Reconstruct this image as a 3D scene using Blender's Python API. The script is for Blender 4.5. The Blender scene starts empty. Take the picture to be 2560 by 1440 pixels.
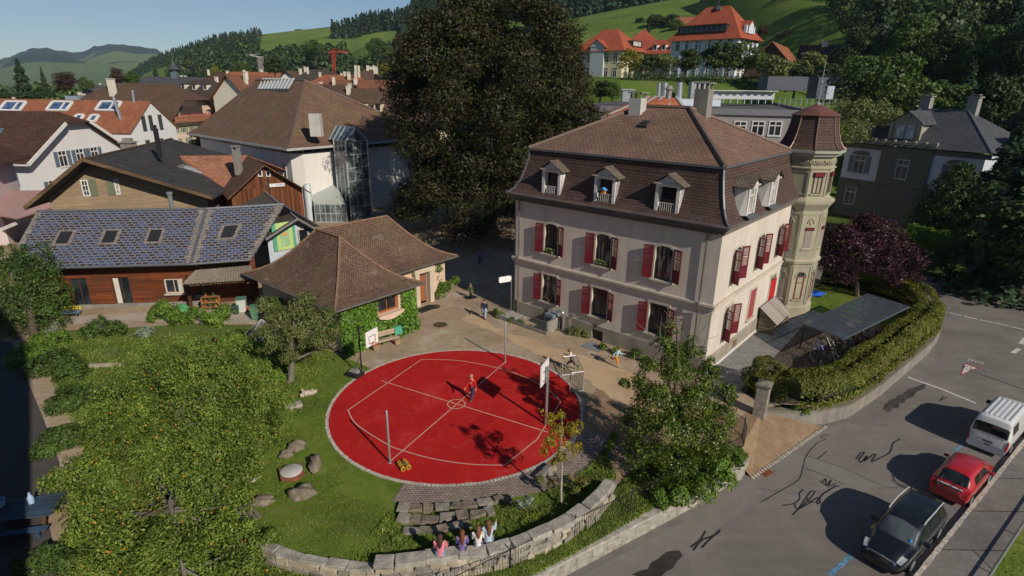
import bpy,bmesh,math,random
import numpy as np
from mathutils import Vector,Matrix,Euler
RAD = math.radians
scene = bpy.context.scene
COL = scene.collection
rnd = random.Random(7)
# ------------------------------------------------------------------ camera, sky, sun, exposure
CAM_F,CAM_P,CAM_R,CAM_H = 1426.67,.337279,.0140612,16.0
cam_d = bpy.data.cameras.new('camera'); cam = bpy.data.objects.new('camera',cam_d); COL.objects.link(cam)
cam_d.sensor_width = 36; cam_d.lens = CAM_F / 2560 * 36; cam_d.clip_start = .5; cam_d.clip_end = 20000
cam.matrix_world = Matrix.Translation((0,0,CAM_H)) @ Matrix.Rotation(math.pi / 2 - CAM_P,4,'X') @ Matrix.Rotation(CAM_R,4,'Z')
scene.camera = cam
SUN_AZ,SUN_EL = RAD(141.3),RAD(31.4)
world = bpy.data.worlds.new('World'); scene.world = world; world.use_nodes = True
wn = world.node_tree; wn.nodes.clear()
wo = wn.nodes.new('ShaderNodeOutputWorld'); wb = wn.nodes.new('ShaderNodeBackground'); ws = wn.nodes.new('ShaderNodeTexSky')
ws.sky_type = 'NISHITA'; ws.sun_disc = False; ws.sun_elevation = SUN_EL; ws.sun_rotation = SUN_AZ
ws.altitude = 700; ws.air_density = 1.0; ws.dust_density = .2; ws.ozone_density = 4.
wb.inputs[1].default_value = .062
wn.links.new(ws.outputs[0],wb.inputs[0]); wn.links.new(wb.outputs[0],wo.inputs[0])
sun_d = bpy.data.lights.new('sun','SUN'); sun_d.energy = 4.3; sun_d.angle = RAD(.53); sun_d.color = (1,.91,.78)
sun = bpy.data.objects.new('sun',sun_d); COL.objects.link(sun)
SUN_V = Vector((math.sin(SUN_AZ) * math.cos(SUN_EL),math.cos(SUN_AZ) * math.cos(SUN_EL),math.sin(SUN_EL)))
sun.rotation_euler = SUN_V.to_track_quat('Z','Y').to_euler()
scene.view_settings.view_transform = 'Standard'; scene.view_settings.look = 'None'
scene.view_settings.exposure = .12; scene.view_settings.gamma = 1
scene.cycles.max_bounces = 6; scene.cycles.transparent_max_bounces = 6
# ------------------------------------------------------------------ survey helper: a sight line met with a level or a distance
def sight(u,v):
 x,y = u - 1280,v - 720; c,s = math.cos(CAM_R),math.sin(CAM_R)
 X,Y = c * x + s * y,-s * x + c * y
 return Vector((X / CAM_F,math.cos(CAM_P) - Y / CAM_F * math.sin(CAM_P),-math.sin(CAM_P) - Y / CAM_F * math.cos(CAM_P)))
def G(u,v,z=0.):
 d = sight(u,v); return Vector((0,0,CAM_H)) + d * ((z - CAM_H) / d.z)
def D(u,v,y):
 d = sight(u,v); return Vector((0,0,CAM_H)) + d * (y / d.y)
# ------------------------------------------------------------------ tagging
def tag(o,label=None,cat=None,group=None,kind=None):
 if label: o['label'] = label
 if cat: o['category'] = cat
 if group: o['group'] = group
 if kind: o['kind'] = kind
 return o
def thing(name,label,cat,loc=(0,0,0),rz=0.,group=None):
 o = bpy.data.objects.new(name,None); COL.objects.link(o); o.empty_display_size = .3
 o.location = loc; o.rotation_euler = (0,0,rz)
 return tag(o,label,cat,group)
def copy_tree(o,parent=None):
 c = o.copy(); COL.objects.link(c); c.parent = parent
 for ch in [k for k in KIDS.get(o.name,[])]:
  n = copy_tree(ch,c); KIDS.setdefault(c.name,[]).append(n)
 return c
KIDS = {}
def link(o,parent):
 COL.objects.link(o)
 if parent is not None:
  o.parent = parent; KIDS.setdefault(parent.name,[]).append(o)
 return o
# ------------------------------------------------------------------ mesh collector
class MB:
 def __init__(s): s.v = []; s.f = []
 def face(s,pts):
  i = len(s.v); s.v += [tuple(p) for p in pts]; s.f.append(tuple(range(i,i + len(pts)))); return s
 def raw(s,vs,fs):
  i = len(s.v); s.v += [tuple(p) for p in vs]; s.f += [tuple(i + k for k in f) for f in fs]; return s
 def box(s,c,d,rz=0.,M=None):
  hx,hy,hz = d[0] / 2,d[1] / 2,d[2] / 2
  vs = [Vector((a * hx,b * hy,e * hz)) for e in (-1,1) for a,b in ((-1,-1),(1,-1),(1,1),(-1,1))]
  if rz: vs = [Matrix.Rotation(rz,3,'Z') @ q for q in vs]
  if M is not None: vs = [M @ q for q in vs]
  c = Vector(c)
  return s.raw([c + q for q in vs],[(3,2,1,0),(4,5,6,7),(0,1,5,4),(1,2,6,5),(2,3,7,6),(3,0,4,7)])
 def span(s,a,b):
  a,b = Vector(a),Vector(b); return s.box((a + b) / 2,(abs(b.x - a.x),abs(b.y - a.y),abs(b.z - a.z)))
 def beam(s,p,q,w,h=None,up=(0,0,1)):
  p,q = Vector(p),Vector(q); h = h or w; z = (q - p); L = z.length
  if L < 1e-6: return s
  z /= L; up = Vector(up)
  if abs(z.dot(up)) > .98: up = Vector((1,0,0))
  x = z.cross(up).normalized(); y = x.cross(z)
  M = Matrix((x,y,z)).transposed()
  return s.box((p + q) / 2,(w,h,L),M=M)
 def tube(s,pts,rr,n=8,cap=True):
  pts = [Vector(p) for p in pts]
  if not hasattr(rr,'__len__'): rr = [rr] * len(pts)
  base = len(s.v); prev = None
  for i,p in enumerate(pts):
   t = (pts[min(i + 1,len(pts) - 1)] - pts[max(i - 1,0)])
   t = t.normalized() if t.length > 1e-9 else Vector((0,0,1))
   if prev is None:
    a = Vector((0,0,1)) if abs(t.z) < .9 else Vector((1,0,0)); x = t.cross(a).normalized()
   else:
    x = (prev - t * prev.dot(t)); x = x.normalized() if x.length > 1e-6 else t.orthogonal().normalized()
   prev = x; y = t.cross(x)
   for k in range(n):
    a = 2 * math.pi * k / n; s.v.append(tuple(p + (x * math.cos(a) + y * math.sin(a)) * rr[i]))
  for i in range(len(pts) - 1):
   for k in range(n):
    k2 = (k + 1) % n; s.f.append((base + i * n + k,base + i * n + k2,base + (i + 1) * n + k2,base + (i + 1) * n + k))
  if cap:
   s.f.append(tuple(base + k for k in range(n))[::-1]); e = base + (len(pts) - 1) * n; s.f.append(tuple(e + k for k in range(n)))
  return s
 def lathe(s,c,prof,n=16,rot=0.,close=True):
  c = Vector(c); base = len(s.v)
  for (r_,z_) in prof:
   for k in range(n):
    a = 2 * math.pi * k / n + rot; s.v.append((c.x + r_ * math.cos(a),c.y + r_ * math.sin(a),c.z + z_))
  for i in range(len(prof) - 1):
   for k in range(n):
    k2 = (k + 1) % n; s.f.append((base + i * n + k,base + i * n + k2,base + (i + 1) * n + k2,base + (i + 1) * n + k))
  if close:
   s.f.append(tuple(base + k for k in range(n))[::-1]); e = base + (len(prof) - 1) * n; s.f.append(tuple(e + k for k in range(n)))
  return s
 def prism(s,poly,z0,z1):
  n = len(poly); i = len(s.v)
  A = sum(poly[k][0] * poly[(k + 1) % n][1] - poly[(k + 1) % n][0] * poly[k][1] for k in range(n))
  if A < 0: poly = poly[::-1]
  s.v += [(p[0],p[1],z0) for p in poly] + [(p[0],p[1],z1) for p in poly]
  s.f.append(tuple(range(i,i + n))[::-1]); s.f.append(tuple(range(i + n,i + 2 * n)))
  for k in range(n):
   k2 = (k + 1) % n; s.f.append((i + k,i + k2,i + n + k2,i + n + k))
  return s
 def blob(s,c,r,seed=0,amp=.15,nu=14,nv=9,rz=0.,flat=None):
  g = random.Random(seed); c = Vector(c); ph = [(g.uniform(0,6.28),g.uniform(1,3),g.uniform(1,3)) for _ in range(5)]
  base = len(s.v); M = Matrix.Rotation(rz,3,'Z')
  for j in range(nv + 1):
   th = math.pi * j / nv
   for k in range(nu):
    a = 2 * math.pi * k / nu
    d = Vector((math.sin(th) * math.cos(a),math.sin(th) * math.sin(a),math.cos(th)))
    w = 1 + amp * sum(math.sin(p[0] + p[1] * d.x * 2 + p[2] * d.y * 2 + d.z * (p[1] + p[2])) for p in ph) / 2.2
    q = Vector((d.x * r[0] * w,d.y * r[1] * w,d.z * r[2] * w))
    if flat is not None: q.z = min(q.z,flat)
    s.v.append(tuple(c + M @ q))
  for j in range(nv):
   for k in range(nu):
    k2 = (k + 1) % nu; s.f.append((base + j * nu + k,base + (j + 1) * nu + k,base + (j + 1) * nu + k2,base + j * nu + k2))
  return s
 def move(s,M): s.v = [tuple(M @ Vector(p)) for p in s.v]; return s
 def build(s,name,mat,parent=None,smooth=False,bevel=0.,uv=True):
  me = bpy.data.meshes.new(name); me.from_pydata(s.v,[],s.f); me.update()
  if uv: auto_uv(me)
  if mat is not None: me.materials.append(mat)
  if smooth:
   me.polygons.foreach_set('use_smooth',[True] * len(me.polygons))
   try: me.set_sharp_from_angle(angle=RAD(40))
   except Exception: pass
  o = bpy.data.objects.new(name,me); link(o,parent)
  if bevel:
   m = o.modifiers.new('bevel','BEVEL'); m.width = bevel; m.segments = 2; m.limit_method = 'ANGLE'; m.angle_limit = RAD(35)
  return o
def auto_uv(me):
 n = len(me.vertices); co = np.empty(n * 3,np.float32); me.vertices.foreach_get('co',co); co = co.reshape(-1,3)
 npoly = len(me.polygons); nr = np.empty(npoly * 3,np.float32); me.polygons.foreach_get('normal',nr); nr = nr.reshape(-1,3)
 lt = np.empty(npoly,np.int32); me.polygons.foreach_get('loop_total',lt)
 lv = np.empty(len(me.loops),np.int32); me.loops.foreach_get('vertex_index',lv)
 t = np.stack([-nr[:,1],nr[:,0],np.zeros(npoly)],-1); l = np.linalg.norm(t,axis=1)
 flat = l < .05; t[flat] = (1,0,0); l[flat] = 1; t /= l[:,None]; b = np.cross(nr,t)
 pi = np.repeat(np.arange(npoly),lt); P = co[lv]
 uv = np.stack([(P * t[pi]).sum(1),(P * b[pi]).sum(1)],-1).astype(np.float32)
 me.uv_layers.new(name='UVMap').data.foreach_set('uv',uv.ravel())
# ------------------------------------------------------------------ materials
class NT:
 def __init__(s,name):
  s.m = bpy.data.materials.new(name); s.m.use_nodes = True; s.t = s.m.node_tree; s.t.nodes.clear()
  s.out = s.n('ShaderNodeOutputMaterial'); s.b = s.n('ShaderNodeBsdfPrincipled'); s.l(s.b.outputs[0],s.out.inputs[0])
 def n(s,typ,**kw):
  q = s.t.nodes.new(typ)
  for k,v in kw.items(): setattr(q,k,v)
  return q
 def l(s,a,b): s.t.links.new(a,b)
 def set(s,**kw):
  for k,v in kw.items():
   k = {'rough': 'Roughness','metal': 'Metallic','spec': 'Specular IOR Level','coat': 'Coat Weight','trans': 'Transmission Weight','ior': 'IOR','alpha': 'Alpha','sheen': 'Sheen Weight'}[k]
   s.b.inputs[k].default_value = v
  return s
 def coord(s,w='Object'):
  if not hasattr(s,'tc'): s.tc = s.n('ShaderNodeTexCoord')
  return s.tc.outputs[w]
 def mapped(s,src,sc=(1,1,1),rot=(0,0,0)):
  q = s.n('ShaderNodeMapping'); q.inputs['Scale'].default_value = sc; q.inputs['Rotation'].default_value = rot; s.l(src,q.inputs[0]); return q.outputs[0]
 def noise(s,src,scale,detail=4,rough=.6,dist=0.):
  q = s.n('ShaderNodeTexNoise'); q.inputs['Scale'].default_value = scale; q.inputs['Detail'].default_value = detail
  q.inputs['Roughness'].default_value = rough; q.inputs['Distortion'].default_value = dist; s.l(src,q.inputs['Vector']); return q.outputs[0]
 def ramp(s,fac,stops):
  q = s.n('ShaderNodeValToRGB'); e = q.color_ramp.elements
  while len(e) < len(stops): e.new(.5)
  for k,(p,c) in enumerate(stops):
   e[k].position = p; e[k].color = (*c,1) if hasattr(c,'__len__') else (c,c,c,1)
  s.l(fac,q.inputs[0]); return q.outputs[0]
 def mix(s,fac,a,b,mode='MIX'):
  q = s.n('ShaderNodeMix',data_type='RGBA',blend_type=mode)
  for val,sock in ((fac,q.inputs[0]),(a,q.inputs[6]),(b,q.inputs[7])):
   if hasattr(val,'is_linked'): s.l(val,sock)
   elif hasattr(val,'__len__'): sock.default_value = (*val,1)
   else: sock.default_value = val
  return q.outputs[2]
 def math(s,op,a,b=0.):
  q = s.n('ShaderNodeMath',operation=op)
  for val,sock in ((a,q.inputs[0]),(b,q.inputs[1])):
   if hasattr(val,'is_linked'): s.l(val,sock)
   else: sock.default_value = val
  return q.outputs[0]
 def col(s,c):
  if hasattr(c,'is_linked'): s.l(c,s.b.inputs['Base Color'])
  else: s.b.inputs['Base Color'].default_value = (*c,1)
  return s
 def bump(s,h,strength=.3,dist=.02):
  q = s.n('ShaderNodeBump'); q.inputs['Strength'].default_value = strength; q.inputs['Distance'].default_value = dist
  s.l(h,q.inputs['Height']); s.l(q.outputs[0],s.b.inputs['Normal']); return s
def dk(c,k): return tuple(x * k for x in c)
def lerp(a,b,t): return tuple(x + (y - x) * t for x,y in zip(a,b))
_mc = {}
def cached(fn):
 def w(*a,**k):
  key = (fn.__name__,a,tuple(sorted(k.items())))
  if key not in _mc: _mc[key] = fn(*a,**k)
  return _mc[key]
 return w
@cached
def paint(name,c,rough=.5,metal=0.,spec=.4,var=.12,scale=3.):
 t = NT(name).set(rough=rough,metal=metal,spec=spec); o = t.coord()
 t.col(t.mix(1.,c,t.ramp(t.noise(o,scale,5),[(.3,1 - var),(.7,1 + var)]),'MULTIPLY')); return t.m
@cached
def plaster(name,c,dirt=.25,scale=1.):
 t = NT(name).set(rough=.9,spec=.15); o = t.coord()
 a = t.ramp(t.noise(o,.45 * scale,6,.65),[(.3,1 - dirt * .5),(.65,1.04)])
 st = t.ramp(t.noise(t.mapped(o,(1.3,1.3,.22)),1.3,6,.72),[(.32,1 - dirt),(.62,1.)])
 b = t.mix(1.,c,a,'MULTIPLY'); b = t.mix(.6,b,st,'MULTIPLY')
 t.col(b); t.bump(t.noise(o,28,4),.18,.01); return t.m
@cached
def tiles(name,c1,c2,w=.2,h=.16,moss=(.06,.065,.02),mossy=.4,mortar=.012,rough=.85,spec=.2,bump=.5,light=None,lightf=.25):
 t = NT(name).set(rough=rough,spec=spec); uv = t.coord('UV'); o = t.coord()
 q = t.n('ShaderNodeTexBrick'); q.inputs['Scale'].default_value = 1; q.inputs['Mortar Size'].default_value = mortar
 q.inputs['Brick Width'].default_value = w; q.inputs['Row Height'].default_value = h; q.inputs['Bias'].default_value = 0
 q.inputs['Mortar Smooth'].default_value = .3
 q.inputs['Color1'].default_value = (*c1,1); q.inputs['Color2'].default_value = (*c2,1); q.inputs['Mortar'].default_value = (*dk(c1,.3),1)
 t.l(uv,q.inputs['Vector']); c = q.outputs[0]
 c = t.mix(1.,c,t.ramp(t.noise(o,.55,5,.7),[(.25,.72),(.75,1.22)]),'MULTIPLY')
 c = t.mix(1.,c,t.ramp(t.noise(o,7,3,.6),[(.25,.8),(.75,1.2)]),'MULTIPLY')
 m = t.math('MULTIPLY',t.ramp(t.noise(t.mapped(o,(1,1,.6)),.35,6,.75),[(.48,0.),(.68,1.)]),t.ramp(t.noise(o,5,4,.7),[(.4,.15),(.65,1.)]))
 c = t.mix(t.math('MULTIPLY',m,mossy),c,moss)
 if light: c = t.mix(t.math('MULTIPLY',t.ramp(t.noise(o,.8,6,.8,1.),[(.56,0.),(.7,1.)]),lightf),c,light)
 t.col(c); t.bump(t.math('ADD',t.math('MULTIPLY',q.outputs[1],-1.),t.math('MULTIPLY',t.noise(o,9,3),.6)),bump,.03); return t.m
@cached
def planks(name,c,w=.18,vertical=True,var=.35,rough=.75,weather=None):
 t = NT(name).set(rough=rough,spec=.2); uv = t.coord('UV'); o = t.coord()
 src = t.mapped(uv,(1,1,1),(0,0,math.pi / 2)) if vertical else uv
 q = t.n('ShaderNodeTexBrick'); q.inputs['Scale'].default_value = 1; q.inputs['Mortar Size'].default_value = .008
 q.inputs['Brick Width'].default_value = 4.; q.inputs['Row Height'].default_value = w
 q.inputs['Color1'].default_value = (*dk(c,1 - var),1); q.inputs['Color2'].default_value = (*dk(c,1 + var),1); q.inputs['Mortar'].default_value = (*dk(c,.2),1)
 t.l(src,q.inputs['Vector'])
 g = t.ramp(t.noise(t.mapped(src,(.6,14,1)),2,5,.7),[(.3,.7),(.7,1.2)])
 cc = t.mix(1.,q.outputs[0],g,'MULTIPLY')
 if weather: cc = t.mix(t.ramp(t.noise(o,.6,5,.7),[(.4,0.),(.7,.8)]),cc,weather)
 t.col(cc); t.bump(q.outputs[1],-.3,.02); return t.m
@cached
def glassy(name,c=(.012,.015,.018),rough=.06,spec=.5):
 t = NT(name).set(rough=rough,spec=spec); o = t.coord()
 t.col(t.mix(t.ramp(t.noise(o,1.1,2),[(.4,0.),(.6,1.)]),c,dk(c,2.4))); return t.m
@cached
def curtain_glass(name,c=(.3,.28,.25)):
 t = NT(name).set(rough=.12,spec=.5); o = t.coord(); t.col(t.mix(t.ramp(t.noise(t.mapped(o,(6,6,.5)),1.4,3,.6),[(.46,0.),(.56,1.)]),(.02,.02,.022),c)); return t.m
@cached
def clear_glass(name,tint=(.75,.85,.9),opac=.35):
 t = NT(name); t.set(rough=.08,spec=.5).col(dk(tint,.2)); tr = t.n('ShaderNodeBsdfTransparent'); tr.inputs[0].default_value = (*tint,1)
 mx = t.n('ShaderNodeMixShader'); o = t.coord()
 t.l(t.ramp(t.noise(o,2.,4,.7),[(.3,opac * .8),(.7,opac * 1.25)]),mx.inputs[0]); t.l(tr.outputs[0],mx.inputs[1]); t.l(t.b.outputs[0],mx.inputs[2]); t.l(mx.outputs[0],t.out.inputs[0]); return t.m
@cached
def leaf(name,cols,trans=.28,rough=.5,spec=.28):
 t = NT(name).set(rough=rough,spec=spec); g = t.n('ShaderNodeNewGeometry'); o = t.coord()
 cols = tuple((k[0] * 1.5,k[1] * 1.42,k[2] * 1.35) for k in cols); n = len(cols); c = t.ramp(g.outputs['Random Per Island'],[(i / max(n - 1,1),k) for i,k in enumerate(cols)])
 c = t.mix(1.,c,t.ramp(t.noise(o,.75,4),[(.3,.62),(.7,1.32)]),'MULTIPLY'); t.col(c)
 tr = t.n('ShaderNodeBsdfTranslucent'); t.l(t.mix(1.,c,(1.25,1.3,.7),'MULTIPLY'),tr.inputs[0])
 mx = t.n('ShaderNodeMixShader'); mx.inputs[0].default_value = trans
 t.l(t.b.outputs[0],mx.inputs[1]); t.l(tr.outputs[0],mx.inputs[2]); t.l(mx.outputs[0],t.out.inputs[0]); return t.m
@cached
def bark(name,c=(.09,.07,.05)):
 t = NT(name).set(rough=.9,spec=.1); o = t.coord()
 t.col(t.mix(t.ramp(t.noise(t.mapped(o,(4,4,.8)),3,6,.7),[(.3,0.),(.7,1.)]),dk(c,.55),dk(c,1.4))); t.bump(t.noise(t.mapped(o,(5,5,1)),4,5),.5,.03); return t.m
@cached
def stone(name,c=(.24,.22,.19),scale=1.,lichen=.3):
 t = NT(name).set(rough=.92,spec=.15); o = t.coord()
 cc = t.mix(t.ramp(t.noise(o,2.2 * scale,7,.7),[(.3,0.),(.72,1.)]),dk(c,.5),dk(c,1.35))
 cc = t.mix(1.,cc,t.ramp(t.noise(o,14 * scale,4,.7),[(.3,.75),(.7,1.15)]),'MULTIPLY')
 cc = t.mix(t.math('MULTIPLY',t.ramp(t.noise(o,5 * scale,4,.7),[(.58,0.),(.66,1.)]),lichen),cc,(.3,.29,.22))
 t.col(cc); t.bump(t.noise(o,9 * scale,6,.7),.55,.04); return t.m
@cached
def ground_mat(name,cols,s1=.25,s2=3.,fine=30.,fvar=.25,bump=.3,rough=.95,stops=(.36,.5,.64)):
 t = NT(name).set(rough=rough,spec=.12); o = t.coord()
 a = t.math('ADD',t.math('MULTIPLY',t.noise(o,s1,7,.68,.4),.65),t.math('MULTIPLY',t.noise(o,s2,5,.7),.35))
 n = len(cols); st = [stops[0] + (stops[-1] - stops[0]) * i / (n - 1) for i in range(n)]
 c = t.ramp(a,list(zip(st,cols)))
 c = t.mix(1.,c,t.ramp(t.noise(o,fine,3,.7),[(.28,1 - fvar),(.72,1 + fvar)]),'MULTIPLY')
 t.col(c); t.bump(t.noise(o,fine * .7,4,.7),bump,.02); return t.m
@cached
def car_paint(name,c,metal=.0):
 t = NT(name).set(rough=.28,spec=.5,metal=metal,coat=.8).col(c); t.b.inputs['Coat Roughness'].default_value = .04; o = t.coord()
 t.l(t.ramp(t.noise(o,2.5,4),[(.3,.22),(.7,.4)]),t.b.inputs['Roughness']); return t.m
M_WHITE = paint('white_paint',(.62,.6,.57),.45)
M_STEEL = paint('galvanised_steel',(.42,.43,.44),.38,.7)
M_DARKMETAL = paint('dark_metal',(.03,.03,.032),.45,.3)
M_LEAD = paint('lead_sheet',(.13,.14,.155),.5,.4)
M_GLASS = glassy('window_glass')
M_RUBBER = paint('black_rubber',(.012,.012,.013),.7)
# ------------------------------------------------------------------ building helpers (local axes: a wall runs along X at y=0, outside towards -Y)
def wall_open(mb,x0,x1,z0,z1,ops,depth=.22):
 """upright wall sheet in the XZ plane at y=0 with real openings (x0,x1,z0,z1) and their reveals"""
 xs = sorted({x0,x1,*[q for o in ops for q in o[:2]]}); zs = sorted({z0,z1,*[q for o in ops for q in o[2:4]]})
 for i in range(len(xs) - 1):
  for k in range(len(zs) - 1):
   cx,cz = (xs[i] + xs[i + 1]) / 2,(zs[k] + zs[k + 1]) / 2
   if any(o[0] < cx < o[1] and o[2] < cz < o[3] for o in ops): continue
   mb.face([(xs[i],0,zs[k]),(xs[i + 1],0,zs[k]),(xs[i + 1],0,zs[k + 1]),(xs[i],0,zs[k + 1])])
 for a,b,c,d in [o[:4] for o in ops]:
  mb.face([(a,0,c),(a,0,d),(a,depth,d),(a,depth,c)]); mb.face([(b,0,c),(b,depth,c),(b,depth,d),(b,0,d)])
  mb.face([(a,0,d),(b,0,d),(b,depth,d),(a,depth,d)]); mb.face([(a,0,c),(a,depth,c),(b,depth,c),(b,0,c)])
def frameM(origin,ang):
 return Matrix.Translation(origin) @ Matrix.Rotation(ang,4,'Z')
def window(parent,M,x0,x1,z0,z1,y=.14,fr=.06,mat=M_WHITE,mull=(1,1),pane=M_GLASS,name='window',sash=.05):
 """a window in an opening: outer frame with glazing bars, and its pane as a sub-part"""
 m = MB(); w,h = x1 - x0,z1 - z0
 m.span((x0,y - .03,z0),(x0 + fr,y + .05,z1)); m.span((x1 - fr,y - .03,z0),(x1,y + .05,z1))
 m.span((x0 + fr,y - .03,z1 - fr),(x1 - fr,y + .05,z1)); m.span((x0 + fr,y - .03,z0),(x1 - fr,y + .05,z0 + fr))
 for i in range(1,mull[0] + 1): xx = x0 + w * i / (mull[0] + 1); m.span((xx - sash / 2,y - .02,z0 + fr),(xx + sash / 2,y + .03,z1 - fr))
 if mull[1]:
  for i in range(1,mull[1] + 1):
   zz = z0 + h * ((.72 if mull[1] == 1 else i / (mull[1] + 1)))
   m.span((x0 + fr,y - .024,zz - sash / 2),(x1 - fr,y + .034,zz + sash / 2))
 m.move(M); o = m.build(name,mat,parent)
 p = MB(); p.face([(x0 + .01,y + .04,z0 + .01),(x1 - .01,y + .04,z0 + .01),(x1 - .01,y + .04,z1 - .01),(x0 + .01,y + .04,z1 - .01)]); p.move(M)
 p.build('pane',pane,o); return o
def slab(mb,pts,th):
 """a roof plane given as its top polygon, made th thick downwards"""
 pts = [Vector(p) for p in pts]; n = len(pts)
 nr = sum(((pts[(i + 1) % n] - pts[0]).cross(pts[(i + 2) % n] - pts[0]) for i in range(n - 2)),Vector())
 if nr.z < 0: pts = pts[::-1]
 lo = [p - Vector((0,0,th)) for p in pts]
 mb.face(pts); mb.face(lo[::-1])
 for i in range(n):
  k = (i + 1) % n; mb.face([lo[i],lo[k],pts[k],pts[i]])
# ------------------------------------------------------------------ foliage
def leaf_quads(name,P,N,size,mat,parent=None,aspect=.55,seed=0,droop=0.,kind=None):
 """one mesh of leaf-shaped quads at points P facing about N"""
 g = np.random.default_rng(seed); n = len(P); P = np.asarray(P,np.float64); N = np.asarray(N,np.float64)
 N = N + g.normal(0,.55,(n,3)); N /= np.linalg.norm(N,axis=1)[:,None] + 1e-9
 A = g.normal(0,1,(n,3)); A[:,2] -= droop; A -= N * (A * N).sum(1)[:,None]; A /= np.linalg.norm(A,axis=1)[:,None] + 1e-9
 B = np.cross(N,A); s = (size if np.ndim(size) else np.full(n,size)) * g.uniform(.6,1.35,n)
 L = A * s[:,None]; W = B * (s * aspect)[:,None]
 V = np.empty((n,4,3)); V[:,0] = P - L; V[:,1] = P + W * .9 - L * .15 ; V[:,2] = P + L; V[:,3] = P - W * .9 - L * .15
 V[:,1] += N * (s * .12)[:,None]; V[:,3] += N * (s * .12)[:,None]
 me = bpy.data.meshes.new(name); me.vertices.add(4 * n); me.vertices.foreach_set('co',V.astype(np.float32).ravel())
 me.loops.add(4 * n); me.loops.foreach_set('vertex_index',np.arange(4 * n,dtype=np.int32))
 me.polygons.add(n); me.polygons.foreach_set('loop_start',np.arange(0,4 * n,4,dtype=np.int32))
 try: me.polygons.foreach_set('loop_total',np.full(n,4,np.int32))
 except Exception: pass
 me.update(calc_edges=True); me.validate(); me.materials.append(mat)
 o = bpy.data.objects.new(name,me); link(o,parent)
 if kind: o['kind'] = kind
 return o
def blob_points(blobs,n,seed=0,inner=.55,low=-.75):
 g = np.random.default_rng(seed); C = np.array([b[0] for b in blobs],float); R_ = np.array([b[1] if hasattr(b[1],'__len__') else (b[1],) * 3 for b in blobs],float)
 w = (R_.prod(1)) ** .667; k = g.choice(len(blobs),n,p=w / w.sum())
 d = g.normal(0,1,(n,3)); d /= np.linalg.norm(d,axis=1)[:,None]; flip = d[:,2] < low; d[flip,2] *= -1
 r = inner + (1 - inner) * g.random(n) ** .6
 ph = g.uniform(0,6.28,(len(blobs),3)); lump = 1 + .18 * np.sin(d[:,0] * 5 + ph[k,0]) * np.sin(d[:,1] * 5 + ph[k,1]) + .12 * np.sin(d[:,2] * 7 + ph[k,2])
 P = C[k] + d * R_[k] * (r * lump)[:,None]; N = d / R_[k]; N /= np.linalg.norm(N,axis=1)[:,None]
 return P,N
def crown_blobs(c,R_,n,seed=0,size=(.22,.36),fill=.72,core=.55,zmin=-.85,shape=None):
 """clumps spread through an ellipsoid crown; shape(t) narrows it with height t in 0..1"""
 g = random.Random(seed); out = [(c,tuple(x * core for x in R_))] if core else []
 while len(out) < n + (1 if core else 0):
  d = Vector((g.gauss(0,1),g.gauss(0,1),g.gauss(0,1))).normalized()
  if d.z < zmin: continue
  r = fill * g.uniform(.75,1.12); q = Vector((d.x * R_[0] * r,d.y * R_[1] * r,d.z * R_[2] * r))
  k = 1. if shape is None else shape((q.z / R_[2] + 1) / 2)
  s = g.uniform(*size) * (R_[0] + R_[1]) / 2 * (.6 + .4 * k)
  out.append(((c[0] + q.x * k,c[1] + q.y * k,c[2] + q.z),(s,s,s * .85)))
 return out
def limbs(mb,base,top,r0,targets,seed=0,start=.45,n=7,reach=.86):
 """tapered trunk from base to top with curved limbs to the target points"""
 g = random.Random(seed); base,top = Vector(base),Vector(top); L = (top - base)
 pts = [base + L * t + Vector((g.uniform(-1,1),g.uniform(-1,1),0)) * r0 * .6 * (0 < t < 1) for t in (0,.04,.2,.4,.6,.8,1)]
 mb.tube(pts,[r0 * 1.5,r0 * 1.12,r0,r0 * .85,r0 * .65,r0 * .42,r0 * .15],n)
 for q in targets:
  q = base + (Vector(q) - base) * reach; t = start + (1 - start) * g.random() * .75; p = base + L * t; m = (p + q) / 2 + Vector((g.uniform(-.2,.2),g.uniform(-.2,.2),-.12)) * (q - p).length * .5
  rr = r0 * (1 - t) * .6 + r0 * .12; mb.tube([p,(p + m) / 2,m,(m + q) / 2,q],[rr,rr * .85,rr * .62,rr * .4,rr * .15],6)
def make_tree(name,label,cat,base,blobs,nleaf,size,lm,bm,r0=.2,top=None,group=None,seed=0,nl=10,aspect=.55,inner=.55,droop=0.,start=.45,low=-.75,crown='crown',holes=3.2):
 """a tree thing: trunk with limbs, and a crown of leaves; blobs are in world coordinates"""
 base = Vector(base); root = thing(name,label,cat,base,0,group); g = random.Random(seed + 1)
 bl = [(tuple(Vector(c) - base),r) for c,r in blobs]
 tb = MB(); top = Vector(top) - base if top is not None else Vector(bl[0][0])
 tg = [b[0] for b in g.sample(bl,min(nl,len(bl)))]
 limbs(tb,(0,0,-.1),top,r0,tg,seed,start); tb.build('trunk',bm,root,True)
 P,N = blob_points(bl,int(nleaf * 1.25),seed,inner,low); f = holes; hz = np.sin(P[:,0] * f + seed) * np.sin(P[:,1] * f + 1.3 * seed) * np.sin(P[:,2] * f * 1.2 + .7) + .5 * np.sin(P[:,0] * f * 2.3 + P[:,2] * f) * np.sin(P[:,1] * f * 2.1 - P[:,2] * f * 1.4); k = hz > -.26; P,N = P[k],N[k]
 leaf_quads(crown,P,N,size,lm,root,aspect,seed,droop)
 return root
def place_copy(proto,loc,rz=0.,sc=(1,1,1),label=None,group=None):
 o = copy_tree(proto); o.location = loc; o.rotation_euler = (0,0,rz); o.scale = sc if hasattr(sc,'__len__') else (sc,) * 3
 if label: o['label'] = label
 if group: o['group'] = group
 return o
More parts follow.
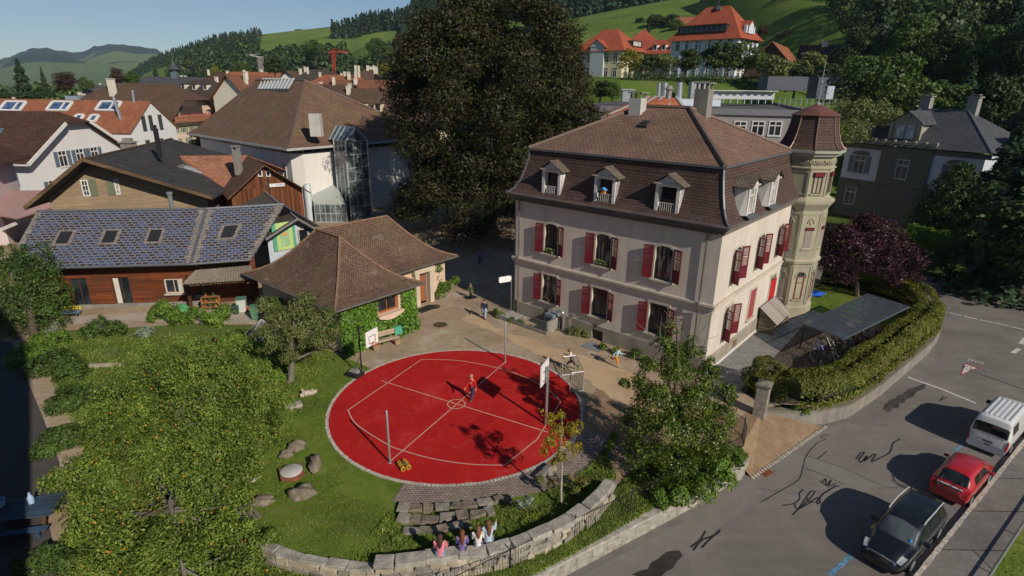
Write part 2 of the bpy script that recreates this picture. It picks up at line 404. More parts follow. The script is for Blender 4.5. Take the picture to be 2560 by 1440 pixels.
# ================================================================== SETTING
Z_ROAD = -.8
def struct(name,mb,m,smooth=False):
 o = mb.build(name,m,None,smooth); o['kind'] = 'structure'; return o
def sheet(name,poly,z,m):
 mb = MB(); A = sum(poly[k][0] * poly[(k + 1) % len(poly)][1] - poly[(k + 1) % len(poly)][0] * poly[k][1] for k in range(len(poly)))
 if A < 0: poly = poly[::-1]
 mb.face([(p[0],p[1],z) for p in poly]); o = struct(name,mb,m)
 bm = bmesh.new(); bm.from_mesh(o.data); bmesh.ops.triangulate(bm,faces=bm.faces[:]); bm.to_mesh(o.data); bm.free(); return o
def wobble(poly,step=.5,amp=.12,seed=0):
 g = random.Random(seed); out = []
 for i in range(len(poly)):
  a,b = Vector(poly[i][:2]),Vector(poly[(i + 1) % len(poly)][:2]); n = max(1,int((b - a).length / step))
  for k in range(n):
   q = a + (b - a) * k / n; out.append((q.x + g.uniform(-amp,amp),q.y + g.uniform(-amp,amp)))
 return out
M_FIELD = ground_mat('field_grass',((.05,.075,.018),(.07,.105,.022),(.1,.13,.03)),.02,.3,6.)
M_GRASS = ground_mat('lawn_grass',((.07,.1,.016),(.1,.15,.02),(.135,.18,.03),(.21,.18,.08)),.35,2.5,26.,.4,.5,stops=(.36,.45,.55,.68))
M_EARTH = ground_mat('garden_earth',((.1,.08,.05),(.11,.13,.03),(.085,.14,.025),(.19,.15,.095)),.5,3.,20.,.4,.5)
M_YARD = ground_mat('yard_asphalt',((.22,.165,.115),(.29,.22,.15),(.34,.26,.18),(.42,.35,.27)),.28,2.2,40.,.16,.2,stops=(.36,.48,.56,.62))
M_SAND = ground_mat('sandy_gravel',((.36,.25,.15),(.45,.32,.2),(.5,.37,.24)),.5,5.,45.,.18,.25)
M_RAMP = ground_mat('gravel_ramp',((.17,.115,.068),(.24,.165,.1),(.31,.235,.155)),.6,4.,40.,.2,.25)
def road_mat():
 t = NT('asphalt').set(rough=.88,spec=.25); o = t.coord()
 a = t.ramp(t.noise(o,.22,7,.7,.6),[(.3,(.128,.114,.101)),(.5,(.168,.151,.136)),(.7,(.21,.19,.172))])
 a = t.mix(1.,a,t.ramp(t.noise(t.mapped(o,(.35,2.2,1),(0,0,RAD(-38))),1.,5,.7),[(.3,.86),(.7,1.1)]),'MULTIPLY')
 a = t.mix(1.,a,t.ramp(t.noise(o,55,3,.8),[(.25,.78),(.75,1.22)]),'MULTIPLY')
 st = t.ramp(t.noise(o,.45,5,.75,1.),[(.62,0.),(.74,.55)]); a = t.mix(st,a,(.06,.056,.052))
 t.col(a); t.bump(t.noise(o,60,3),.25,.008); return t.m
M_ROAD = road_mat()
M_PAVE = tiles('concrete_paving',(.2,.19,.175),(.24,.22,.205),1.2,.8,(.1,.1,.06),.25,.014,.9,.2,.25)
M_COURT = None
def court_mat():
 t = NT('court_rubber').set(rough=.85,spec=.2); o = t.coord()
 a = t.ramp(t.noise(o,.35,6,.7,.5),[(.3,(.33,.006,.007)),(.55,(.4,.011,.01)),(.72,(.46,.035,.03))])
 a = t.mix(t.ramp(t.noise(o,1.5,7,.78,1.2),[(.54,0.),(.72,.55)]),a,(.42,.09,.07)); a = t.mix(t.ramp(t.noise(o,.9,7,.8,.6),[(.6,0.),(.7,.35)]),a,(.16,.01,.01))
 a = t.mix(1.,a,t.ramp(t.noise(o,45,3,.8),[(.25,.82),(.75,1.18)]),'MULTIPLY'); t.col(a); t.bump(t.noise(o,70,2),.3,.006); return t.m
M_COURT = court_mat()
M_LINE = paint('worn_court_line',(.5,.33,.26),.8,0,.2,.3,9.)
M_ROADWHITE = paint('road_marking',(.5,.48,.45),.8,0,.2,.3,6.)
M_SETT = stone('pale_setts',(.5,.45,.39),2.5,.1)
M_STONE = stone('wall_stone',(.27,.245,.205)); M_STONE2 = stone('pale_capstone',(.36,.335,.29)); M_BOULDER = stone('boulder',(.2,.165,.125),1.2,.5)
M_CONC = plaster('weathered_concrete',(.27,.25,.22),.5,2.)
# ground sheet to the horizon
mb = MB(); mb.face([(-9000,-3000,-.9),(9000,-3000,-.9),(9000,12000,-.9),(-9000,12000,-.9)]); struct('ground',mb,M_FIELD)
# outlines (world metres)
RW = [(-14,5.8),(-8,9.68),(2.11,16.2),(7.18,19.47),(10.76,21.94),(11.15,22.5)]                 # foot of the street wall
HW = [(14.6,26.9),(15.73,26.75),(16.9,26.5),(18.48,27.2),(21.71,29.65),(28.52,35.47),(30.86,37.85)]   # foot of the hedge wall
HB = [(32.2,39.6),(33.1,42.),(32.9,45.),(31.,47.6),(28.2,49.6),(22,56.5),(8,72)]
road_poly = RW + [(13.2,24.2)] + HW + HB + [(13,80),(38.77,51.03),(43.64,45.64),(80,5),(60,-10),(-10,-10)]
sheet('road',road_poly,Z_ROAD,M_ROAD)
yard = [(-2.2,16.0),(4.0,19.6),(10.4,22.4),(11.0,24.0),(12.6,26.3),(14.8,27.2),(16.9,26.9),(18.3,27.6),(21.5,30),(28.3,35.8),(30.5,38.1),(31.8,39.9),(32.6,42),(32.4,44.8),(30.6,47.2),(27.9,49.1),(21.6,56.1),(7.6,71.6),(-10,100),(-150,130),(-150,2),(-16,5),(-10,13)]
sheet('schoolyard',yard,0,M_YARD)
# ramp from the yard to the street
mb = MB(); mb.face([(10.4,22.35,.006),(13.3,26.4,.006),(13.9,27.4,.006),(9.6,24.0,.006)])
mb.face([(11.15,22.0,-.79),(16.6,26.3,-.79),(13.3,26.4,.006),(10.4,22.35,.006)]); struct('ramp',mb,M_RAMP)
mb = MB(); rr_ = random.Random(3)
for i in range(34):
 t = i / 33; p = Vector((11.2,21.95,-.76)).lerp(Vector((16.75,26.25,-.76)),t); mb.box((p.x,p.y,-.79),(.15 + rr_.uniform(-.02,.02),.14,.06),RAD(38) + rr_.uniform(-.1,.1))
struct('gutter_setts',mb,M_SETT)
# sandy strip along the school front, ragged where it meets the asphalt
sand = [G(*p) for p in [(1180,782),(1260,830),(1330,850),(1420,880),(1490,900),(1580,930),(1680,975),(1760,1010),(1600,1060),(1500,970),(1420,915),(1330,880),(1240,830),(1150,800)]]
sheet('gravel_strip',wobble(sand,.5,.16,4),.005,M_SAND)
sheet('gravel_yard',wobble([G(*p) for p in [(1500,960),(1570,985),(1640,1010),(1800,1010),(1830,1040),(1760,1140),(1560,1230),(1450,1150),(1446,1040)]],.5,.1,5),.004,M_RAMP)
# court
CX,CY,CR = -2.86,26.74,6.56
mb = MB(); mb.v = [(CX + CR * math.cos(a * math.pi / 64),CY + CR * math.sin(a * math.pi / 64),.014) for a in range(128)]; mb.f = [tuple(range(128))]; struct('court',mb,M_COURT)
mb = MB(); g_ = random.Random(5)
for i in range(236):
 a = 2 * math.pi * i / 236; r_ = CR + .09 + g_.uniform(-.015,.015)
 mb.box((CX + r_ * math.cos(a),CY + r_ * math.sin(a),.01),(.16 + g_.uniform(-.02,.02),.15,.05 + g_.uniform(-.01,.012)),a + g_.uniform(-.12,.12))
o = struct('court_kerb',mb,M_SETT)
def line_strip(mb,pts,w,z):
 pts = [Vector((p[0],p[1])) for p in pts]
 for i in range(len(pts) - 1):
  d = (pts[i + 1] - pts[i]);
  if d.length < 1e-6: continue
  n = Vector((-d.y,d.x)).normalized() * w / 2
  mb.face([(*(pts[i] - n),z),(*(pts[i + 1] - n),z),(*(pts[i + 1] + n),z),(*(pts[i] + n),z)])
def curve_through(pts,n=8):
 P = [Vector(p[:2]) for p in pts]; out = []
 for i in range(len(P) - 1):
  a,b,c,d = P[max(i - 1,0)],P[i],P[i + 1],P[min(i + 2,len(P) - 1)]
  for k in range(n):
   t = k / n; out.append(.5 * ((2 * b) + (c - a) * t + (2 * a - 5 * b + 4 * c - d) * t * t + (3 * b - a - 3 * c + d) * t ** 3))
 out.append(P[-1]); return out
mb = MB()
for pts in [[(870,1026),(1054,899)],[(1261,1164),(1342,1100),(1402,1004)],[(952,952),(1350,1075),(1372,1082)],[(977,1153),(1264,905)]]: line_strip(mb,[G(*p) for p in pts],.055,.019)
for pts in [[(1054,899),(1145,902),(1220,915),(1292,935),(1360,968),(1402,1004)],[(870,1026),(892,1062),(967,1111),(1007,1127),(1080,1147),(1170,1161),(1261,1164)]]: line_strip(mb,curve_through([G(*p) for p in pts]),.055,.022)
cc = G(1141,1011); line_strip(mb,[(cc.x + .47 * math.cos(a * math.pi / 20),cc.y + .47 * math.sin(a * math.pi / 20)) for a in range(41)],.055,.025)
struct('court_lines',mb,M_LINE)
# paving, grass and beds
POLYS = {}
mb = MB();
SW = [(-8.91,16.07),(-7.01,15.46),(-4.45,15.07),(-2.47,15.37),(-.43,15.77),(1.73,16.87),(3.22,18.19),(4.11,19.41)]   # line of the curved stone wall
SWC = curve_through(SW,6)
outer = [G(*p) for p in [(838,905),(800,868),(720,880),(640,960),(560,1040),(500,1150),(500,1260),(560,1330)]] + [Vector((p[0],p[1],0)) for p in SWC] + [Vector((4.6,20.4,0)),Vector((4.5,22.2,0))]
angs,rads = [],[]
for p in outer:
 a = math.atan2(p.y - CY,p.x - CX)
 if a < 0: a += 2 * math.pi
 angs.append(a); rads.append(math.hypot(p.x - CX,p.y - CY))
ordr = np.argsort(angs); AN,RA = np.array(angs)[ordr],np.array(rads)[ordr]
def lawn_r(a): return float(np.interp(a,AN,RA))
def lawn_z(a,r_):
 """the lawn swells gently towards the stone wall"""
 k = min(max((a - 3.75) / .5,0),1) * min(max((6.1 - a) / .45,0),1); t = min(max((r_ - 8.2) / 2.6,0),1); return .008 + .5 * k * t * t * (3 - 2 * t) + .12 * (1 - k) * min(max((r_ - 7.5) / 4,0),1) * (1 if a > 3.3 else 0)
def lawn_at(x,y):
 a = math.atan2(y - CY,x - CX); a += 2 * math.pi * (a < 0); r_ = math.hypot(x - CX,y - CY)
 return lawn_z(a,r_) if AN[0] < a < AN[-1] and CR < r_ < lawn_r(a) + .3 else 0.
NA,NR = 140,14
for i in range(NA + 1):
 a = AN[0] + (AN[-1] - AN[0]) * i / NA; R1 = lawn_r(a)
 for k in range(NR + 1):
  r_ = CR + .17 + (R1 - CR - .17) * k / NR; mb.v.append((CX + r_ * math.cos(a),CY + r_ * math.sin(a),lawn_z(a,r_)))
for i in range(NA):
 for k in range(NR):
  p = i * (NR + 1) + k; mb.f.append((p,p + 1,p + NR + 2,p + NR + 1))
struct('lawn',mb,M_GRASS,True)
# cobbled apron below the court
mb = MB(); a0,a1 = 4.47,5.95
for i in range(60):
 A0,A1 = a0 + (a1 - a0) * i / 60,a0 + (a1 - a0) * (i + 1) / 60
 w0,w1 = [7.95 + .12 * math.sin(7 * q) + 1.1 * max(0,q - 5.0) * (q < 5.6) + .66 * (q >= 5.6) for q in (A0,A1)]
 mb.face([(CX + q * math.cos(t),CY + q * math.sin(t),z) for q,t,z in ((CR + .18,A0,.03),(w0,A0,.034),(w1,A1,.034),(CR + .18,A1,.03))][::1])
M_COBBLE = tiles('cobble_paving',(.24,.19,.16),(.32,.26,.22),.17,.12,(.14,.13,.06),.35,.014,.9,.2,.45)
struct('cobbled_apron',mb,M_COBBLE)
garden = [G(*p) for p in [(838,905),(800,868),(860,885),(760,830),(640,812),(500,808),(370,818),(150,828),(40,870),(150,960),(210,1120),(170,1250),(180,1440),(420,1440),(640,1330),(700,1200),(760,1000)]]
sheet('garden',wobble(garden,.8,.15,8),.003,M_EARTH)
sheet('terrace',[G(*p) for p in [(100,806),(160,793),(330,783),(460,775),(640,768),(650,800),(560,812),(385,805),(300,800),(150,815)]],.012,ground_mat('terrace_concrete',((.3,.26,.2),(.38,.33,.27),(.43,.38,.31)),.6,4.,40.,.15,.2))
# verge between the stone wall and the street wall
mb = MB(); OUT = [(-14,12)] + [(p[0],p[1]) for p in SWC] + [(5.2,21),(7.5,23.),(10.9,23.2)]
def along(path,n):
 P = [Vector(p[:2]) for p in path]; L = [0]
 for i in range(len(P) - 1): L.append(L[-1] + (P[i + 1] - P[i]).length)
 out = []
 for k in range(n + 1):
  s = L[-1] * k / n; i = max(j for j in range(len(L)) if L[j] <= s + 1e-9); i = min(i,len(P) - 2)
  out.append(P[i].lerp(P[i + 1],(s - L[i]) / (L[i + 1] - L[i])))
 return out
A_,B_ = along(OUT,60),along(RW,60)
for i in range(60):
 for k in range(5):
  q = []
  for (ii,kk) in ((i,k),(i,k + 1),(i + 1,k + 1),(i + 1,k)):
   p = B_[ii].lerp(A_[ii],kk / 5); q.append((p.x,p.y,-.12 + .14 * kk / 5))
  mb.face(q[::-1])
struct('verge',mb,M_EARTH)
# east side of the school: paving slabs, pavers and a lawn
sheet('paved_path',[G(*p) for p in [(1740,1000),(1760,935),(1900,825),(1965,795),(2025,772),(2060,745),(2130,790),(2080,830),(1960,870),(1850,975)]],.006,tiles('path_slabs',(.2,.2,.19),(.235,.23,.215),.8,.8,(.12,.12,.09),.3,.012,.9,.2,.3))
sheet('paver_court',[G(*p) for p in [(1850,975),(1960,868),(2010,812),(2080,790),(2260,900),(2130,980),(1990,1010),(1900,1010)]],.01,tiles('clay_pavers',(.075,.062,.05),(.1,.085,.07),.3,.2,(.06,.06,.03),.2,.02,.9,.2,.4))
sheet('back_lawn',[G(*p) for p in [(2020,775),(2030,720),(2080,690),(2200,690),(2330,760),(2300,840),(2130,800)]],.012,M_GRASS)
# street furniture of the ground: east pavement with its kerb, far pavement, grass bank
def offset(path,d):
 P = [Vector(p[:2]) for p in path]; out = []
 for i in range(len(P)):
  t = (P[min(i + 1,len(P) - 1)] - P[max(i - 1,0)]).normalized(); out.append(P[i] + Vector((-t.y,t.x)) * d)
 return out
K0,K1 = Vector((3.2,7.3)),Vector((60,51.1)); kd = (K1 - K0).normalized(); kn = Vector((kd.y,-kd.x))
sheet('pavement',[K0 + kn * .14,K1 + kn * .14,K1 + kn * 1.62,K0 + kn * 1.62],Z_ROAD + .13,tiles('pavement_asphalt',(.15,.14,.128),(.18,.168,.152),9.,2.2,(.08,.075,.06),.3,.03,.9,.2,.2))
mb = MB(); g_ = random.Random(9); p = K0.copy()
while (p - K0).length < 60:
 L = g_.uniform(.2,.34); c = p + kd * L / 2 + kn * .06; mb.box((c.x,c.y,Z_ROAD + .06),(L - .015,.15 + g_.uniform(-.02,.02),.2),math.atan2(kd.y,kd.x)); p += kd * L
struct('kerb',mb,M_SETT)
sheet('grass_bank',[K0 + kn * 1.63,K1 + kn * 1.63,K1 + kn * 16,K0 + kn * 16],Z_ROAD + .1,M_GRASS)
f0,f1 = Vector((43.64,45.64)),Vector((12,80)); fd = (f1 - f0).normalized(); fn = Vector((fd.y,-fd.x)); f0 = f0 - fd * 30
sheet('far_pavement',[f0 + fn * .15,f1 + fn * .15,f1 + fn * 2.6,f0 + fn * 2.6],Z_ROAD + .1,M_ROAD)
mb = MB(); mb.beam((*f0,Z_ROAD + .05),(*f1,Z_ROAD + .05),.16,.14); struct('far_kerb',mb,M_SETT)
mb = MB()
for k in range(2): pass
line_strip(mb,[f0 - fn * .35,f1 - fn * .35],.12,Z_ROAD + .004); struct('gutter_line',mb,paint('tar_seam',(.03,.029,.028),.7))
# ================================================================== THE SCHOOL VILLA
TH = RAD(40.42); HC = Vector((11.48,30.45,0))
M_PLASTER = plaster('cream_plaster',(.6,.535,.46),.26,.8)
M_SURR = plaster('sandstone_surround',(.5,.46,.38),.25,2.)
M_PLINTH = plaster('plinth_sandstone',(.33,.29,.23),.45,1.5)
M_BELT = plaster('belt_course',(.55,.48,.4),.3,1.5)
M_UPROOF = tiles('brown_slate_roof',(.18,.108,.08),(.225,.14,.102),.3,.2,(.09,.06,.04),.35,.02,.85,.2,.5,(.3,.25,.21),.35)
M_MANS = tiles('mansard_shingles',(.082,.05,.042),(.112,.07,.058),.2,.17,(.05,.035,.025),.4,.018,.8,.25,.5,(.26,.22,.18),.12)
M_ZINC = paint('old_zinc',(.14,.125,.115),.5,.35,.4,.25)
M_RED = paint('oxblood_shutter',(.125,.011,.018),.55,0,.3,.25); M_REDB = paint('bright_red_blind',(.42,.018,.02),.5,0,.35,.12)
M_BROWNFR = paint('brown_window_frame',(.1,.06,.04),.5); M_TURRET = plaster('olive_sandstone',(.37,.34,.245),.3,1.5)
school = thing('school_villa','large cream school villa with brown mansard roof, red shutters and a corner turret','school',HC,-TH)
HL,HD = 14.85,13.4
FRONT = Matrix.Identity(4); RIGHT = Matrix.Rotation(math.pi / 2,4,'Z')
fx = [-11.62,-7.47,-3.28]; rxp = [2.85,7.05,11.15]; WW = 1.12
f_up = [(c - WW / 2,c + WW / 2,5.22,7.32) for c in fx]; f_lo = [(c - .6,c + .6,1.68,3.66) for c in fx]
r_up = [(c - .5,c + .5,5.22,7.32) for c in rxp]; r_lo = [(c - .55,c + .55,1.55,3.62) for c in rxp]
cell = [(-7.9,-7.02,-.2,.72)]
m = MB(); wall_open(m,-HL,0,1.02,9.0,f_up + f_lo,.26)
m2 = MB(); wall_open(m2,0,HD,1.02,9.0,r_up + r_lo,.26); m2.move(RIGHT); m.raw(m2.v,m2.f)
m.face([(-HL,HD,0),(-HL,HD,9),(-HL,0,9),(-HL,0,0)][::-1]); m.face([(0,HD,0),(0,HD,9),(-HL,HD,9),(-HL,HD,0)][::-1])
m.build('wall',M_PLASTER,school)
m = MB(); wall_open(m,-HL - .06,.06,-.45,1.02,cell,.3); m.move(Matrix.Translation((0,-.06,0)))
m2 = MB(); wall_open(m2,-.06,HD,-.05,.95,[],.1); m2.move(RIGHT @ Matrix.Translation((0,-.06,0))); m.raw(m2.v,m2.f)
m.face([(-HL - .06,-.06,1.02),(.06,-.06,1.02),(.06,.0,1.06),(-HL - .06,0.,1.06)]); m.face([(.06,-.06,.95),(.06,HD,.95),(0,HD,1.),(0,0,1.)])
m.face([(-HL - .06,HD,-.05),(-HL - .06,-.06,-.05),(-HL - .06,-.06,1.02),(-HL - .06,HD,1.02)])
for v0 in (3.6,): pass
m.build('plinth',M_PLINTH,school)
m = MB(); m.span((.062,0,-.05),(.1,HD - .6,.16)); m.build('plinth_skirt',M_WHITE,school)
m = MB()
for (a,b,c) in ((.12,4.12,4.3),(.17,4.3,4.44)):
 m.span((-HL - a,-a,b),(a,0,c)); m.span((0,0,b),(a,HD - 1,c)); m.span((-HL - a,0,b),(-HL,HD,c))
m.build('belt_course',M_BELT,school)
m = MB()
for (a,b,c) in ((.14,8.55,8.72),(.24,8.72,8.86),(.36,8.86,9.0)):
 m.span((-HL - a,-a,b),(a,0,c)); m.span((0,0,b),(a,HD,c)); m.span((-HL - a,0,b),(-HL,HD,c))
for i in range(52): x = -HL + .14 + i * .285; m.span((x,-.34,8.6),(x + .13,-.14,8.715))
m.build('cornice',paint('cornice_grey',(.15,.125,.11),.7),school)
m = MB(); e = .44
m.tube([(-HL - e,-e,9.05),(e,-e,9.05),(e,HD - 1.5,9.05)],.085,8); m.tube([(-HL - e,-e,9.05),(-HL - e,HD,9.05)],.085,8)
m.build('gutter',M_ZINC,school)
# lower mansard slope, bell-cast, and the hipped upper roof
prof = [(.44,9.06),(.3,9.16),(.06,9.42),(-.2,9.9),(-.42,10.6),(-.6,11.4),(-.7,12.08)]
m = MB()
for i in range(len(prof) - 1):
 (d0,z0),(d1,z1) = prof[i],prof[i + 1]
 A = [(-HL - d0,-d0,z0),(d0,-d0,z0),(d0,HD + d0,z0),(-HL - d0,HD + d0,z0)]; B = [(-HL - d1,-d1,z1),(d1,-d1,z1),(d1,HD + d1,z1),(-HL - d1,HD + d1,z1)]
 for k in range(4): k2 = (k + 1) % 4; m.face([A[k],A[k2],B[k2],B[k]])
m.build('mansard_slope',M_MANS,school)
m = MB(); zb,zr = 12.12,14.9; iu = .6
A = [(-HL + iu,iu),(-iu,iu),(-iu,HD - iu),(-HL + iu,HD - iu)]; R0,R1 = (-9.15,HD / 2,zr),(-5.75,HD / 2,zr)
P = [(*p,zb) for p in A]
m.face([P[0],P[1],R1,R0]); m.face([P[1],P[2],R1]); m.face([P[2],P[3],R0,R1]); m.face([P[3],P[0],R0]); m.face(P[::-1])
upr = m.build('upper_roof',M_UPROOF,school)
m = MB()
for p,q in ((P[1],R1),(P[0],R0),(P[2],R1),(P[3],R0),(R0,R1)): m.tube([Vector(p) + Vector((0,0,.02)),Vector(q) + Vector((0,0,.02))],.15,6)
m.build('hip_cap',paint('hip_cap_brown',(.15,.1,.08),.6,.2),upr)
m = MB();
for k in range(4): m.beam(Vector(P[k]) - Vector((0,0,.06)),Vector(P[(k + 1) % 4]) - Vector((0,0,.06)),.13,.12)
m.build('break_flashing',M_LEAD,school)
for k in range(4):
 sx,sy = ((-1,-1),(1,-1),(1,1),(-1,1))[k]
 m = MB(); pts = [((-HL - d) if sx < 0 else d,(-d) if sy < 0 else HD + d,z + .03) for d,z in prof]; m.tube(pts,.08,6); m.build('mansard_hip',M_LEAD,school)
# windows, surrounds, shutters
def shutter(parent,M,hinge,z0,z1,w,side,ang,mat=M_RED,label=None):
 """louvred shutter hinged at x=hinge on the wall face; side -1 opens to the left, +1 to the right; ang = how far off the wall"""
 s = MB(); h = z1 - z0
 s.span((0,-.02,0),(.06,.02,h)); s.span((w - .06,-.02,0),(w,.02,h))
 for zz in (0,h * .36,h * .7,h - .07): s.span((.06,-.02,zz),(w - .06,.02,zz + .07))
 s.span((.06,-.008,.07),(w - .06,.008,h * .36))
 k = int((h * .62) / .075)
 for i in range(k):
  z = h * .36 + .075 + i * .075
  if abs(z - h * .7 - .03) < .06: continue
  s.box((w / 2,0,z),(w - .11,.045,.014),M=Matrix.Rotation(RAD(38),3,'X'))
 if side < 0: s.move(Matrix.Scale(-1,4,(1,0,0))); s.f = [f[::-1] for f in s.f]
 s.move(M @ Matrix.Translation((hinge,-.07,z0)) @ Matrix.Rotation(-side * ang,4,'Z')); o = s.build('shutter',mat,parent)
 if label: o['label'] = label
 return o
def surround(parent,M,x0,x1,z0,z1,arch=0.,w=.15,mat=M_SURR):
 s = MB(); s.span((x0 - w,-.05,z0),(x0,.02,z1 + (0 if arch else w))); s.span((x1,-.05,z0),(x1 + w,.02,z1 + (0 if arch else w)))
 if arch:
  n = 8; c = (x0 + x1) / 2; hw = (x1 - x0) / 2
  zz = lambda x: z1 - arch * (abs(x - c) / hw) ** 3
  for i in range(n):
   a,b = x0 - w + (x1 - x0 + 2 * w) * i / n,x0 - w + (x1 - x0 + 2 * w) * (i + 1) / n
   ca,cb = min(max(a,x0),x1),min(max(b,x0),x1)
   za,zb_ = zz(ca),zz(cb); ta,tb = z1 + w * .9 - arch * (abs(a - c) / (hw + w)) ** 3,z1 + w * .9 - arch * (abs(b - c) / (hw + w)) ** 3
   for y0,y1 in ((-.052,.18),):
    s.face([(a,y0,za),(b,y0,zb_),(b,y0,tb),(a,y0,ta)]); s.face([(a,y0,ta),(b,y0,tb),(b,.0,tb),(a,.0,ta)]); s.face([(a,y1,za),(b,y1,zb_),(b,y0,zb_),(a,y0,za)])
 else: s.span((x0,-.05,z1),(x1,.02,z1 + w))
 s.span((x0 - w - .06,-.17,z0 - .11),(x1 + w + .06,.1,z0)); s.move(M); return s.build('window_surround',mat,parent)
for ops,up in ((f_up,1),(f_lo,0)):
 for i,(a,b,c,d) in enumerate(ops):
  surround(school,FRONT,a,b,c,d,.22 if up else 0.)
  window(school,FRONT,a,b,c,d,.17,.07,M_BROWNFR,(1,1),pane=curtain_glass('curtained_room') if (i,up) in ((2,1),(0,0),(1,1)) else M_GLASS)
  shutter(school,FRONT,a - .1,c + .02,d - .05,.58,-1,RAD(14)); shutter(school,FRONT,b + .1,c + .02,d - .05,.58,1,RAD(20 if up else 28))
for ops,up in ((r_up,1),(r_lo,0)):
 for i,(a,b,c,d) in enumerate(ops):
  surround(school,RIGHT,a,b,c,d,.22 if up else 0.)
  window(school,RIGHT,a,b,c,d,.17,.07,M_SURR,(1,1))
  if up or i == 0:
   shutter(school,RIGHT,a - .05,c + .02,d - .05,.56,-1,RAD(62)); shutter(school,RIGHT,b + .05,c + .02,d - .05,.56,1,RAD(30))
  elif i == 1:
   s = MB(); s.span((a,-.03,c),((a + b) / 2 - .008,.0,d)); s.span(((a + b) / 2 + .008,-.03,c),(b,.0,d)); s.move(RIGHT); o = s.build('shutter',paint('faded_red_shutter',(.3,.06,.06),.6),school); o['label'] = 'closed pair of faded red shutters'
  else:
   s = MB(); s.span((a + .03,-.06,c),(b + .25,-.02,d - .35))
   for k in range(9): s.span((a + .05,-.065,c + .1 + k * .17),(b + .22,-.055,c + .17 + k * .17))
   s.move(RIGHT); o = s.build('roller_shutter',M_REDB,school); o['label'] = 'bright red lowered roller shutter'
# cellar door with its arched reveal
m = MB(); m.span((-7.88,.1,-.42),(-7.04,.14,.7)); m.span((-7.5,.07,-.42),(-7.44,.1,.7)); m.build('cellar_door',paint('dark_green_door',(.02,.026,.024),.4),school)
m = MB(); m.span((.068,4.35,.3),(.085,4.95,.75)); m.span((.068,9.9,.35),(.085,10.4,.75)); m.build('cellar_vent',paint('rusty_vent',(.16,.1,.06),.8),school)
# dormers
def dormer(M,cx,zs,w=1.5,h=1.92):
 d = MB(); x0,x1 = cx - w / 2,cx + w / 2; fr = .2
 d.span((x0,-.12,zs),(x0 + fr,1.2,zs + h)); d.span((x1 - fr,-.12,zs),(x1,1.2,zs + h)); d.span((x0 + fr,-.12,zs + h - .16),(x1 - fr,1.2,zs + h))
 d.face([(x0 - .05,-.14,zs + h + .0),(x1 + .05,-.14,zs + h + .0),(cx,-.14,zs + h + .5)])
 d.move(M); o = d.build('dormer',M_WHITE,school)
 k = MB(); k.span((x0 - .12,-.24,zs + h - .02),(x1 + .12,-.1,zs + h + .07)); k.move(M); k.build('cornice',M_BELT,o)
 r = MB(); hw = w / 2 + .32; za,zt = zs + h - .02,zs + h + .62
 slab(r,[(cx - hw,-.36,za),(cx,-.36,zt),(cx,1.3,zt),(cx - hw,1.3,za)],.05); slab(r,[(cx,-.36,zt),(cx + hw,-.36,za),(cx + hw,1.3,za),(cx,1.3,zt)],.05)
 r.move(M); r.build('dormer_roof',tiles('mossy_dormer_slates',(.14,.105,.085),(.2,.16,.13),.2,.15,(.1,.085,.03),.7,.02,.9,.2,.6),o)
 s = MB(); s.face([(x0 - .16,-.42,zs - .12),(x1 + .16,-.42,zs - .12),(x1 + .02,-.1,zs + .04),(x0 - .02,-.1,zs + .04)]); s.move(M); s.build('sill_apron',M_LEAD,o)
 c = MB(); sk = 1.05
 for xx,sg in ((x0,-1),(x1,1)): c.face([(xx,-.1,zs + .02),(xx,.0,zs + h),(xx + sg * .0,.9,zs + h),(xx + sg * .1,.3,zs)][::sg])
 c.move(M); c.build('cheek',M_WHITE,o); return o
for i,cx in enumerate((-11.72,-7.6,-3.42)):
 d = dormer(FRONT,cx,9.03)
 p = MB(); p.span((cx - .5,.25,9.05),(cx + .5,.28,10.74)); p.build('pane',glassy('dark_room',(.006,.006,.008),.2,.3),d)
 r = MB(); r.tube([(cx - .43,-.08,9.86),(cx + .43,-.08,9.86)],.02,6)
 for k in range(7): r.tube([(cx - .4 + k * .135,-.08,9.06),(cx - .4 + k * .135,-.08,9.86)],.013,5)
 r.build('window_railing',M_WHITE,d)
for cx in (2.72,6.5):
 RD = RIGHT @ Matrix.Translation((0,-.3,0)); d = dormer(RD,cx,9.34,1.34,1.65); window(d,RD,cx - .47,cx + .47,9.36,10.82,.0,.06,M_WHITE,(1,1),pane=glassy('curtained_glass',(.2,.17,.16),.15,.4))
# chimneys, hatch, gutters' downpipes
def chimney(parent,x,y,z0,z1,sx,sy,mat,cap=True,name='chimney'):
 c = MB(); c.span((x - sx / 2,y - sy / 2,z0),(x + sx / 2,y + sy / 2,z1)); o = c.build(name,mat,parent)
 if cap:
  k = MB()
  for a in (-1,0,1):
   for b in (-1,1): k.span((x + a * sx * .38 - .05,y + b * sy * .4 - .05,z1),(x + a * sx * .38 + .05,y + b * sy * .4 + .05,z1 + .32))
  k.span((x - sx * .6,y - sy * .6,z1 + .32),(x + sx * .6,y + sy * .6,z1 + .4)); k.build('chimney_cap',M_CONC,o)
 return o
chimney(school,-9.1,5.9,13.6,15.45,.9,.8,plaster('white_chimney',(.5,.48,.44),.3,2.)); chimney(school,-5.15,7.4,13.7,16.1,.95,.8,M_CONC)
m = MB(); m.box((-7.55,4.25,13.92),(.62,.7,.12),M=Matrix.Rotation(RAD(24),3,'X')); o = m.build('roof_hatch',paint('hatch_frame',(.06,.055,.05),.5),school)
m = MB(); m.box((-7.55,4.23,13.99),(.46,.5,.02),M=Matrix.Rotation(RAD(24),3,'X')); m.build('pane',M_GLASS,o)
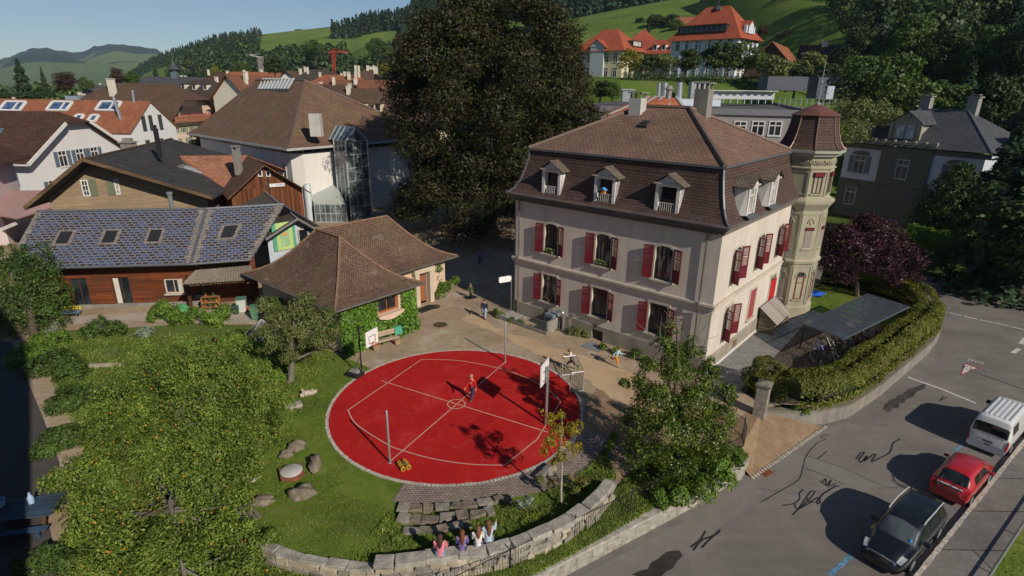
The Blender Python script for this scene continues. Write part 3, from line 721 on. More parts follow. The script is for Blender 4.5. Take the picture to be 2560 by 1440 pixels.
for x in (-14.4,-.78):
 m = MB(); m.tube([(x,-.4,8.98),(x,-.16,8.6),(x,-.12,8.3),(x,-.12,4.6),(x,-.24,4.4),(x,-.24,4.1),(x,-.12,3.9),(x,-.13,0)],.055,8); m.build('downpipe',M_ZINC,school)
m = MB(); m.tube([(.12,12.72,8.9),(.12,12.7,4.55),(.24,12.7,4.4),(.24,12.7,4.1),(.12,12.7,3.9),(.12,12.7,0)],.055,8); m.build('downpipe',M_ZINC,school)
# turret
tw = MB(); TC = Vector((.05,14.58,0)); ca = 1 / math.cos(math.pi / 8); o8 = math.pi / 8
def octo(prof): return [(a * ca,z) for a,z in prof]
tw.lathe(TC,octo([(1.86,-.05),(1.86,.85),(1.76,.95),(1.76,4.2),(1.88,4.24),(1.92,4.42),(1.78,4.56),(1.74,8.1),(1.8,8.2),(1.86,8.3),(2.05,8.62),(2.05,8.78),(1.7,9.0),(1.64,9.06),(1.64,10.95),(1.76,11.0),(1.76,11.08),(1.66,11.12),(1.66,11.75)]),8,o8)
turret = tw.build('turret',M_TURRET,school)
m = MB(); m.lathe(TC,octo([(1.68,11.72),(1.9,11.85),(1.96,11.98),(2.12,12.08),(2.14,12.24),(1.9,12.3)]),8,o8); m.build('turret_cornice',plaster('grey_green_cornice',(.36,.37,.31),.2),turret)
m = MB(); m.lathe(TC,octo([(2.1,12.24),(1.9,12.42),(1.7,12.75),(1.52,13.3),(1.4,13.9),(1.33,14.5)]),8,o8); tr_ = m.build('turret_roof',M_MANS,turret)
m = MB()
for k in range(8):
 a = o8 + k * math.pi / 4; m.tube([TC + Vector((math.cos(a) * d * ca,math.sin(a) * d * ca,z)) for d,z in ((2.1,12.26),(1.91,12.43),(1.71,12.76),(1.53,13.3),(1.41,13.9),(1.34,14.5))],.05,6)
m.build('hip_strip',paint('copper_strip',(.22,.13,.085),.45,.4),tr_)
M_COPPER = paint('brown_copper',(.2,.085,.06),.45,.35,.5,.25)
m = MB(); m.lathe(TC,octo([(1.44,14.46),(1.46,14.52),(.75,14.93),(.12,15.22),(.05,15.3)]),8,o8); cp = m.build('turret_cap',M_COPPER,turret)
m = MB(); m.lathe(TC,[(.2,15.2),(.16,15.3),(.05,15.36),(.045,15.9),(.09,16.0),(.04,16.1),(.04,16.5),(.1,16.62),(.03,16.74),(.022,17.9)],8); m.tube([TC + Vector((-.05,0,15.9)),TC + Vector((.55,.1,15.9))],.025,5); m.tube([TC + Vector((-.28,0,17.35)),TC + Vector((.3,0,17.42))],.02,5); m.build('finial',M_STEEL,cp)
for k in range(8):
 if k % 8 not in (0,6,7): continue
 phi = {0: 0,7: -math.pi / 4,6: -math.pi / 2}[k]; FM = Matrix.Translation(TC) @ Matrix.Rotation(phi + math.pi / 2,4,'Z')
 m = MB()
 for a_,z0,z1,w_ in ((1.64,9.1,10.92,1.24),(1.74,4.75,7.9,1.28),(1.76,1.1,4.05,1.28)):   # raised panel frames
  for s_ in (-1,1): m.span((s_ * w_ / 2 - .05,-a_ - .045,z0),(s_ * w_ / 2 + .05,-a_ + .02,z1))
  if a_ == 1.64: m.span((-.62,-a_ - .05,10.75),(.62,-a_ + .02,10.95))
  else: m.span((-w_ / 2,-a_ - .04,z1 - .06),(w_ / 2,-a_ + .02,z1 + .02))
 for (z,a_) in ((9.3,1.64),(5.35,1.74),(1.5,1.76)): m.span((-.44,-a_ - .1,z - .1),(.44,-a_ + .02,z))
 g_ = random.Random(k)
 for i in range(26):      # carved frieze of scrolls and leaves
  x = -.62 + 1.24 * i / 25; m.blob((x,-1.69,11.42 + .1 * math.sin(i * 1.9) + g_.uniform(-.04,.04)),(.05,.05,.08),i,.2,6,4)
 for i in range(9):       # cartouche over the middle window
  a = math.pi * (i / 8); m.blob((.22 * math.cos(a),-1.77,7.25 + .28 * math.sin(a)),(.055,.05,.055),i,.2,6,4)
 m.blob((0,-1.77,7.27),(.13,.05,.17),3,.1,8,6)
 for i in range(9): a = math.pi * i / 8; m.blob((.42 * math.cos(a),-1.79,3.2 + .42 * math.sin(a)),(.06,.05,.06),i,.1,6,4)
 m.move(FM); m.build('carved_ornament',M_TURRET,turret)
 if k == 6: continue
 window(turret,FM,-.33,.33,9.3,10.72,-1.66,.07,M_BROWNFR,(1,0))
 w = window(turret,FM,-.3,.3,5.35,6.92,-1.76,.06,M_BELT,(1,0)); w2 = window(turret,FM,-.3,.3,1.5,3.28,-1.78,.07,paint('red_brown_frame',(.2,.07,.04),.5),(0,1))
 for b in (((-.36,-1.8,10.5),(.36,-1.68,10.78)),((-.3,-1.85,6.7),(.3,-1.77,6.92))): m = MB(); m.span(*b); m.move(FM); m.build('window_blind',M_RED,turret)
 m = MB()
 for i in range(22): m.span((-.27,-1.81,5.42 + i * .058),(.27,-1.785,5.462 + i * .058))
 m.move(FM); m.build('slatted_blind',paint('old_slats',(.3,.27,.24),.7),turret)
 m = MB()
 n = 10
 for i in range(n): a,b = math.pi * i / n,math.pi * (i + 1) / n; m.face([(.3 * math.cos(a),-1.765,3.28 + .3 * math.sin(a)),(.3 * math.cos(b),-1.765,3.28 + .3 * math.sin(b)),(0,-1.765,3.28)])
 m.move(FM); m.build('fanlight',M_GLASS,turret)
# window boxes and pots on the upper sills
M_BOXLEAF = leaf('window_box_leaves',((.06,.12,.02),(.1,.17,.03),(.16,.22,.05),(.5,.45,.4)))
for i,c in enumerate((fx[0],fx[1])):
 t = thing('flower_box','green window box with white flowers on the %s upper sill' % ('leftmost','middle')[i],'flower box',HC + Matrix.Rotation(-TH,3,'Z') @ Vector((c,-.02,5.22)),-TH)
 m = MB(); m.span((-.42,-.1,0),(.42,.1,.16)); m.build('trough',paint('trough_brown',(.1,.06,.04),.7),t)
 g = np.random.default_rng(i); P = np.stack([g.uniform(-.45,.45,260),g.uniform(-.14,.12,260),g.uniform(.12,.42,260)],-1); leaf_quads('flowers',P,np.tile((0,-.4,1),(260,1)),.05,M_BOXLEAF,t,.6,i)
t = thing('flower_pot','terracotta pot with a dry plant on the lower left sill','flower pot',HC + Matrix.Rotation(-TH,3,'Z') @ Vector((fx[0] + .05,-.06,1.68)),-TH)
m = MB(); m.lathe((0,0,0),[(.07,0),(.1,.17),(.115,.17),(.115,.21)],12); m.build('pot',paint('terracotta',(.4,.12,.06),.8),t)
g = np.random.default_rng(4); leaf_quads('plant',np.stack([g.normal(-.1,.12,90),g.normal(0,.06,90),g.uniform(.2,.5,90)],-1),np.tile((0,-1,.5),(90,1)),.04,leaf('dry_leaves',((.2,.12,.04),(.25,.17,.06))),t)
# ================================================================== NEIGHBOURING BUILDINGS
class W:
 """collects a building's parts given in world metres and hangs them on one Empty at its base"""
 def __init__(s,name,label,cat,loc,group=None): s.root = thing(name,label,cat,loc,0,group); s.T = Matrix.Translation(-Vector(loc))
 def add(s,mb,name,mat,parent=None,smooth=False,label=None):
  mb.move(s.T); o = mb.build(name,mat,parent or s.root,smooth)
  if label: o['label'] = label
  return o
 def M(s,o,ang): return s.T @ frameM(o,ang)
 def win(s,o,ang,x0,x1,z0,z1,**k): return window(k.pop('parent',s.root),s.M(o,ang),x0,x1,z0,z1,**k)
def angle(a,b): return math.atan2(b[1] - a[1],b[0] - a[0])
def V3(p,z): return Vector((p[0],p[1],z))
def on_plane(u,v,p,q):
 n = Vector((q[1] - p[1],p[0] - q[0],0)); d = sight(u,v); c = Vector((0,0,CAM_H)); return c + d * ((Vector(p) - c).dot(n) / d.dot(n))
# ---- garden pavilion: two hipped roofs over rounded walls
PF,PA = Vector((-10.57,31.52,0)),RAD(50.63)
pav = thing('pavilion','low pavilion with bell-cast brown tiled hip roofs and an ivy-clad front','pavilion',PF,PA)
M_PTILE = tiles('pavilion_tiles',(.13,.08,.056),(.19,.12,.086),.18,.16,(.115,.105,.04),.85,.02,.88,.18,.55,(.38,.33,.28),.3)
M_PINK = plaster('pinkish_plaster',(.6,.44,.33),.2,1.2)
def bell(P_e,P_r,ze,zr,up=.36,drop=.42):
 """point on a bell-cast slope between eave and ridge"""
 return Vector((P_e[0] + (P_r[0] - P_e[0]) * up,P_e[1] + (P_r[1] - P_e[1]) * up,ze + (zr - ze) * up * .7))
m = MB(); ze,zr = 3.3,6.45
def slope(m,e,r_):   # e: eave points, r_: matching ridge points (may repeat)
 n = 5
 rows = []
 for i in range(n + 1):
  t = i / n; zz = t - .22 * math.sin(math.pi * t) * (1 - t * .3)
  rows.append([Vector((a[0] + (b[0] - a[0]) * t,a[1] + (b[1] - a[1]) * t,ze + (b[2] - ze) * zz)) for a,b in zip(e,r_)])
 for i in range(n):
  for k in range(len(e) - 1):
   q = [rows[i][k],rows[i][k + 1],rows[i + 1][k + 1],rows[i + 1][k]]
   if (q[2] - q[3]).length < 1e-6: q = q[:3]
   m.face(q)
A1,A2,B1,B2 = (3.6,4.2,zr),(3.65,7.1,zr),(9.85,7.1,zr),(3.65,7.1,zr)
slope(m,[(0,0),(7.14,0)],[A1,A1]); slope(m,[(0,11.2),(0,7.1),(0,4.2),(0,0)],[A2,A2,A1,A1]); slope(m,[(7.14,0),(7.14,3.0)],[A1,(3.65,7.0,zr)])
slope(m,[(7.14,3.0),(13.4,3.0)],[(3.9,7.1,zr),B1]); slope(m,[(13.4,3.0),(13.4,11.2)],[B1,B1]); slope(m,[(13.4,11.2),(0,11.2)],[B1,A2])
m.face([(0,0,ze),(0,11.2,ze),(13.4,11.2,ze),(13.4,3,ze),(7.14,3,ze),(7.14,0,ze)])
roof = m.build('roof',M_PTILE,pav)
m = MB()
def bellpts(e,r_): return [Vector((e[0] + (r_[0] - e[0]) * t,e[1] + (r_[1] - e[1]) * t,ze + (r_[2] - ze) * (t - .22 * math.sin(math.pi * t) * (1 - t * .3)) + .03)) for t in [i / 8 for i in range(9)]]
for e,r_ in (((0,0),A1),((7.14,0),A1),((13.4,3),B1),((0,11.2),A2)): m.tube(bellpts(e,r_),.09,6)
m.tube([Vector(A1) + Vector((0,0,.03)),Vector(A2) + Vector((0,0,.03)),Vector(B1) + Vector((0,0,.03))],.1,6); m.build('ridge_tiles',paint('ridge_tile',(.2,.12,.08),.85,0,.2,.3),roof)
m = MB(); m.tube([(-.06,-.06,3.26),(7.2,-.06,3.26)],.07,6); m.tube([(7.2,2.94,3.26),(13.46,2.94,3.26)],.07,6); m.tube([(-.06,-.06,3.26),(-.06,11.2,3.26)],.07,6); m.tube([(13.46,2.94,3.26),(13.46,11.2,3.26)],.07,6); m.build('gutter',M_ZINC,pav)
m = MB(); wall_open(m,.9,6.4,0,3.25,[(3.7,5.4,1.75,2.9)],.3); m.move(Matrix.Translation((0,.7,0)))
m2 = MB(); wall_open(m2,6.4,12.7,0,3.25,[(9.7,10.7,0,2.4)],.4); m2.move(Matrix.Translation((0,3.75,0))); m.raw(m2.v,m2.f)
m.face([(.9,.7,0),(.9,.7,3.25),(.9,10.4,3.25),(.9,10.4,0)]); m.face([(6.4,.7,0),(6.4,3.75,0),(6.4,3.75,3.25),(6.4,.7,3.25)]); m.face([(12.7,3.75,0),(12.7,10.4,0),(12.7,10.4,3.25),(12.7,3.75,3.25)])
m.build('wall',M_PINK,pav)
window(pav,Matrix.Translation((0,.7,0)),3.7,5.4,1.75,2.9,.2,.13,paint('orange_brown_wood',(.32,.1,.03),.5),(1,0))
m = MB()
for i in range(12): t0,t1 = i / 12,(i + 1) / 12; za,zb_ = [1.62 - .28 * math.sin(math.pi * t) for t in (t0,t1)]; x0,x1 = 3.5 + 2.1 * t0,3.5 + 2.1 * t1; m.raw([(x0,.35,za),(x1,.35,zb_),(x1,.7,zb_),(x0,.7,za),(x0,.35,1.74),(x1,.35,1.74),(x1,.7,1.74),(x0,.7,1.74)],[(0,1,5,4),(4,5,6,7),(3,2,1,0)])
m.build('curved_sill',M_PINK,pav)
d = MB(); d.span((9.74,4.05,0),(10.66,4.11,2.36))
for k in range(5): d.span((9.78 + k * .175,4.03,.05),(9.93 + k * .175,4.05,2.3))
d.build('door',paint('orange_brown_wood',(.32,.1,.03),.5),pav)
m = MB(); m.span((9.3,3.35,0),(9.68,3.74,2.6)); m.span((10.72,3.35,0),(11.1,3.74,2.6)); m.span((9.2,3.3,2.6),(11.2,3.745,3.0)); m.build('door_surround',plaster('pale_lime_plaster',(.55,.47,.36),.2),pav)
# ivy: a skin of leaves on the front wall, thick over the ground
g = np.random.default_rng(11); n = 9000
x = g.uniform(.7,6.75,n); z = g.uniform(0,3.15,n); keep = ~((x > 3.45) & (x < 5.6) & (z > 1.35) & (z < 2.95)); keep &= g.random(n) < .55 + .45 * np.sin(x * 2.1 + 1) * np.sin(z * 1.7) + .35
x,z = x[keep],z[keep]; P = np.stack([x,.58 - g.random(len(x)) ** 2 * (.25 + .5 * np.clip(1 - z / 1.6,0,1)),z],-1); N = np.tile((.1,-1,.55),(len(x),1))
M_IVY = leaf('ivy_leaves',((.035,.08,.01),(.06,.135,.014),(.09,.19,.02),(.13,.22,.04)),.3)
n2 = 2600; y2 = g.uniform(.6,3.4,n2); P2 = np.stack([6.5 + g.random(n2) ** 2 * .4,y2,g.uniform(0,3.0,n2)],-1); P = np.concatenate([P,P2]); N = np.concatenate([N,np.tile((1,-.3,.5),(n2,1))])
leaf_quads('ivy',P,N,.1,M_IVY,pav,.8,1,.8)
# ---- long timber house with the photovoltaic tile roof
M_RWOOD = planks('redbrown_boards',(.16,.044,.016),.17,False,.35,.6,(.075,.04,.026)); M_DWOOD = planks('dark_timber',(.09,.045,.025),.16,True,.4); M_BWOOD = planks('brown_barn_boards',(.13,.045,.018),.2,True,.5,.75)
def pv_mat():
 t = NT('photovoltaic_tiles').set(rough=.35,spec=.4); uv = t.coord('UV'); o = t.coord(); q = t.n('ShaderNodeTexBrick')
 q.inputs['Scale'].default_value = 1; q.inputs['Mortar Size'].default_value = .055; q.inputs['Brick Width'].default_value = .46; q.inputs['Row Height'].default_value = .265; q.inputs['Mortar Smooth'].default_value = .15
 q.inputs['Color1'].default_value = (0,0,0,1); q.inputs['Color2'].default_value = (1,1,1,1); q.inputs['Mortar'].default_value = (.5,.5,.5,1); t.l(uv,q.inputs['Vector'])
 c = t.ramp(q.outputs[0],[(.0,(.03,.018,.017)),(.35,(.042,.03,.03)),(.5,(.026,.038,.08)),(.8,(.036,.054,.125)),(1.,(.06,.085,.17))])
 c = t.mix(1.,c,t.ramp(t.noise(o,6,3),[(.3,.75),(.7,1.25)]),'MULTIPLY'); t.col(t.mix(q.outputs[1],c,(.15,.147,.158))); t.bump(q.outputs[1],-.5,.02); return t.m
M_PV = pv_mat(); M_PVEDGE = tiles('pale_edge_tiles',(.2,.18,.16),(.24,.21,.18),.46,.265,(.1,.1,.06),.2,.02)
S0,S1,S2 = Vector((-35.6,38.0,3.55)),Vector((-23.5,39.83,3.55)),Vector((-19.7,41.15,3.55)); Q0,Q1,Q2 = Vector((-36.38,42.9,6.6)),Vector((-24.41,44.75,6.6)),Vector((-19.06,47.01,6.6))
sol = W('timber_house','long red-brown timber house with blue photovoltaic roof tiles','house',(-29,40,0))
m = MB(); slab(m,[S0,S1,Q1,Q0],.14); slab(m,[S1,S2,Q2,Q1],.14); slab(m,[Q0,Q1,(-25.2,50,3.6),(-37.2,48,3.6)],.14); slab(m,[Q1,Q2,(-18.2,52.4,3.6),(-25.2,50,3.6)],.14)
rf = sol.add(m,'roof',M_PV)
def onslope(a,b,c,d,s,t,up=.012): return a.lerp(b,s).lerp(d.lerp(c,s),t) + Vector((0,0,up))
for (a,b,c,d,s0,s1) in ((S0,S1,Q1,Q0,0,.022),(S0,S1,Q1,Q0,.968,.99),(S1,S2,Q2,Q1,.03,.08),(S1,S2,Q2,Q1,.93,1.)):
 m = MB()
 for k in range(12):
  t0,t1 = k / 12,(k + .98) / 12; j = .012 * (k % 2) * (1 if s0 < .5 else -1) * (3 if a is S1 else 1)
  m.face([onslope(a,b,c,d,s0 + (0 if s0 < .5 else j),t0),onslope(a,b,c,d,s1 + (j if s0 < .5 else 0),t0),onslope(a,b,c,d,s1 + (j if s0 < .5 else 0),t1),onslope(a,b,c,d,s0 + (0 if s0 < .5 else j),t1)])
 sol.add(m,'edge_tiles',M_PVEDGE,rf)
m = MB(); m.tube([S1 + Vector((0,0,.03)),Q1 + Vector((0,0,.03))],.1,6); m.tube([Q0,Q1,Q2],.12,6); sol.add(m,'ridge_cap',M_LEAD,rf)
for (a,b,c,d,s,t) in ((S0,S1,Q1,Q0,.235,.5),(S0,S1,Q1,Q0,.49,.5),(S0,S1,Q1,Q0,.745,.5),(S1,S2,Q2,Q1,.42,.52)):
 ds = .032 if a is S0 else .09; m = MB(); q = [onslope(a,b,c,d,s + i * ds,t + k * .1,.09) for i,k in ((-1,-1),(1,-1),(1,1),(-1,1))]; slab(m,q,.12)
 fl = MB(); q2 = [onslope(a,b,c,d,s + i * ds * 1.6,t + k * .14,.02) for i,k in ((-1,-1),(1,-1),(1,1),(-1,1))]; fl.face(q2)
 sk = sol.add(m,'skylight',paint('black_blind',(.018,.018,.02),.6)); sol.add(fl,'flashing',M_PVEDGE,sk)
wv = Vector((-.152,.988,0)); w0,w1,w2 = S0 + wv * 1.1 + (S1 - S0).normalized() * .6,S1 + wv * 1.1,S2 + Vector((-.2,1.05,0)); w0.z = w1.z = w2.z = 0
A_ = angle(w0,w1); LW = (w1 - w0).length; lw = lambda P: (Vector(P[:2]) - Vector(w0[:2])).dot(Vector((math.cos(A_),math.sin(A_))))
dx = [lw(G(*p)) for p in [(185,775),(225,775),(283,775),(325,775)]]; wx = [lw(G(403,735,1.2)),lw(G(448,735,1.2))]
m = MB(); ops = [(dx[0],dx[1],.12,2.35),(dx[2],dx[3],.12,2.35),(wx[0],wx[1],.95,2.1)]; wall_open(m,0,LW,.28,4.1,ops,.22); m.move(frameM(w0,A_))
m2 = MB(); wall_open(m2,0,(w2 - w1).length,.0,4.1,[],.1); m2.move(frameM(w1,angle(w1,w2))); m.raw(m2.v,m2.f)
b0,b2 = Vector((-37,47.5,0)),Vector((-18.6,51.8,0)); m.face([w0,w0 + Vector((0,0,4)),V3(Q0,6.4) + Vector((.6,0,0)),b0 + Vector((.5,0,3.6)),b0]); sol.add(m,'wall',M_RWOOD)
m = MB(); m.span((-.02,-.04,0),(LW,.1,.28)); m.move(frameM(w0,A_)); sol.add(m,'footing',M_CONC)
for i in (0,1):
 f_ = MB(); sol.win(w0,A_,ops[i][0],ops[i][1],.14,2.35,y=.12,fr=.07,mat=paint('dark_door_frame',(.07,.04,.03),.5),mull=(1,0),name='glazed_door')
f_ = MB(); f_.span((dx[2] + .06,.12,.2),(dx[2] + .42,.14,2.25)); f_.move(frameM(w0,A_)); sol.add(f_,'curtain',paint('cream_curtain',(.55,.52,.45),.9))
sol.win(w0,A_,wx[0],wx[1],.95,2.1,y=.05,fr=.09,mat=paint('pale_frame',(.5,.42,.33),.6),mull=(1,0))
f_ = MB(); f_.span((wx[0] - .1,-.18,.85),(wx[1] + .1,.0,.94)); f_.span((wx[1] - .4,.06,1.05),(wx[1] - .12,.075,2.0)); f_.move(frameM(w0,A_)); sol.add(f_,'window_sill',M_SURR)
m = MB(); m.tube([S0 + Vector((0,-.06,-.02)),S1 + Vector((0,-.06,-.02)),S2 + Vector((0,-.06,-.02))],.075,6); sol.add(m,'gutter',M_LEAD)
m = MB(); m.tube([S1 + Vector((.1,.1,-.1)),S1 + Vector((.15,1.0,-.6)),V3(w1,.1) + Vector((.1,-.1,0))],.05,6); sol.add(m,'downpipe',M_LEAD)
m = MB(); m.tube([Vector((-27.6,45.6,5.9)),Vector((-27.6,45.6,7.6))],.17,10); m.tube([Vector((-27.6,45.6,7.6)),Vector((-27.6,45.6,7.75))],.24,10); sol.add(m,'flue',M_STEEL)
# porch with corrugated roof
def corrugated(m,a,b,c,d,n=26,amp=.05):
 for i in range(n):
  q = []
  for (s,e0,e1) in ((i,a,d),(i + 1,a,d)): pass
  for k in (0,1):
   s0,s1 = (i + k * .5) / n,(i + (k + 1) * .5) / n; z0,z1 = (amp if k == 0 else 0),(0 if k == 0 else amp)
   p0,p1,p2,p3 = a.lerp(b,s0),a.lerp(b,s1),d.lerp(c,s1),d.lerp(c,s0)
   up0,up1 = Vector((0,0,z0)),Vector((0,0,z1)); m.face([p0 + up0,p1 + up1,p2 + up1,p3 + up0])
pa,pb,pc,pd = G(455,712,2.75),G(640,700,2.75),G(628,664,3.4),G(490,676,3.4)
m = MB(); corrugated(m,pa,pb,pc,pd); pr = sol.add(m,'porch_roof',tiles('corrugated_cement',(.2,.17,.13),(.23,.195,.15),5,5,(.09,.085,.04),.6,.0,.9,.15,.2))
for p in (G(480,775),G(637,768)):
 m = MB(); m.beam(p,V3(p,2.7),.16); sol.add(m,'porch_post',M_DWOOD)
m = MB(); m.beam(pa + Vector((.3,.3,-.12)),pb + Vector((-.2,.3,-.12)),.14,.16)
for i in range(6): m.beam(pa.lerp(pb,.08 + i * .17) + Vector((0,0,-.06)),pd.lerp(pc,.08 + i * .17) + Vector((0,0,-.06)),.08,.1)
sol.add(m,'porch_beam',M_DWOOD)
# ---- annex with the crossing grey gable and the green door
anx = W('gabled_annex','pale blue annex with grey sheet roof and bright green loft door','house',(-17.5,45,0))
l0,r0 = G(664,600,4.3),G(795,577,4.3); a0 = on_plane(744,548,l0,r0); a1 = G(645,465,a0.z)
ad = (a1 - a0); l1,r1 = l0 + ad,r0 + ad
m = MB(); slab(m,[l0,a0,a1,l1],.12); slab(m,[a0,r0,r1,a1],.12); rfa = anx.add(m,'roof',tiles('grey_sheet_roof',(.085,.08,.072),(.105,.098,.088),.5,2.5,(.07,.065,.04),.4,.02,.75,.25,.4))
m = MB()
for p,q in ((l0,a0),(a0,r0),(a0,a1),(l1,a1),(a1,r1)): m.beam(p + Vector((0,0,.04)),q + Vector((0,0,.04)),.12,.08)
anx.add(m,'verge_trim',paint('pale_verge',(.24,.23,.22),.6),rfa)
ia = ad.normalized() * .9; wl,wr,wa = l0.lerp(a0,.1) + ia,r0.lerp(a0,.1) + ia,a0 + ia
m = MB(); m.face([V3(wl,0),V3(wr,0),wr - Vector((0,0,.15)),wa - Vector((0,0,.2)),wl - Vector((0,0,.15))]); rr1 = r1.lerp(a1,.1); m.face([V3(wr,0),V3(rr1,0),rr1 - Vector((0,0,.1)),wr - Vector((0,0,.1))]); anx.add(m,'wall',plaster('pale_blue_plaster',(.46,.5,.55),.2))
wan = angle(wl,wr); Lw = (V3(wr,0) - V3(wl,0)).length
m = MB(); m.span((Lw * .18,-.1,3.0),(Lw * .52,-.02,5.3)); m.move(frameM(V3(wl,0),wan)); gd = anx.add(m,'loft_door',paint('lime_green',(.42,.55,.2),.5))
m = MB(); m.span((Lw * .1,-.12,3.0),(Lw * .18,-.03,5.3)); m.span((Lw * .52,-.12,3.0),(Lw * .58,-.03,5.3)); m.move(frameM(V3(wl,0),wan)); anx.add(m,'door_frame',paint('sea_green',(.1,.33,.2),.5),gd)
m = MB(); m.span((Lw * .26,-.14,3.3),(Lw * .44,-.1,4.9)); m.move(frameM(V3(wl,0),wan)); anx.add(m,'door_panel',paint('pale_green_panel',(.3,.45,.25),.5),gd)
m = MB(); m.span((Lw * .3,-.18,4.2),(Lw * .4,-.14,4.45)); m.move(frameM(V3(wl,0),wan)); anx.add(m,'sign_plate',paint('orange_plate',(.6,.3,.1),.5),gd)
anx.win(V3(wl,0),wan,Lw * .64,Lw * .86,3.3,4.5,y=-.1,fr=.07,mat=paint('pale_frame',(.5,.42,.33),.6),mull=(0,0))
# ---- barn house with the dark slate gable
M_DSLATE = tiles('dark_cement_slates',(.038,.037,.038),(.058,.056,.055),.36,.22,(.07,.065,.05),.45,.016,.85,.25,.5,(.2,.2,.19),.35)
bl,br = G(60,520,5.5),G(530,495,5.5); ba = on_plane(205,399,bl,br); bb = G(430,347,ba.z); bdir = bb - ba
barn = W('barn_house','barn house with dark slate roof, deep eaves and a beige boarded gable','house',(-36,55,0))
m = MB(); slab(m,[bl,ba,bb,bl + bdir],.2); slab(m,[ba,br,br + bdir * 1.15,bb],.2); brf = barn.add(m,'roof',M_DSLATE)
m = MB(); m.beam(bl,ba,.1,.3); m.beam(ba,br,.1,.3); m.beam(ba + Vector((0,0,.05)),bb + Vector((0,0,.05)),.3,.1); barn.add(m,'bargeboard',planks('tan_bargeboard',(.12,.075,.04),.3,False),brf)
ib = bdir.normalized() * 2.3; gl,gr,ga = bl.lerp(ba,.16) + ib,br.lerp(ba,.12) + ib,ba + ib
m = MB(); m.face([V3(gl,0),V3(gr,0),gr - Vector((0,0,.25)),ga - Vector((0,0,.3)),gl - Vector((0,0,.25))]); m.face([V3(gr,0),V3(gr,0) + V3(bdir,0),gr + bdir - Vector((0,0,.25)),gr - Vector((0,0,.25))]); barn.add(m,'wall',planks('beige_boards',(.3,.22,.14),.22,False,.15,.8,(.2,.15,.1)))
bA = angle(gl,gr); bo = V3(gl,0); lb = lambda p: (Vector(p[:2]) - Vector(gl[:2])).dot(Vector((math.cos(bA),math.sin(bA))))
def onwall(u,v,o,A):
 n = Vector((math.sin(A),-math.cos(A),0)); d = sight(u,v); c = Vector((0,0,CAM_H)); t = (Vector(o) - c).dot(n) / d.dot(n); p = c + d * t; return (Vector(p[:2]) - Vector(o[:2])).dot(Vector((math.cos(A),math.sin(A)))),p.z
for (u0,v0,u1,v1,lit) in ((200,450,228,490,1),(283,447,303,486,0)):
 x0,z1 = onwall(u0,v0,bo,bA); x1,z0 = onwall(u1,v1,bo,bA); barn.win(bo,bA,x0,x1,z0,z1,y=-.06,fr=.1,mull=(1,2))
 for sx in ((x1 + .03,x1 + .62) if lit else (x0 - .62,x0 - .03),): s_ = MB(); s_.span((sx[0],-.1,z0),(sx[1],-.04,z1)); s_.move(frameM(bo,bA)); barn.add(s_,'shutter',paint('grey_green_shutter',(.12,.14,.08),.6))
def roof_chimney(w,u,v0,v1,dep,sx,mat=M_CONC,cap=True,name='chimney'):
 p,q = D(u,v1,dep),D(u,v0,dep); m = MB(); m.box((p.x,p.y,(p.z + q.z) / 2 - .4),(sx,sx,q.z - p.z + .8)); o = w.add(m,name,mat)
 if cap: m = MB(); m.box((p.x,p.y,q.z + .06),(sx * 1.25,sx * 1.25,.12)); m.box((p.x,p.y,q.z + .3),(sx * .7,sx * .7,.36)); w.add(m,'chimney_cap',mat,o)
roof_chimney(barn,325,357,380,63,1.1); roof_chimney(barn,398,325,376,60,.34,M_DARKMETAL)
bx,by = ba.lerp(br,.62),bb.lerp(br + bdir * 1.1,.62)
for k,s in ((.42,1),(.52,.6)):
 c = (ba.lerp(br,.6 + .03 * (k > .5))).lerp(bb.lerp(br + bdir,.6),k); ed,rd = (br - ba).normalized(),bdir.normalized(); m = MB(); q = [c + ed * a * .9 * s + rd * b * .5 * s + Vector((0,0,.12)) for a,b in ((-1,-1),(1,-1),(1,1),(-1,1))]; slab(m,q,.1)
 f = MB(); f.face([c + ed * a * 1.5 * s + rd * b * 1. * s + Vector((0,0,.03)) for a,b in ((-1,-1),(1,-1),(1,1),(-1,1))]); k_ = barn.add(m,'skylight',paint('skylight_glass',(.3,.36,.42),.1,0,.6)); barn.add(f,'flashing',M_PVEDGE,k_)
# ---- brown boarded barn with patched orange roof
wood = W('boarded_barn','dark brown boarded barn with patchy orange and brown tiled roofs','barn',(-28,62,0))
cl,cr_ = G(569,497,5.3),G(777,481,5.3); ca_ = on_plane(661,411,cl,cr_); cb = G(619,388,ca_.z); cd = cb - ca_
M_OTILE = tiles('patched_orange_tiles',(.3,.12,.07),(.4,.19,.12),.3,.2,(.12,.09,.05),.4,.02,.85,.2,.5,(.45,.3,.22),.5); M_BTILE = tiles('old_brown_tiles',(.12,.065,.04),(.18,.1,.06),.22,.18,(.08,.07,.03),.5,.02)
m = MB(); slab(m,[cl,ca_,cb,cl + cd],.15); slab(m,[ca_,cr_,cr_ + cd,cb],.15); wood.add(m,'roof',M_BTILE)
o0 = G(448,389,ca_.z - .05); m = MB(); slab(m,[o0,cb,G(560,470,5.6),G(505,478,5.2),G(492,455,5.9)],.12); slab(m,[o0,cb,cb + Vector((2,6,-2.5)),o0 + Vector((2,6,-2.5))],.12); wood.add(m,'side_roof',M_OTILE)
ic = cd.normalized() * .8; wl,wr,wa = cl.lerp(ca_,.12) + ic,cr_.lerp(ca_,.16) + ic,ca_ + ic
m = MB(); m.face([V3(wl,0),V3(wr,0),wr - Vector((0,0,.2)),wa - Vector((0,0,.25)),wl - Vector((0,0,.2))]); m.face([V3(wr,0),V3(wr,0) + V3(cd,0),wr + cd,wr]); m.face([V3(wl,0),V3(wl,0) + V3(cd,0),wl + cd,wl][::-1]); wood.add(m,'wall',M_BWOOD)
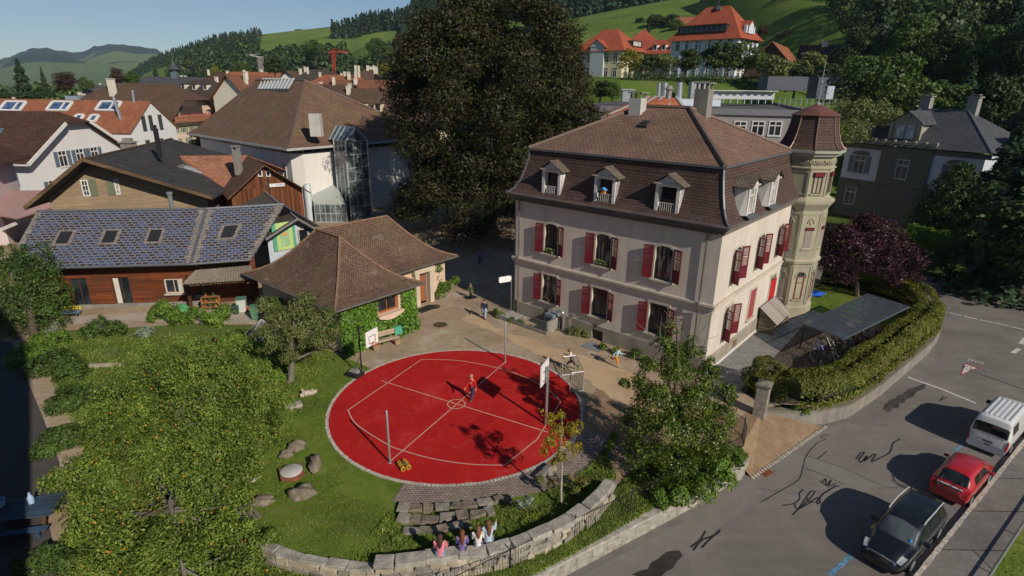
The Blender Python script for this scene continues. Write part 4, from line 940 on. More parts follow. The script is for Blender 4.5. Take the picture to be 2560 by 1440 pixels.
wA,wO = angle(wl,wr),V3(wl,0)
for u in (650,670):
 x,z = onwall(u,434,wO,wA); wood.win(wO,wA,x - .22,x + .22,z - .3,z + .3,y=-.04,fr=.09,mull=(0,0))
x,z = onwall(664,452,wO,wA); m = MB(); m.span((x - .12,-.1,4.5),(x + .12,-.005,z + 1.6)); m.move(frameM(wO,wA)); wood.add(m,'king_post',planks('tan_bargeboard',(.12,.075,.04),.3,False))
x,z = onwall(692,462,wO,wA); m = MB(); m.span((x - .75,-.16,z - .17),(x + .75,-.1,z + .17)); m.move(frameM(wO,wA)); sg = wood.add(m,'sign_board',paint('white_sign',(.6,.6,.58),.5))
m = MB()
for i,wd in enumerate((.1,.08,.13,.07,.1)): m.span((x - .1 + i * .16,-.165,z - .05),(x - .1 + i * .16 + wd,-.16,z + .05))
m.move(frameM(wO,wA)); wood.add(m,'sign_lettering',paint('blue_lettering',(.1,.2,.45),.5),sg)
p = G(597,425,7.4); m = MB(); m.box((p.x,p.y,8.2),(.62,.62,2.6)); c_ = wood.add(m,'chimney',M_CONC); m = MB()
for a in (-1,1):
 for b in (-1,1): m.box((p.x + a * .25,p.y + b * .25,9.65),(.13,.13,.36))
m.box((p.x,p.y,9.87),(.78,.78,.1)); wood.add(m,'chimney_cap',M_CONC,c_)
m = MB(); slab(m,[G(483,468,5.0),G(505,480,4.4),G(553,478,4.4),G(545,466,5.0)],.05); wood.add(m,'glass_canopy',paint('milky_canopy',(.3,.3,.36),.3,.1,.5))
# ---- the big white hall under its pyramid roof, with the glass stair tower
hall = W('white_hall','big white hall with steep brown hip roof and a ridge skylight','hall',(-35,80,0))
HN,HE1,HE2 = Vector((-26.2,67.5,9)),Vector((-.74,.672,0)),Vector((.6,.8,0)); HLn = HN + HE1 * 31; HR = HN + HE2 * 25; HB_ = HLn + HE2 * 25
R1,R0 = D(762,201,83.5),D(640,203,92); R0.z = R1.z
M_HTILE = tiles('hall_roof_tiles',(.15,.088,.06),(.21,.13,.09),.26,.2,(.15,.14,.05),.8,.02,.88,.18,.5)
m = MB()
def belled(m,e,r_,ze):
 mid = [Vector((a.x + (b.x - a.x) * .09,a.y + (b.y - a.y) * .09,ze + (b.z - ze) * .05)) for a,b in zip(e,r_)]
 for i in range(len(e) - 1):
  m.face([e[i],e[i + 1],mid[i + 1],mid[i]]); q = [mid[i],mid[i + 1],r_[i + 1],r_[i]]
  if (q[2] - q[3]).length < 1e-5: q = q[:3]
  m.face(q)
belled(m,[HLn,HN],[R0,R1],9); belled(m,[HN,HR],[R1,R1],9); belled(m,[HR,HB_],[R1,R0],9); belled(m,[HB_,HLn],[R0,R0],9); m.face([HN,HR,HB_,HLn]); hrf = hall.add(m,'roof',M_HTILE)
m = MB(); m.tube([HN,HN.lerp(R1,.09) - Vector((0,0,.25)),R1],.14,6); m.tube([R0,R1],.16,6); m.tube([HR,R1],.14,6); hall.add(m,'hip_cap',paint('hip_cap_brown',(.15,.1,.08),.6,.2),hrf)
m = MB(); dn = (HN - HLn).normalized() * .1; m.beam(HLn - Vector((0,0,.12)),HN - Vector((0,0,.12)),.2,.26); m.beam(HN - Vector((0,0,.12)),HR - Vector((0,0,.12)),.2,.26); hall.add(m,'gutter',paint('pale_gutter',(.38,.38,.37),.5))
hw = lambda p,a,b: p + HE1 * a + HE2 * b
c0,c1,c2,c3 = hw(HN,1,1.4),hw(HLn,-1,1.4),hw(HB_,-1,-1),hw(HR,1,-1); cs = hw(HN,2.1,1.4); ct = hw(HN,.95,2.5)
m = MB()
for p,q in ((c1,cs),(cs,ct),(ct,c3),(c3,c2),(c2,c1)): m.face([V3(p,0),V3(q,0),V3(q,8.2),V3(p,8.2)])
hall.add(m,'wall',plaster('white_render',(.66,.63,.6),.12,.5))
m = MB()
for p,q in ((c1,cs),(cs,ct),(ct,c3)): m.face([V3(p,8.2),V3(q,8.2),V3(q,9),V3(p,9)])
hall.add(m,'clerestory',M_GLASS); m = MB()
for p,q,n in ((c1,cs,22),(ct,c3,16)):
 for i in range(n + 1): t = p.lerp(q,i / n); m.box((t.x,t.y,8.6),(.14,.14,.8))
 m.beam(V3(p,8.22),V3(q,8.22),.2,.12)
hall.add(m,'clerestory_mullion',paint('grey_mullion',(.2,.2,.19),.6))
fo = (HN.lerp(R1,0)); m = MB()
def on_front(u,v):   # on the hall's left slope plane
 n = (HLn - HN).cross(R1 - HN).normalized(); d = sight(u,v); c = Vector((0,0,CAM_H)); return c + d * ((HN - c).dot(n) / d.dot(n))
q = [on_front(*p) + Vector((0,0,.3)) for p in ((648,228),(720,228),(735,202),(660,202))]; slab(m,q,.25); sk = hall.add(m,'ridge_skylight',paint('skylight_glass_dark',(.12,.13,.15),.1,0,.6)); m = MB()
for i in range(10): t = i / 9; m.beam(q[0].lerp(q[1],t) + Vector((0,0,.05)),q[3].lerp(q[2],t) + Vector((0,0,.05)),.34,.08)
hall.add(m,'glazing_bar',paint('bright_bar',(.6,.6,.58),.35,.3),sk)
p = G(792,332,10.6); m = MB(); m.box((p.x,p.y,11.5),(1.3,1.0,2.6)); hall.add(m,'chimney',plaster('white_chimney',(.5,.48,.44),.3,2.))
for (u,v) in ((690,425),(712,428)):
 x,z = onwall(u,v,V3(c1,0),angle(c1,cs)); hall.win(V3(c1,0),angle(c1,cs),x - .5,x + .5,z - 1,z + 1,y=-.04,fr=.1,mull=(0,1))
# glass tower
tow = W('glass_stair_tower','glazed stair tower with steel frame and pitched glass roof beside the white hall','tower',(-18.5,66,0))
t0,t1 = hw(HN,0,6.3) - HE1 * .2,hw(HN,0,9.6) - HE1 * .2; out = -HE1 * 2.6; zt = 9.6; M_TG = glassy('green_grey_glass',(.06,.075,.075),.05,.7)
A0,A1_,A2_,A3 = V3(t0,0),V3(t0,0) + out,V3(t1,0) + out,V3(t1,0); mid = (A1_ + A2_) / 2
m = MB()
for p,q in ((A0,A1_),(A1_,A2_),(A2_,A3)): m.face([V3(p,0),V3(q,0),V3(q,zt),V3(p,zt)])
m.face([V3(A1_,zt),V3(A2_,zt),V3(mid,zt + 1.6)]); bk = HE1 * 3.4; mid2 = mid + HE1 * 4.2; m.face([V3(A1_,zt),V3(mid,zt + 1.6),V3(mid2,zt + 1.6),V3(A0,zt) + HE1]); m.face([V3(mid,zt + 1.6),V3(A2_,zt),V3(A3,zt) + HE1,V3(mid2,zt + 1.6)]); tow.add(m,'glazing',M_TG)
m = MB()
for p in (A0,A1_,A2_,A3): m.beam(V3(p,0),V3(p,zt),.15)
for p,q in ((A0,A1_),(A1_,A2_),(A2_,A3)):
 n = 3
 for k in range(1,7): m.beam(V3(p,k * zt / 6),V3(q,k * zt / 6),.06)
 for k in range(1,n): t = p.lerp(q,k / n); m.beam(V3(t,0),V3(t,zt),.05)
for k in range(5): t = k / 4; m.beam(V3(A1_,zt).lerp(V3(A0,zt) + HE1,t),V3(mid,zt + 1.6).lerp(V3(mid2,zt + 1.6),t),.12)
m.beam(V3(mid,zt + 1.6),V3(mid2,zt + 1.6),.16); m.beam(V3(A1_,zt),V3(mid,zt + 1.6),.18); m.beam(V3(mid,zt + 1.6),V3(A2_,zt),.18); tow.add(m,'steel_frame',paint('pale_steel',(.42,.45,.46),.45,.2))
ann = W('glass_porch','low glass entrance porch with pale lean-to roof in front of the white hall','porch',(-21,66,0))
q0,q1 = G(790,556),G(868,556); q2,q3 = q1 + HE1 * 3 + Vector((0,2,0)),q0 + HE1 * 2.5 + Vector((0,1.5,0)); m = MB(); slab(m,[V3(q0,2.3),V3(q1,2.3),V3(q2,4.0),V3(q3,4.0)],.12); ann.add(m,'roof',paint('milky_glass_roof',(.34,.37,.34),.3,0,.5)); m = MB()
for p,q in ((q0,q1),(q1,q2),(q3,q0)): m.face([V3(p,0),V3(q,0),V3(q,2.3),V3(p,2.3)])
ann.add(m,'glazing',M_TG); m = MB()
for i in range(7): t = q0.lerp(q1,i / 6); m.beam(V3(t,0),V3(t,2.3),.08)
for z in (.05,1.1,2.25): m.beam(V3(q0,z),V3(q1,z),.09)
ann.add(m,'frame',paint('pale_steel',(.42,.45,.46),.45,.2))
tk = W('storage_tank','left one of two upright pale blue tanks beside the glass porch','tank',G(757,548)); p = G(757,548); m = MB(); m.lathe(p,[(.45,0),(.45,4.4),(.3,4.6)],14); tk.add(m,'tank_body',paint('pale_blue_tank',(.45,.5,.52),.4),smooth=True)
tk = W('storage_tank','right one of two upright pale blue tanks beside the glass porch','tank',G(777,552)); p = G(777,552); m = MB(); m.lathe(p,[(.45,0),(.45,4.4),(.3,4.6)],14); tk.add(m,'tank_body',paint('pale_blue_tank',(.45,.5,.52),.4),smooth=True)
# ================================================================== BACKGROUND BUILDINGS
WARM_W = plaster('warm_white_render',(.62,.57,.48),.15,.4); COOL_W = plaster('cool_white_render',(.62,.62,.62),.12,.4); YEL_W = plaster('pale_yellow_render',(.62,.54,.36),.15,.4); BLU_W = plaster('bluish_white_render',(.56,.61,.68),.12,.4)
T_BROWN = tiles('town_brown_tiles',(.105,.064,.046),(.15,.095,.068),.3,.25,(.09,.08,.04),.5,.03,.9,.15,.5)
T_DARK = tiles('town_dark_tiles',(.065,.05,.042),(.095,.075,.062),.3,.25,(.07,.07,.04),.4,.03,.9,.15,.5)
T_ORANGE = tiles('town_orange_tiles',(.3,.105,.055),(.38,.15,.085),.3,.25,(.14,.08,.05),.35,.03,.9,.15,.5)
T_RED = tiles('school_red_tiles',(.36,.085,.045),(.42,.115,.06),.35,.3,(.2,.07,.05),.25,.03,.9,.15,.4)
T_RUST = tiles('rusty_tiles',(.2,.085,.052),(.26,.12,.075),.3,.25,(.1,.07,.045),.45,.03,.9,.15,.5)
T_CHOC = tiles('chocolate_tiles',(.075,.04,.027),(.105,.06,.04),.3,.25,(.06,.045,.03),.3,.03,.9,.15,.5)
T_SLATE = tiles('blue_slate',(.06,.062,.07),(.09,.092,.1),.3,.22,(.07,.07,.06),.3,.02,.6,.35,.4)
SHUT_G = paint('green_shutter',(.16,.22,.12),.6); SHUT_GR = paint('grey_shutter',(.3,.32,.34),.6); SHUT_R = paint('crimson_shutter',(.22,.02,.045),.5); SHUT_B = paint('slate_blue_shutter',(.1,.13,.17),.6)
STONE_FR = paint('pale_stone_frame',(.5,.47,.4),.8)
def simple_win(w,M,x,z,ww,hh,fr=STONE_FR,shut=None,mull=1):
 m = MB(); t = .13
 m.span((x - ww / 2 - t,-.07,z - t),(x - ww / 2,.02,z + hh + t)); m.span((x + ww / 2,-.07,z - t),(x + ww / 2 + t,.02,z + hh + t)); m.span((x - ww / 2,-.07,z + hh),(x + ww / 2,.02,z + hh + t)); m.span((x - ww / 2 - t,-.12,z - t - .05),(x + ww / 2 + t,.02,z))
 if mull: m.span((x - .05,-.05,z),(x + .05,.01,z + hh)); m.span((x - ww / 2,-.05,z + hh * .68),(x + ww / 2,.01,z + hh * .76))
 m.move(M); o = m.build('window',fr,w.root); p = MB(); p.face([(x - ww / 2,-.02,z),(x + ww / 2,-.02,z),(x + ww / 2,-.02,z + hh),(x - ww / 2,-.02,z + hh)]); p.move(M); p.build('pane',M_GLASS,o)
 if shut:
  for s in (-1,1): q = MB(); a = x + s * (ww / 2 + t + .02); b = a + s * ww * .52; q.span((min(a,b),-.09,z),(max(a,b),-.02,z + hh)); q.move(M); q.build('shutter',shut,o)
def house(name,label,cat,c,ang,L,Wd,z0,ze,zr,wall,rmat,kind='gable',oh=.7,hipin=None,sides=(),chims=(),group=None,dorm=None,half=.0,drop=3.):
 """c = footprint centre; local X along the ridge. sides: (side, x-list, z, w, h, frame, shutter)"""
 w = W(name,label,cat,(c[0],c[1],z0),group); R_ = Matrix.Translation((c[0],c[1],0)) @ Matrix.Rotation(ang,4,'Z'); hx,hy = L / 2,Wd / 2
 T = lambda m: m.move(R_)
 m = MB(); k = (zr - ze) / hy
 for (a,b) in (((-hx,-hy),(hx,-hy)),((hx,-hy),(hx,hy)),((hx,hy),(-hx,hy)),((-hx,hy),(-hx,-hy))): m.face([(*a,z0 - drop),(*b,z0 - drop),(*b,ze),(*a,ze)])
 if kind != 'hip':
  zz = zr if not half else zr - half * k
  for s in (-1,1):
   pts = [(s * hx,-hy,ze),(s * hx,hy,ze),(s * hx,half,zz - .02),(s * hx,-half,zz - .02)] if half else [(s * hx,-hy,ze),(s * hx,hy,ze),(s * hx,0,zr - .02)]
   m.face(pts[::s])
 T(m); w.add(m,'wall',wall); m = MB(); zo = ze - oh * k; ox = oh if kind != 'hip' else oh
 if kind == 'hip':
  hi = hy if hipin is None else hipin; P = [(-hx - oh,-hy - oh,zo),(hx + oh,-hy - oh,zo),(hx + oh,hy + oh,zo),(-hx - oh,hy + oh,zo)]; r0,r1 = (-hx + hi,0,zr),(hx - hi,0,zr)
  m.face([P[0],P[1],r1,r0]); m.face([P[1],P[2],r1]); m.face([P[2],P[3],r0,r1]); m.face([P[3],P[0],r0]); m.face(P[::-1])
 elif half:
  zz = zr - half * k * 1.0; hl = half + .0
  for s in (-1,1):
   slab(m,[(-hx - ox,s * (hy + oh),zo),(hx + ox,s * (hy + oh),zo),(hx + ox,s * hl,zz),(hx - half * .9,0,zr),(-hx + half * .9,0,zr),(-hx - ox,s * hl,zz)],.16)
  for s in (-1,1): slab(m,[(s * (hx + ox),-hl,zz),(s * (hx + ox),hl,zz),(s * (hx - half * .9),0,zr)],.14)
 else:
  for s in (-1,1): slab(m,[(-hx - ox,s * (hy + oh),zo),(hx + ox,s * (hy + oh),zo),(hx + ox,0,zr),(-hx - ox,0,zr)],.16)
 T(m); rf = w.add(m,'roof',rmat)
 for (side,xs,z,ww,hh,fr,sh) in sides:
  o,a = {'f': ((0,-hy),0),'b': ((0,hy),math.pi),'r': ((hx,0),math.pi / 2),'l': ((-hx,0),-math.pi / 2)}[side]
  M = w.T @ R_ @ Matrix.Translation((*o,0)) @ Matrix.Rotation(a,4,'Z')
  for x in xs: simple_win(w,M,x,z,ww,hh,fr,sh)
 for (x,y,h,s,mt) in chims:
  m = MB(); zt = zr + h; m.span((x - s / 2,y - s / 2,zr - abs(y) * k - .6),(x + s / 2,y + s / 2,zt)); m.span((x - s * .62,y - s * .62,zt),(x + s * .62,y + s * .62,zt + .12)); T(m); w.add(m,'chimney',mt,rf)
 if dorm:
  for (x,y,ww,hh,mt) in dorm:   # boxed dormers on the -Y slope
   zb = zr - abs(y) * k; m = MB(); m.span((x - ww / 2,y,zb - .2),(x + ww / 2,y + hh / k + .6,zb + hh)); T(m); d = w.add(m,'dormer',mt,rf); q = MB(); q.span((x - ww / 2 - .15,y - .3,zb + hh),(x + ww / 2 + .15,y + hh / k + .9,zb + hh + .16)); T(q); w.add(q,'dormer_roof',rmat,d)
   q = MB(); q.span((x - ww * .3,y - .02,zb + .2),(x + ww * .3,y + .01,zb + hh - .15)); T(q); w.add(q,'window',M_GLASS,d)
 w.R = R_; return w
def xs(a,b,n): return [a + (b - a) * (i + .5) / n for i in range(n)]
# ---- left: pink house, white house, long orange roof, farmhouse
PINK = plaster('pale_pink_render',(.55,.45,.45),.18,.5)
pk = D(20,470,62); A = RAD(-14)
h = house('pink_house','pale pink house with crimson shutters at the left edge','house',(-57.6,57.9),RAD(107.5),5,10,0,8.9,11.5,PINK,T_CHOC,'gable',1.3,sides=(('l',[-2.8,.4,3.2],6.0,1.0,1.6,M_WHITE,SHUT_R),('l',[-3.6,-.6,2.6],2.6,1.0,1.8,M_WHITE,SHUT_R)))
p0,p1 = D(0,515,56),D(125,505,58); m = MB(); slab(m,[p0 + Vector((-3,0,-.4)),D(40,545,52),p1 + Vector((1.0,-1,-.3)),p1 + Vector((-.5,3,.7)),p0 + Vector((-4,4,.8))],.15); h.add(m,'lean_to_roof',paint('faded_pink_awning',(.36,.22,.2),.7)); m = MB(); m.beam(D(0,575,51),D(132,520,57.5) ,.2,.25); h.add(m,'fascia',M_WHITE)
wc = D(172,283,80); A = RAD(-6)
h = house('white_house','white house with dark brown half-hipped roof and white verge boards','house',(wc.x - 10,wc.y + .5),A,21,15.5,0,7.0,12.2,COOL_W,T_CHOC,'gable',1.1,half=1.9,sides=(('r',[-2.6,.2,2.7],5.4,1.1,1.9,M_WHITE,SHUT_B),('f',[7.2],3.4,1.3,1.7,M_WHITE,SHUT_B),('r',[-5,-2,1.5,4.5],2.0,1.1,1.8,M_WHITE,SHUT_B)))
m = MB(); R_ = h.R; k = 5.2 / 7.75
for s in (-1,1): m = MB(); m.beam(R_ @ Vector((11.6,s * 8.8,6.3)),R_ @ Vector((11.6,s * 1.95,10.85)),.16,.4); h.add(m,'bargeboard',M_WHITE)
m = MB(); q = R_ @ Vector((3.2,-3.6,12.2 - 3.6 * k + .1)); m.box(q,(.9,.9,.5)); m.box(q + Vector((0,-.6,-.25)),(1.5,.5,.08)); h.add(m,'roof_hatch',paint('blue_hatch',(.12,.2,.28),.4))
m = MB(); m.tube([R_ @ Vector((-11,-8.9,6.25)),R_ @ Vector((11.6,-8.9,6.25))],.12,6); h.add(m,'gutter',M_WHITE)
oc = D(372,254,118); A = RAD(-5)
h = house('orange_roofed_block','long white block with bright orange tiled roof and row of roof windows','building',(oc.x - 26,oc.y + 2.5),A,52,13.5,0,7.3,12.6,COOL_W,T_ORANGE,'gable',.35,sides=(('r',[-2.6,-.6,2.2],7.2,.8,2.6,paint('dark_grey_frame',(.05,.055,.06),.5),None),('r',[-2.6,1.4],3.6,.9,1.6,paint('dark_grey_frame',(.05,.055,.06),.5),None),('f',[18.5],5.6,1.2,1.0,paint('dark_grey_frame',(.05,.055,.06),.5),None)))
k = 5.3 / 6.75
for (x,y,ww,hh) in ((-13.2,-2.2,4.6,2.6),(-1.5,-2.0,4.4,2.6),(8.4,-1.8,4.2,2.5),(18.6,-1.6,4.2,2.5),(14.1,-4.4,1.5,1.7),(17.2,-4.4,1.5,1.7)):
 z = 12.6 + y * k; M = h.R @ Matrix.Translation((x,y,z + .14)) @ Matrix.Rotation(math.atan(k),4,'X'); m = MB()
 for a in (-1,1): m.span((a * ww / 2 - .22,-hh / 2,0),(a * ww / 2 + .22,hh / 2,.3)); m.span((-ww / 2,a * hh / 2 - .2,0),(ww / 2,a * hh / 2 + .2,.3))
 if ww > 2: m.span((ww * .12,-hh / 2,0),(ww * .12 + .2,hh / 2,.3))
 m.move(M); sk = h.add(m,'roof_window',M_WHITE); m = MB(); m.span((-ww / 2 + .2,-hh / 2 + .18,.02),(ww / 2 - .2,hh / 2 - .18,.1)); m.move(M); h.add(m,'pane',glassy('blue_pane',(.03,.05,.11),.08,.6),sk)
m = MB(); q = h.R @ Vector((22.6,-4.2,9.2)); m.tube([q,q + Vector((-.5,0,4.2))],.3,8); h.add(m,'flue',M_STEEL); m = MB(); m.tube([h.R @ Vector((23.2,-.5,12.2)),h.R @ Vector((23.3,-.4,14.6))],.22,8); h.add(m,'flue',M_STEEL)
m = MB(); m.span((9,-6.85,0),(25,-6.75,3.8)); m.move(h.R); h.add(m,'garage_door',paint('pale_grey_door',(.4,.41,.42),.5))
fc = D(440,214,144); CREAM = plaster('cream_pink_render',(.62,.47,.36),.15,.5); A = RAD(-8)
h = house('farmhouse','broad farmhouse with sweeping brown half-hipped roof and flower balcony','farmhouse',(fc.x - 8.5,fc.y + 1),A,24,24,0,6.2,15.9,CREAM,T_BROWN,'gable',1.6,half=4.4,sides=(('r',xs(-8.5,6,5),5.1,1.0,1.5,STONE_FR,SHUT_G),('r',xs(-8.5,6,4),2.2,1.0,1.6,STONE_FR,SHUT_G)),chims=((-5.6,-3.2,.8,1.2,WARM_W),))
R_ = h.R @ Matrix.Translation((1.5,0,0)); m = MB(); m.span((10.6,-8.5,7.4),(12.0,8.5,7.6)); m.span((11.85,-8.5,7.6),(12.0,8.5,8.7)); m.span((11.84,-8.5,8.6),(12.06,8.5,8.8)); m.move(R_); b_ = h.add(m,'balcony',planks('redbrown_balcony',(.3,.12,.07),.2,False,.2))
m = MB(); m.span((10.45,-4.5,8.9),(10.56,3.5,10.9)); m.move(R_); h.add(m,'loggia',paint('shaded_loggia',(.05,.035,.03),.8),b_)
g = np.random.default_rng(3); P = np.stack([np.full(240,12.05),g.uniform(-8,8,240),g.uniform(8.7,9.2,240)],-1) @ np.array(R_.to_3x3()).T + np.array(R_.translation - Vector((*R_.translation[:2],0))) + 0
leaf_quads('balcony_flowers',P,np.tile((.5,-.5,.5),(240,1)),.16,leaf('balcony_flower_leaves',((.06,.12,.02),(.4,.03,.04),(.5,.1,.2))),b_)
# ---- town roofs between the hall and the beech and behind
def at_roof(u,v,dep,zr): p = D(u,v,dep); return (p.x,p.y),p.z
tw_ = [  # name, label, (u, v ridge), depth, angle deg, L, W, eave drop, roof height, wall, roof, kind, windows
 ('town_house','cream town house with dark hip roof, three small dormers and grey shutters',(507,201),165,-14,21,13,5.2,4.3,WARM_W,T_DARK,'hip',3,SHUT_GR,((-3.5,-3.6,1.2,1.3,WARM_W),(0,-3.6,1.2,1.3,WARM_W),(3.5,-3.6,1.2,1.3,WARM_W))),
 ('town_house','big chocolate hip roof rising behind the cream town house',(556,180),215,5,20,16,7,6,WARM_W,T_CHOC,'hip',0,None,None),
 ('town_house','mossy brown half-hipped house with dark gable left of the white hall',(585,208),190,12,20,12,7,6.0,paint('dark_gable_boards',(.04,.03,.024),.8),T_DARK,'gable',0,None,None),
 ('town_house','rust roofed house with two white chimneys behind the white hall',(625,188),150,70,14,11,6,5,WARM_W,T_RUST,'gable',0,None,None),
 ('town_house','dark hip roofed house with a band of attic windows right of the hall roof',(798,174),205,-3,20,14,5.5,4.6,COOL_W,T_DARK,'hip',2,None,None),
 ('town_house','low pale orange roof in front of the chimneyed pyramid roof',(850,187),190,-8,24,14,6,4.5,WARM_W,T_ORANGE,'hip',0,None,None),
 ('town_house','steep brown pyramid roof crowded with tall chimneys',(918,170),195,0,15,14,7,6.5,WARM_W,T_BROWN,'hip',0,None,None),
 ('town_house','long rust-red roof running into the copper beech',(930,200),150,-4,36,14,6.5,5.5,WARM_W,T_RUST,'hip',0,None,None),
 ('town_house','brown roof with a row of five cream dormers',(925,221),118,-7,26,15,6,6,YEL_W,T_BROWN,'hip',0,None,tuple((x,-5.2,1.5,1.5,YEL_W) for x in (-9,-6,-3,0,3.2))),
 ('town_house','dark brown roof with white eaves line above the hall roof end',(800,210),150,-25,20,12,5,4.5,COOL_W,T_BROWN,'gable',0,None,None),
 ('town_house','grey roofed long building below the little bell tower',(447,192),225,-6,40,14,4,4,COOL_W,T_SLATE,'hip',2,None,None),
 ('town_house','small orange roof showing between trees at far left',(35,252),160,10,12,10,4,3.5,WARM_W,T_ORANGE,'gable',0,None,None),
 ('town_house','brown hip roof peeping over the orange roof',(210,238),165,0,18,13,5,4.5,WARM_W,T_BROWN,'hip',0,None,None),
 ('town_house','small orange roof far behind the farmhouse chimney',(374,205),260,0,14,10,4,3,WARM_W,T_ORANGE,'gable',0,None,None),
 ('town_house','orange roofed house right of the mossy brown house',(640,180),210,0,16,12,6,5,WARM_W,T_ORANGE,'gable',0,None,None),
 ('town_house','brown gabled house hard left of the dark hip roof',(745,178),210,80,14,12,6,5,COOL_W,T_BROWN,'gable',0,None,None),
 ('town_house','white house with grey roof far behind the round copper beech',(258,212),240,30,12,10,5,4,COOL_W,T_SLATE,'gable',1,None,None)]
for i,(nm,lb,uv_,dep,ag,L,Wd,ed,rh,wl_,rf_,kd_,nw,sh,dm) in enumerate(tw_):
 c,z = at_roof(*uv_,dep,0); n = Vector((-math.sin(RAD(ag)),math.cos(RAD(ag))))
 sd = tuple(('f',xs(-L / 2 + 1,L / 2 - 1,max(3,int(L / 4))),z - rh - 2.7 - 3.1 * r_,1.1,1.8,STONE_FR,sh) for r_ in range(nw)) + (tuple(('r',xs(-Wd / 2 + 1,Wd / 2 - 1,3),z - rh - 2.7 - 3.1 * r_,1.1,1.8,STONE_FR,sh) for r_ in range(min(nw,2))))
 g = random.Random(i); ch = tuple((g.uniform(-L * .3,L * .3),g.choice((-1,1)) * g.uniform(0,Wd * .2),g.uniform(.3,.9),g.uniform(.55,.8),WARM_W) for _ in range(7 if 'pyramid' in lb else 2))
 house(nm,lb,'house',c,RAD(ag),L,Wd,-.9,z - rh,z,wl_,rf_,kd_,.9,sides=sd,chims=ch,dorm=dm,half=2.5 if 'half-hipped' in lb else 0,drop=0)
# bell tower, cranes
p = D(440,205,225); w = W('bell_tower','small dark bell turret with pointed spire on the grey roof','bell tower',p); m = MB(); m.box(p + Vector((0,0,2)),(2,2,5)); w.add(m,'belfry',paint('blue_grey_boards',(.1,.13,.16),.6)); m = MB(); m.lathe(p,[(2.2,4.3),(1.0,5.6),(.35,7.2),(.03,9.5)],8); w.add(m,'spire',T_SLATE)
def crane(u,v0,v1,dep,label,col,jib):
 b,t = D(u,v1,dep),D(u,v0,dep); w = W('tower_crane',label,'crane',b); m = MB(); s = .7; h = t.z - b.z
 for a,c in ((-s,-s),(s,-s),(s,s),(-s,s)): m.beam(b + Vector((a,c,-6)),t + Vector((a,c,0)),.16)
 n = 10
 for i in range(n): z0,z1 = b.z + h * i / n,b.z + h * (i + 1) / n; m.beam((b.x - s,b.y - s,z0),(b.x + s,b.y - s,z1),.18); m.beam((b.x + s,b.y - s,z0),(b.x + s,b.y + s,z1),.18)
 w.add(m,'mast',col); m = MB()
 for (du,dv) in jib: q = D(u + du,v0 + dv,dep); m.beam(t + Vector((0,0,-.4)),q,.28,.5); m.beam(t + Vector((0,0,1.2)),q,.15)
 w.add(m,'jib',col)
crane(652,141,184,300,'grey and white latticed crane mast left of the dark round tree',paint('crane_grey',(.4,.36,.36),.5),((-28,-4),)); crane(834,127,172,330,'red tower crane below the meadow hill',paint('crane_red',(.42,.05,.03),.5),((38,4),(-14,6)))
# flat grey-blue roofs by the orange roof
p = D(190,255,140); w = W('flat_roofed_hall','low building with pale blue-grey flat metal roof behind the orange roof','building',(p.x,p.y,0)); m = MB(); m.box((p.x + 4,p.y + 4,(p.z - 1) / 2),(26,12,p.z)); w.add(m,'wall',COOL_W); m = MB(); m.box((p.x + 4,p.y + 4,p.z - .3),(27,13,.5)); m.box((p.x - 2,p.y + 3,p.z + .6),(3,3,1.4)); m.box((p.x + 11,p.y + 5,p.z + .5),(4,3,1.2)); w.add(m,'roof',paint('blue_grey_sheet',(.25,.3,.36),.5,.2))
# ---- schools on the terrace
def school_block(nm,lb,corner,ag,L,Wd,z0,ze,zr,wl_,rows,nf,nr,hp=None,ww=1.5,fr=STONE_FR):
 d = Vector((math.cos(ag),math.sin(ag))); n = Vector((-d.y,d.x)); c = Vector(corner[:2]) - d * L / 2 + n * Wd / 2; sd = []
 for (z,hh) in rows: sd.append(('f',xs(-L / 2 + .8,L / 2 - .8,nf),z,ww,hh,fr,None)); sd.append(('r',xs(-Wd / 2 + .8,Wd / 2 - .8,nr),z,ww,hh,fr,None))
 return house(nm,lb,'school',c,ag,L,Wd,z0,ze,zr,wl_,T_RED,'hip',1.0,hp,tuple(sd))
h = school_block('white_school','tall white school on the hillside with big red hip roof and dark dormer band',D(1849,84,165),RAD(-44),20,13,18.6,30.4,38.2,BLU_W,((26.6,2.5),(22.6,2.4),(19.2,2.2)),6,4,6.5,1.4)
m = MB(); m.span((-8.2,-6.4,31),(6.0,-2.4,33.0)); m.move(h.R); db = h.add(m,'dormer_band',paint('dark_cladding',(.03,.022,.02),.6)); m = MB()
for i in range(9): m.span((-7.6 + i * 1.5,-6.44,31.3),(-6.5 + i * 1.5,-6.38,32.7))
m.move(h.R); h.add(m,'window',M_GLASS,db); m = MB(); m.span((-8.5,-6.7,33.0),(6.3,-2,33.15)); m.move(h.R); h.add(m,'dormer_roof',T_RED,db)
m = MB(); m.span((8.6,-1.5,30.8),(10.2,1.5,32.5)); m.face([(10.22,-1.8,32.5),(10.22,1.8,32.5),(10.22,0,34)]); m.box((9.9,-2.8,31.8),(.7,.7,1.9)); m.box((9.6,2.8,31.8),(.7,.7,1.9)); m.span((10.18,-.8,31.4),(10.26,.8,32.4)); m.move(h.R); h.add(m,'ornate_gable',BLU_W); m = MB(); slab(m,[(7.6,-2,32.5),(10.4,-2,32.5),(10.4,0,34.1),(6.4,0,34.1)],.15); slab(m,[(6.4,0,34.1),(10.4,0,34.1),(10.4,2,32.5),(7.6,2,32.5)],.15); m.move(h.R); h.add(m,'gable_roof',T_RED)
m = MB()
for x in xs(-9.5,9.5,7)[0:7]: m.span((x - 1.36 - .25,-6.68,18.6),(x - 1.36 + .25,-6.5,30))
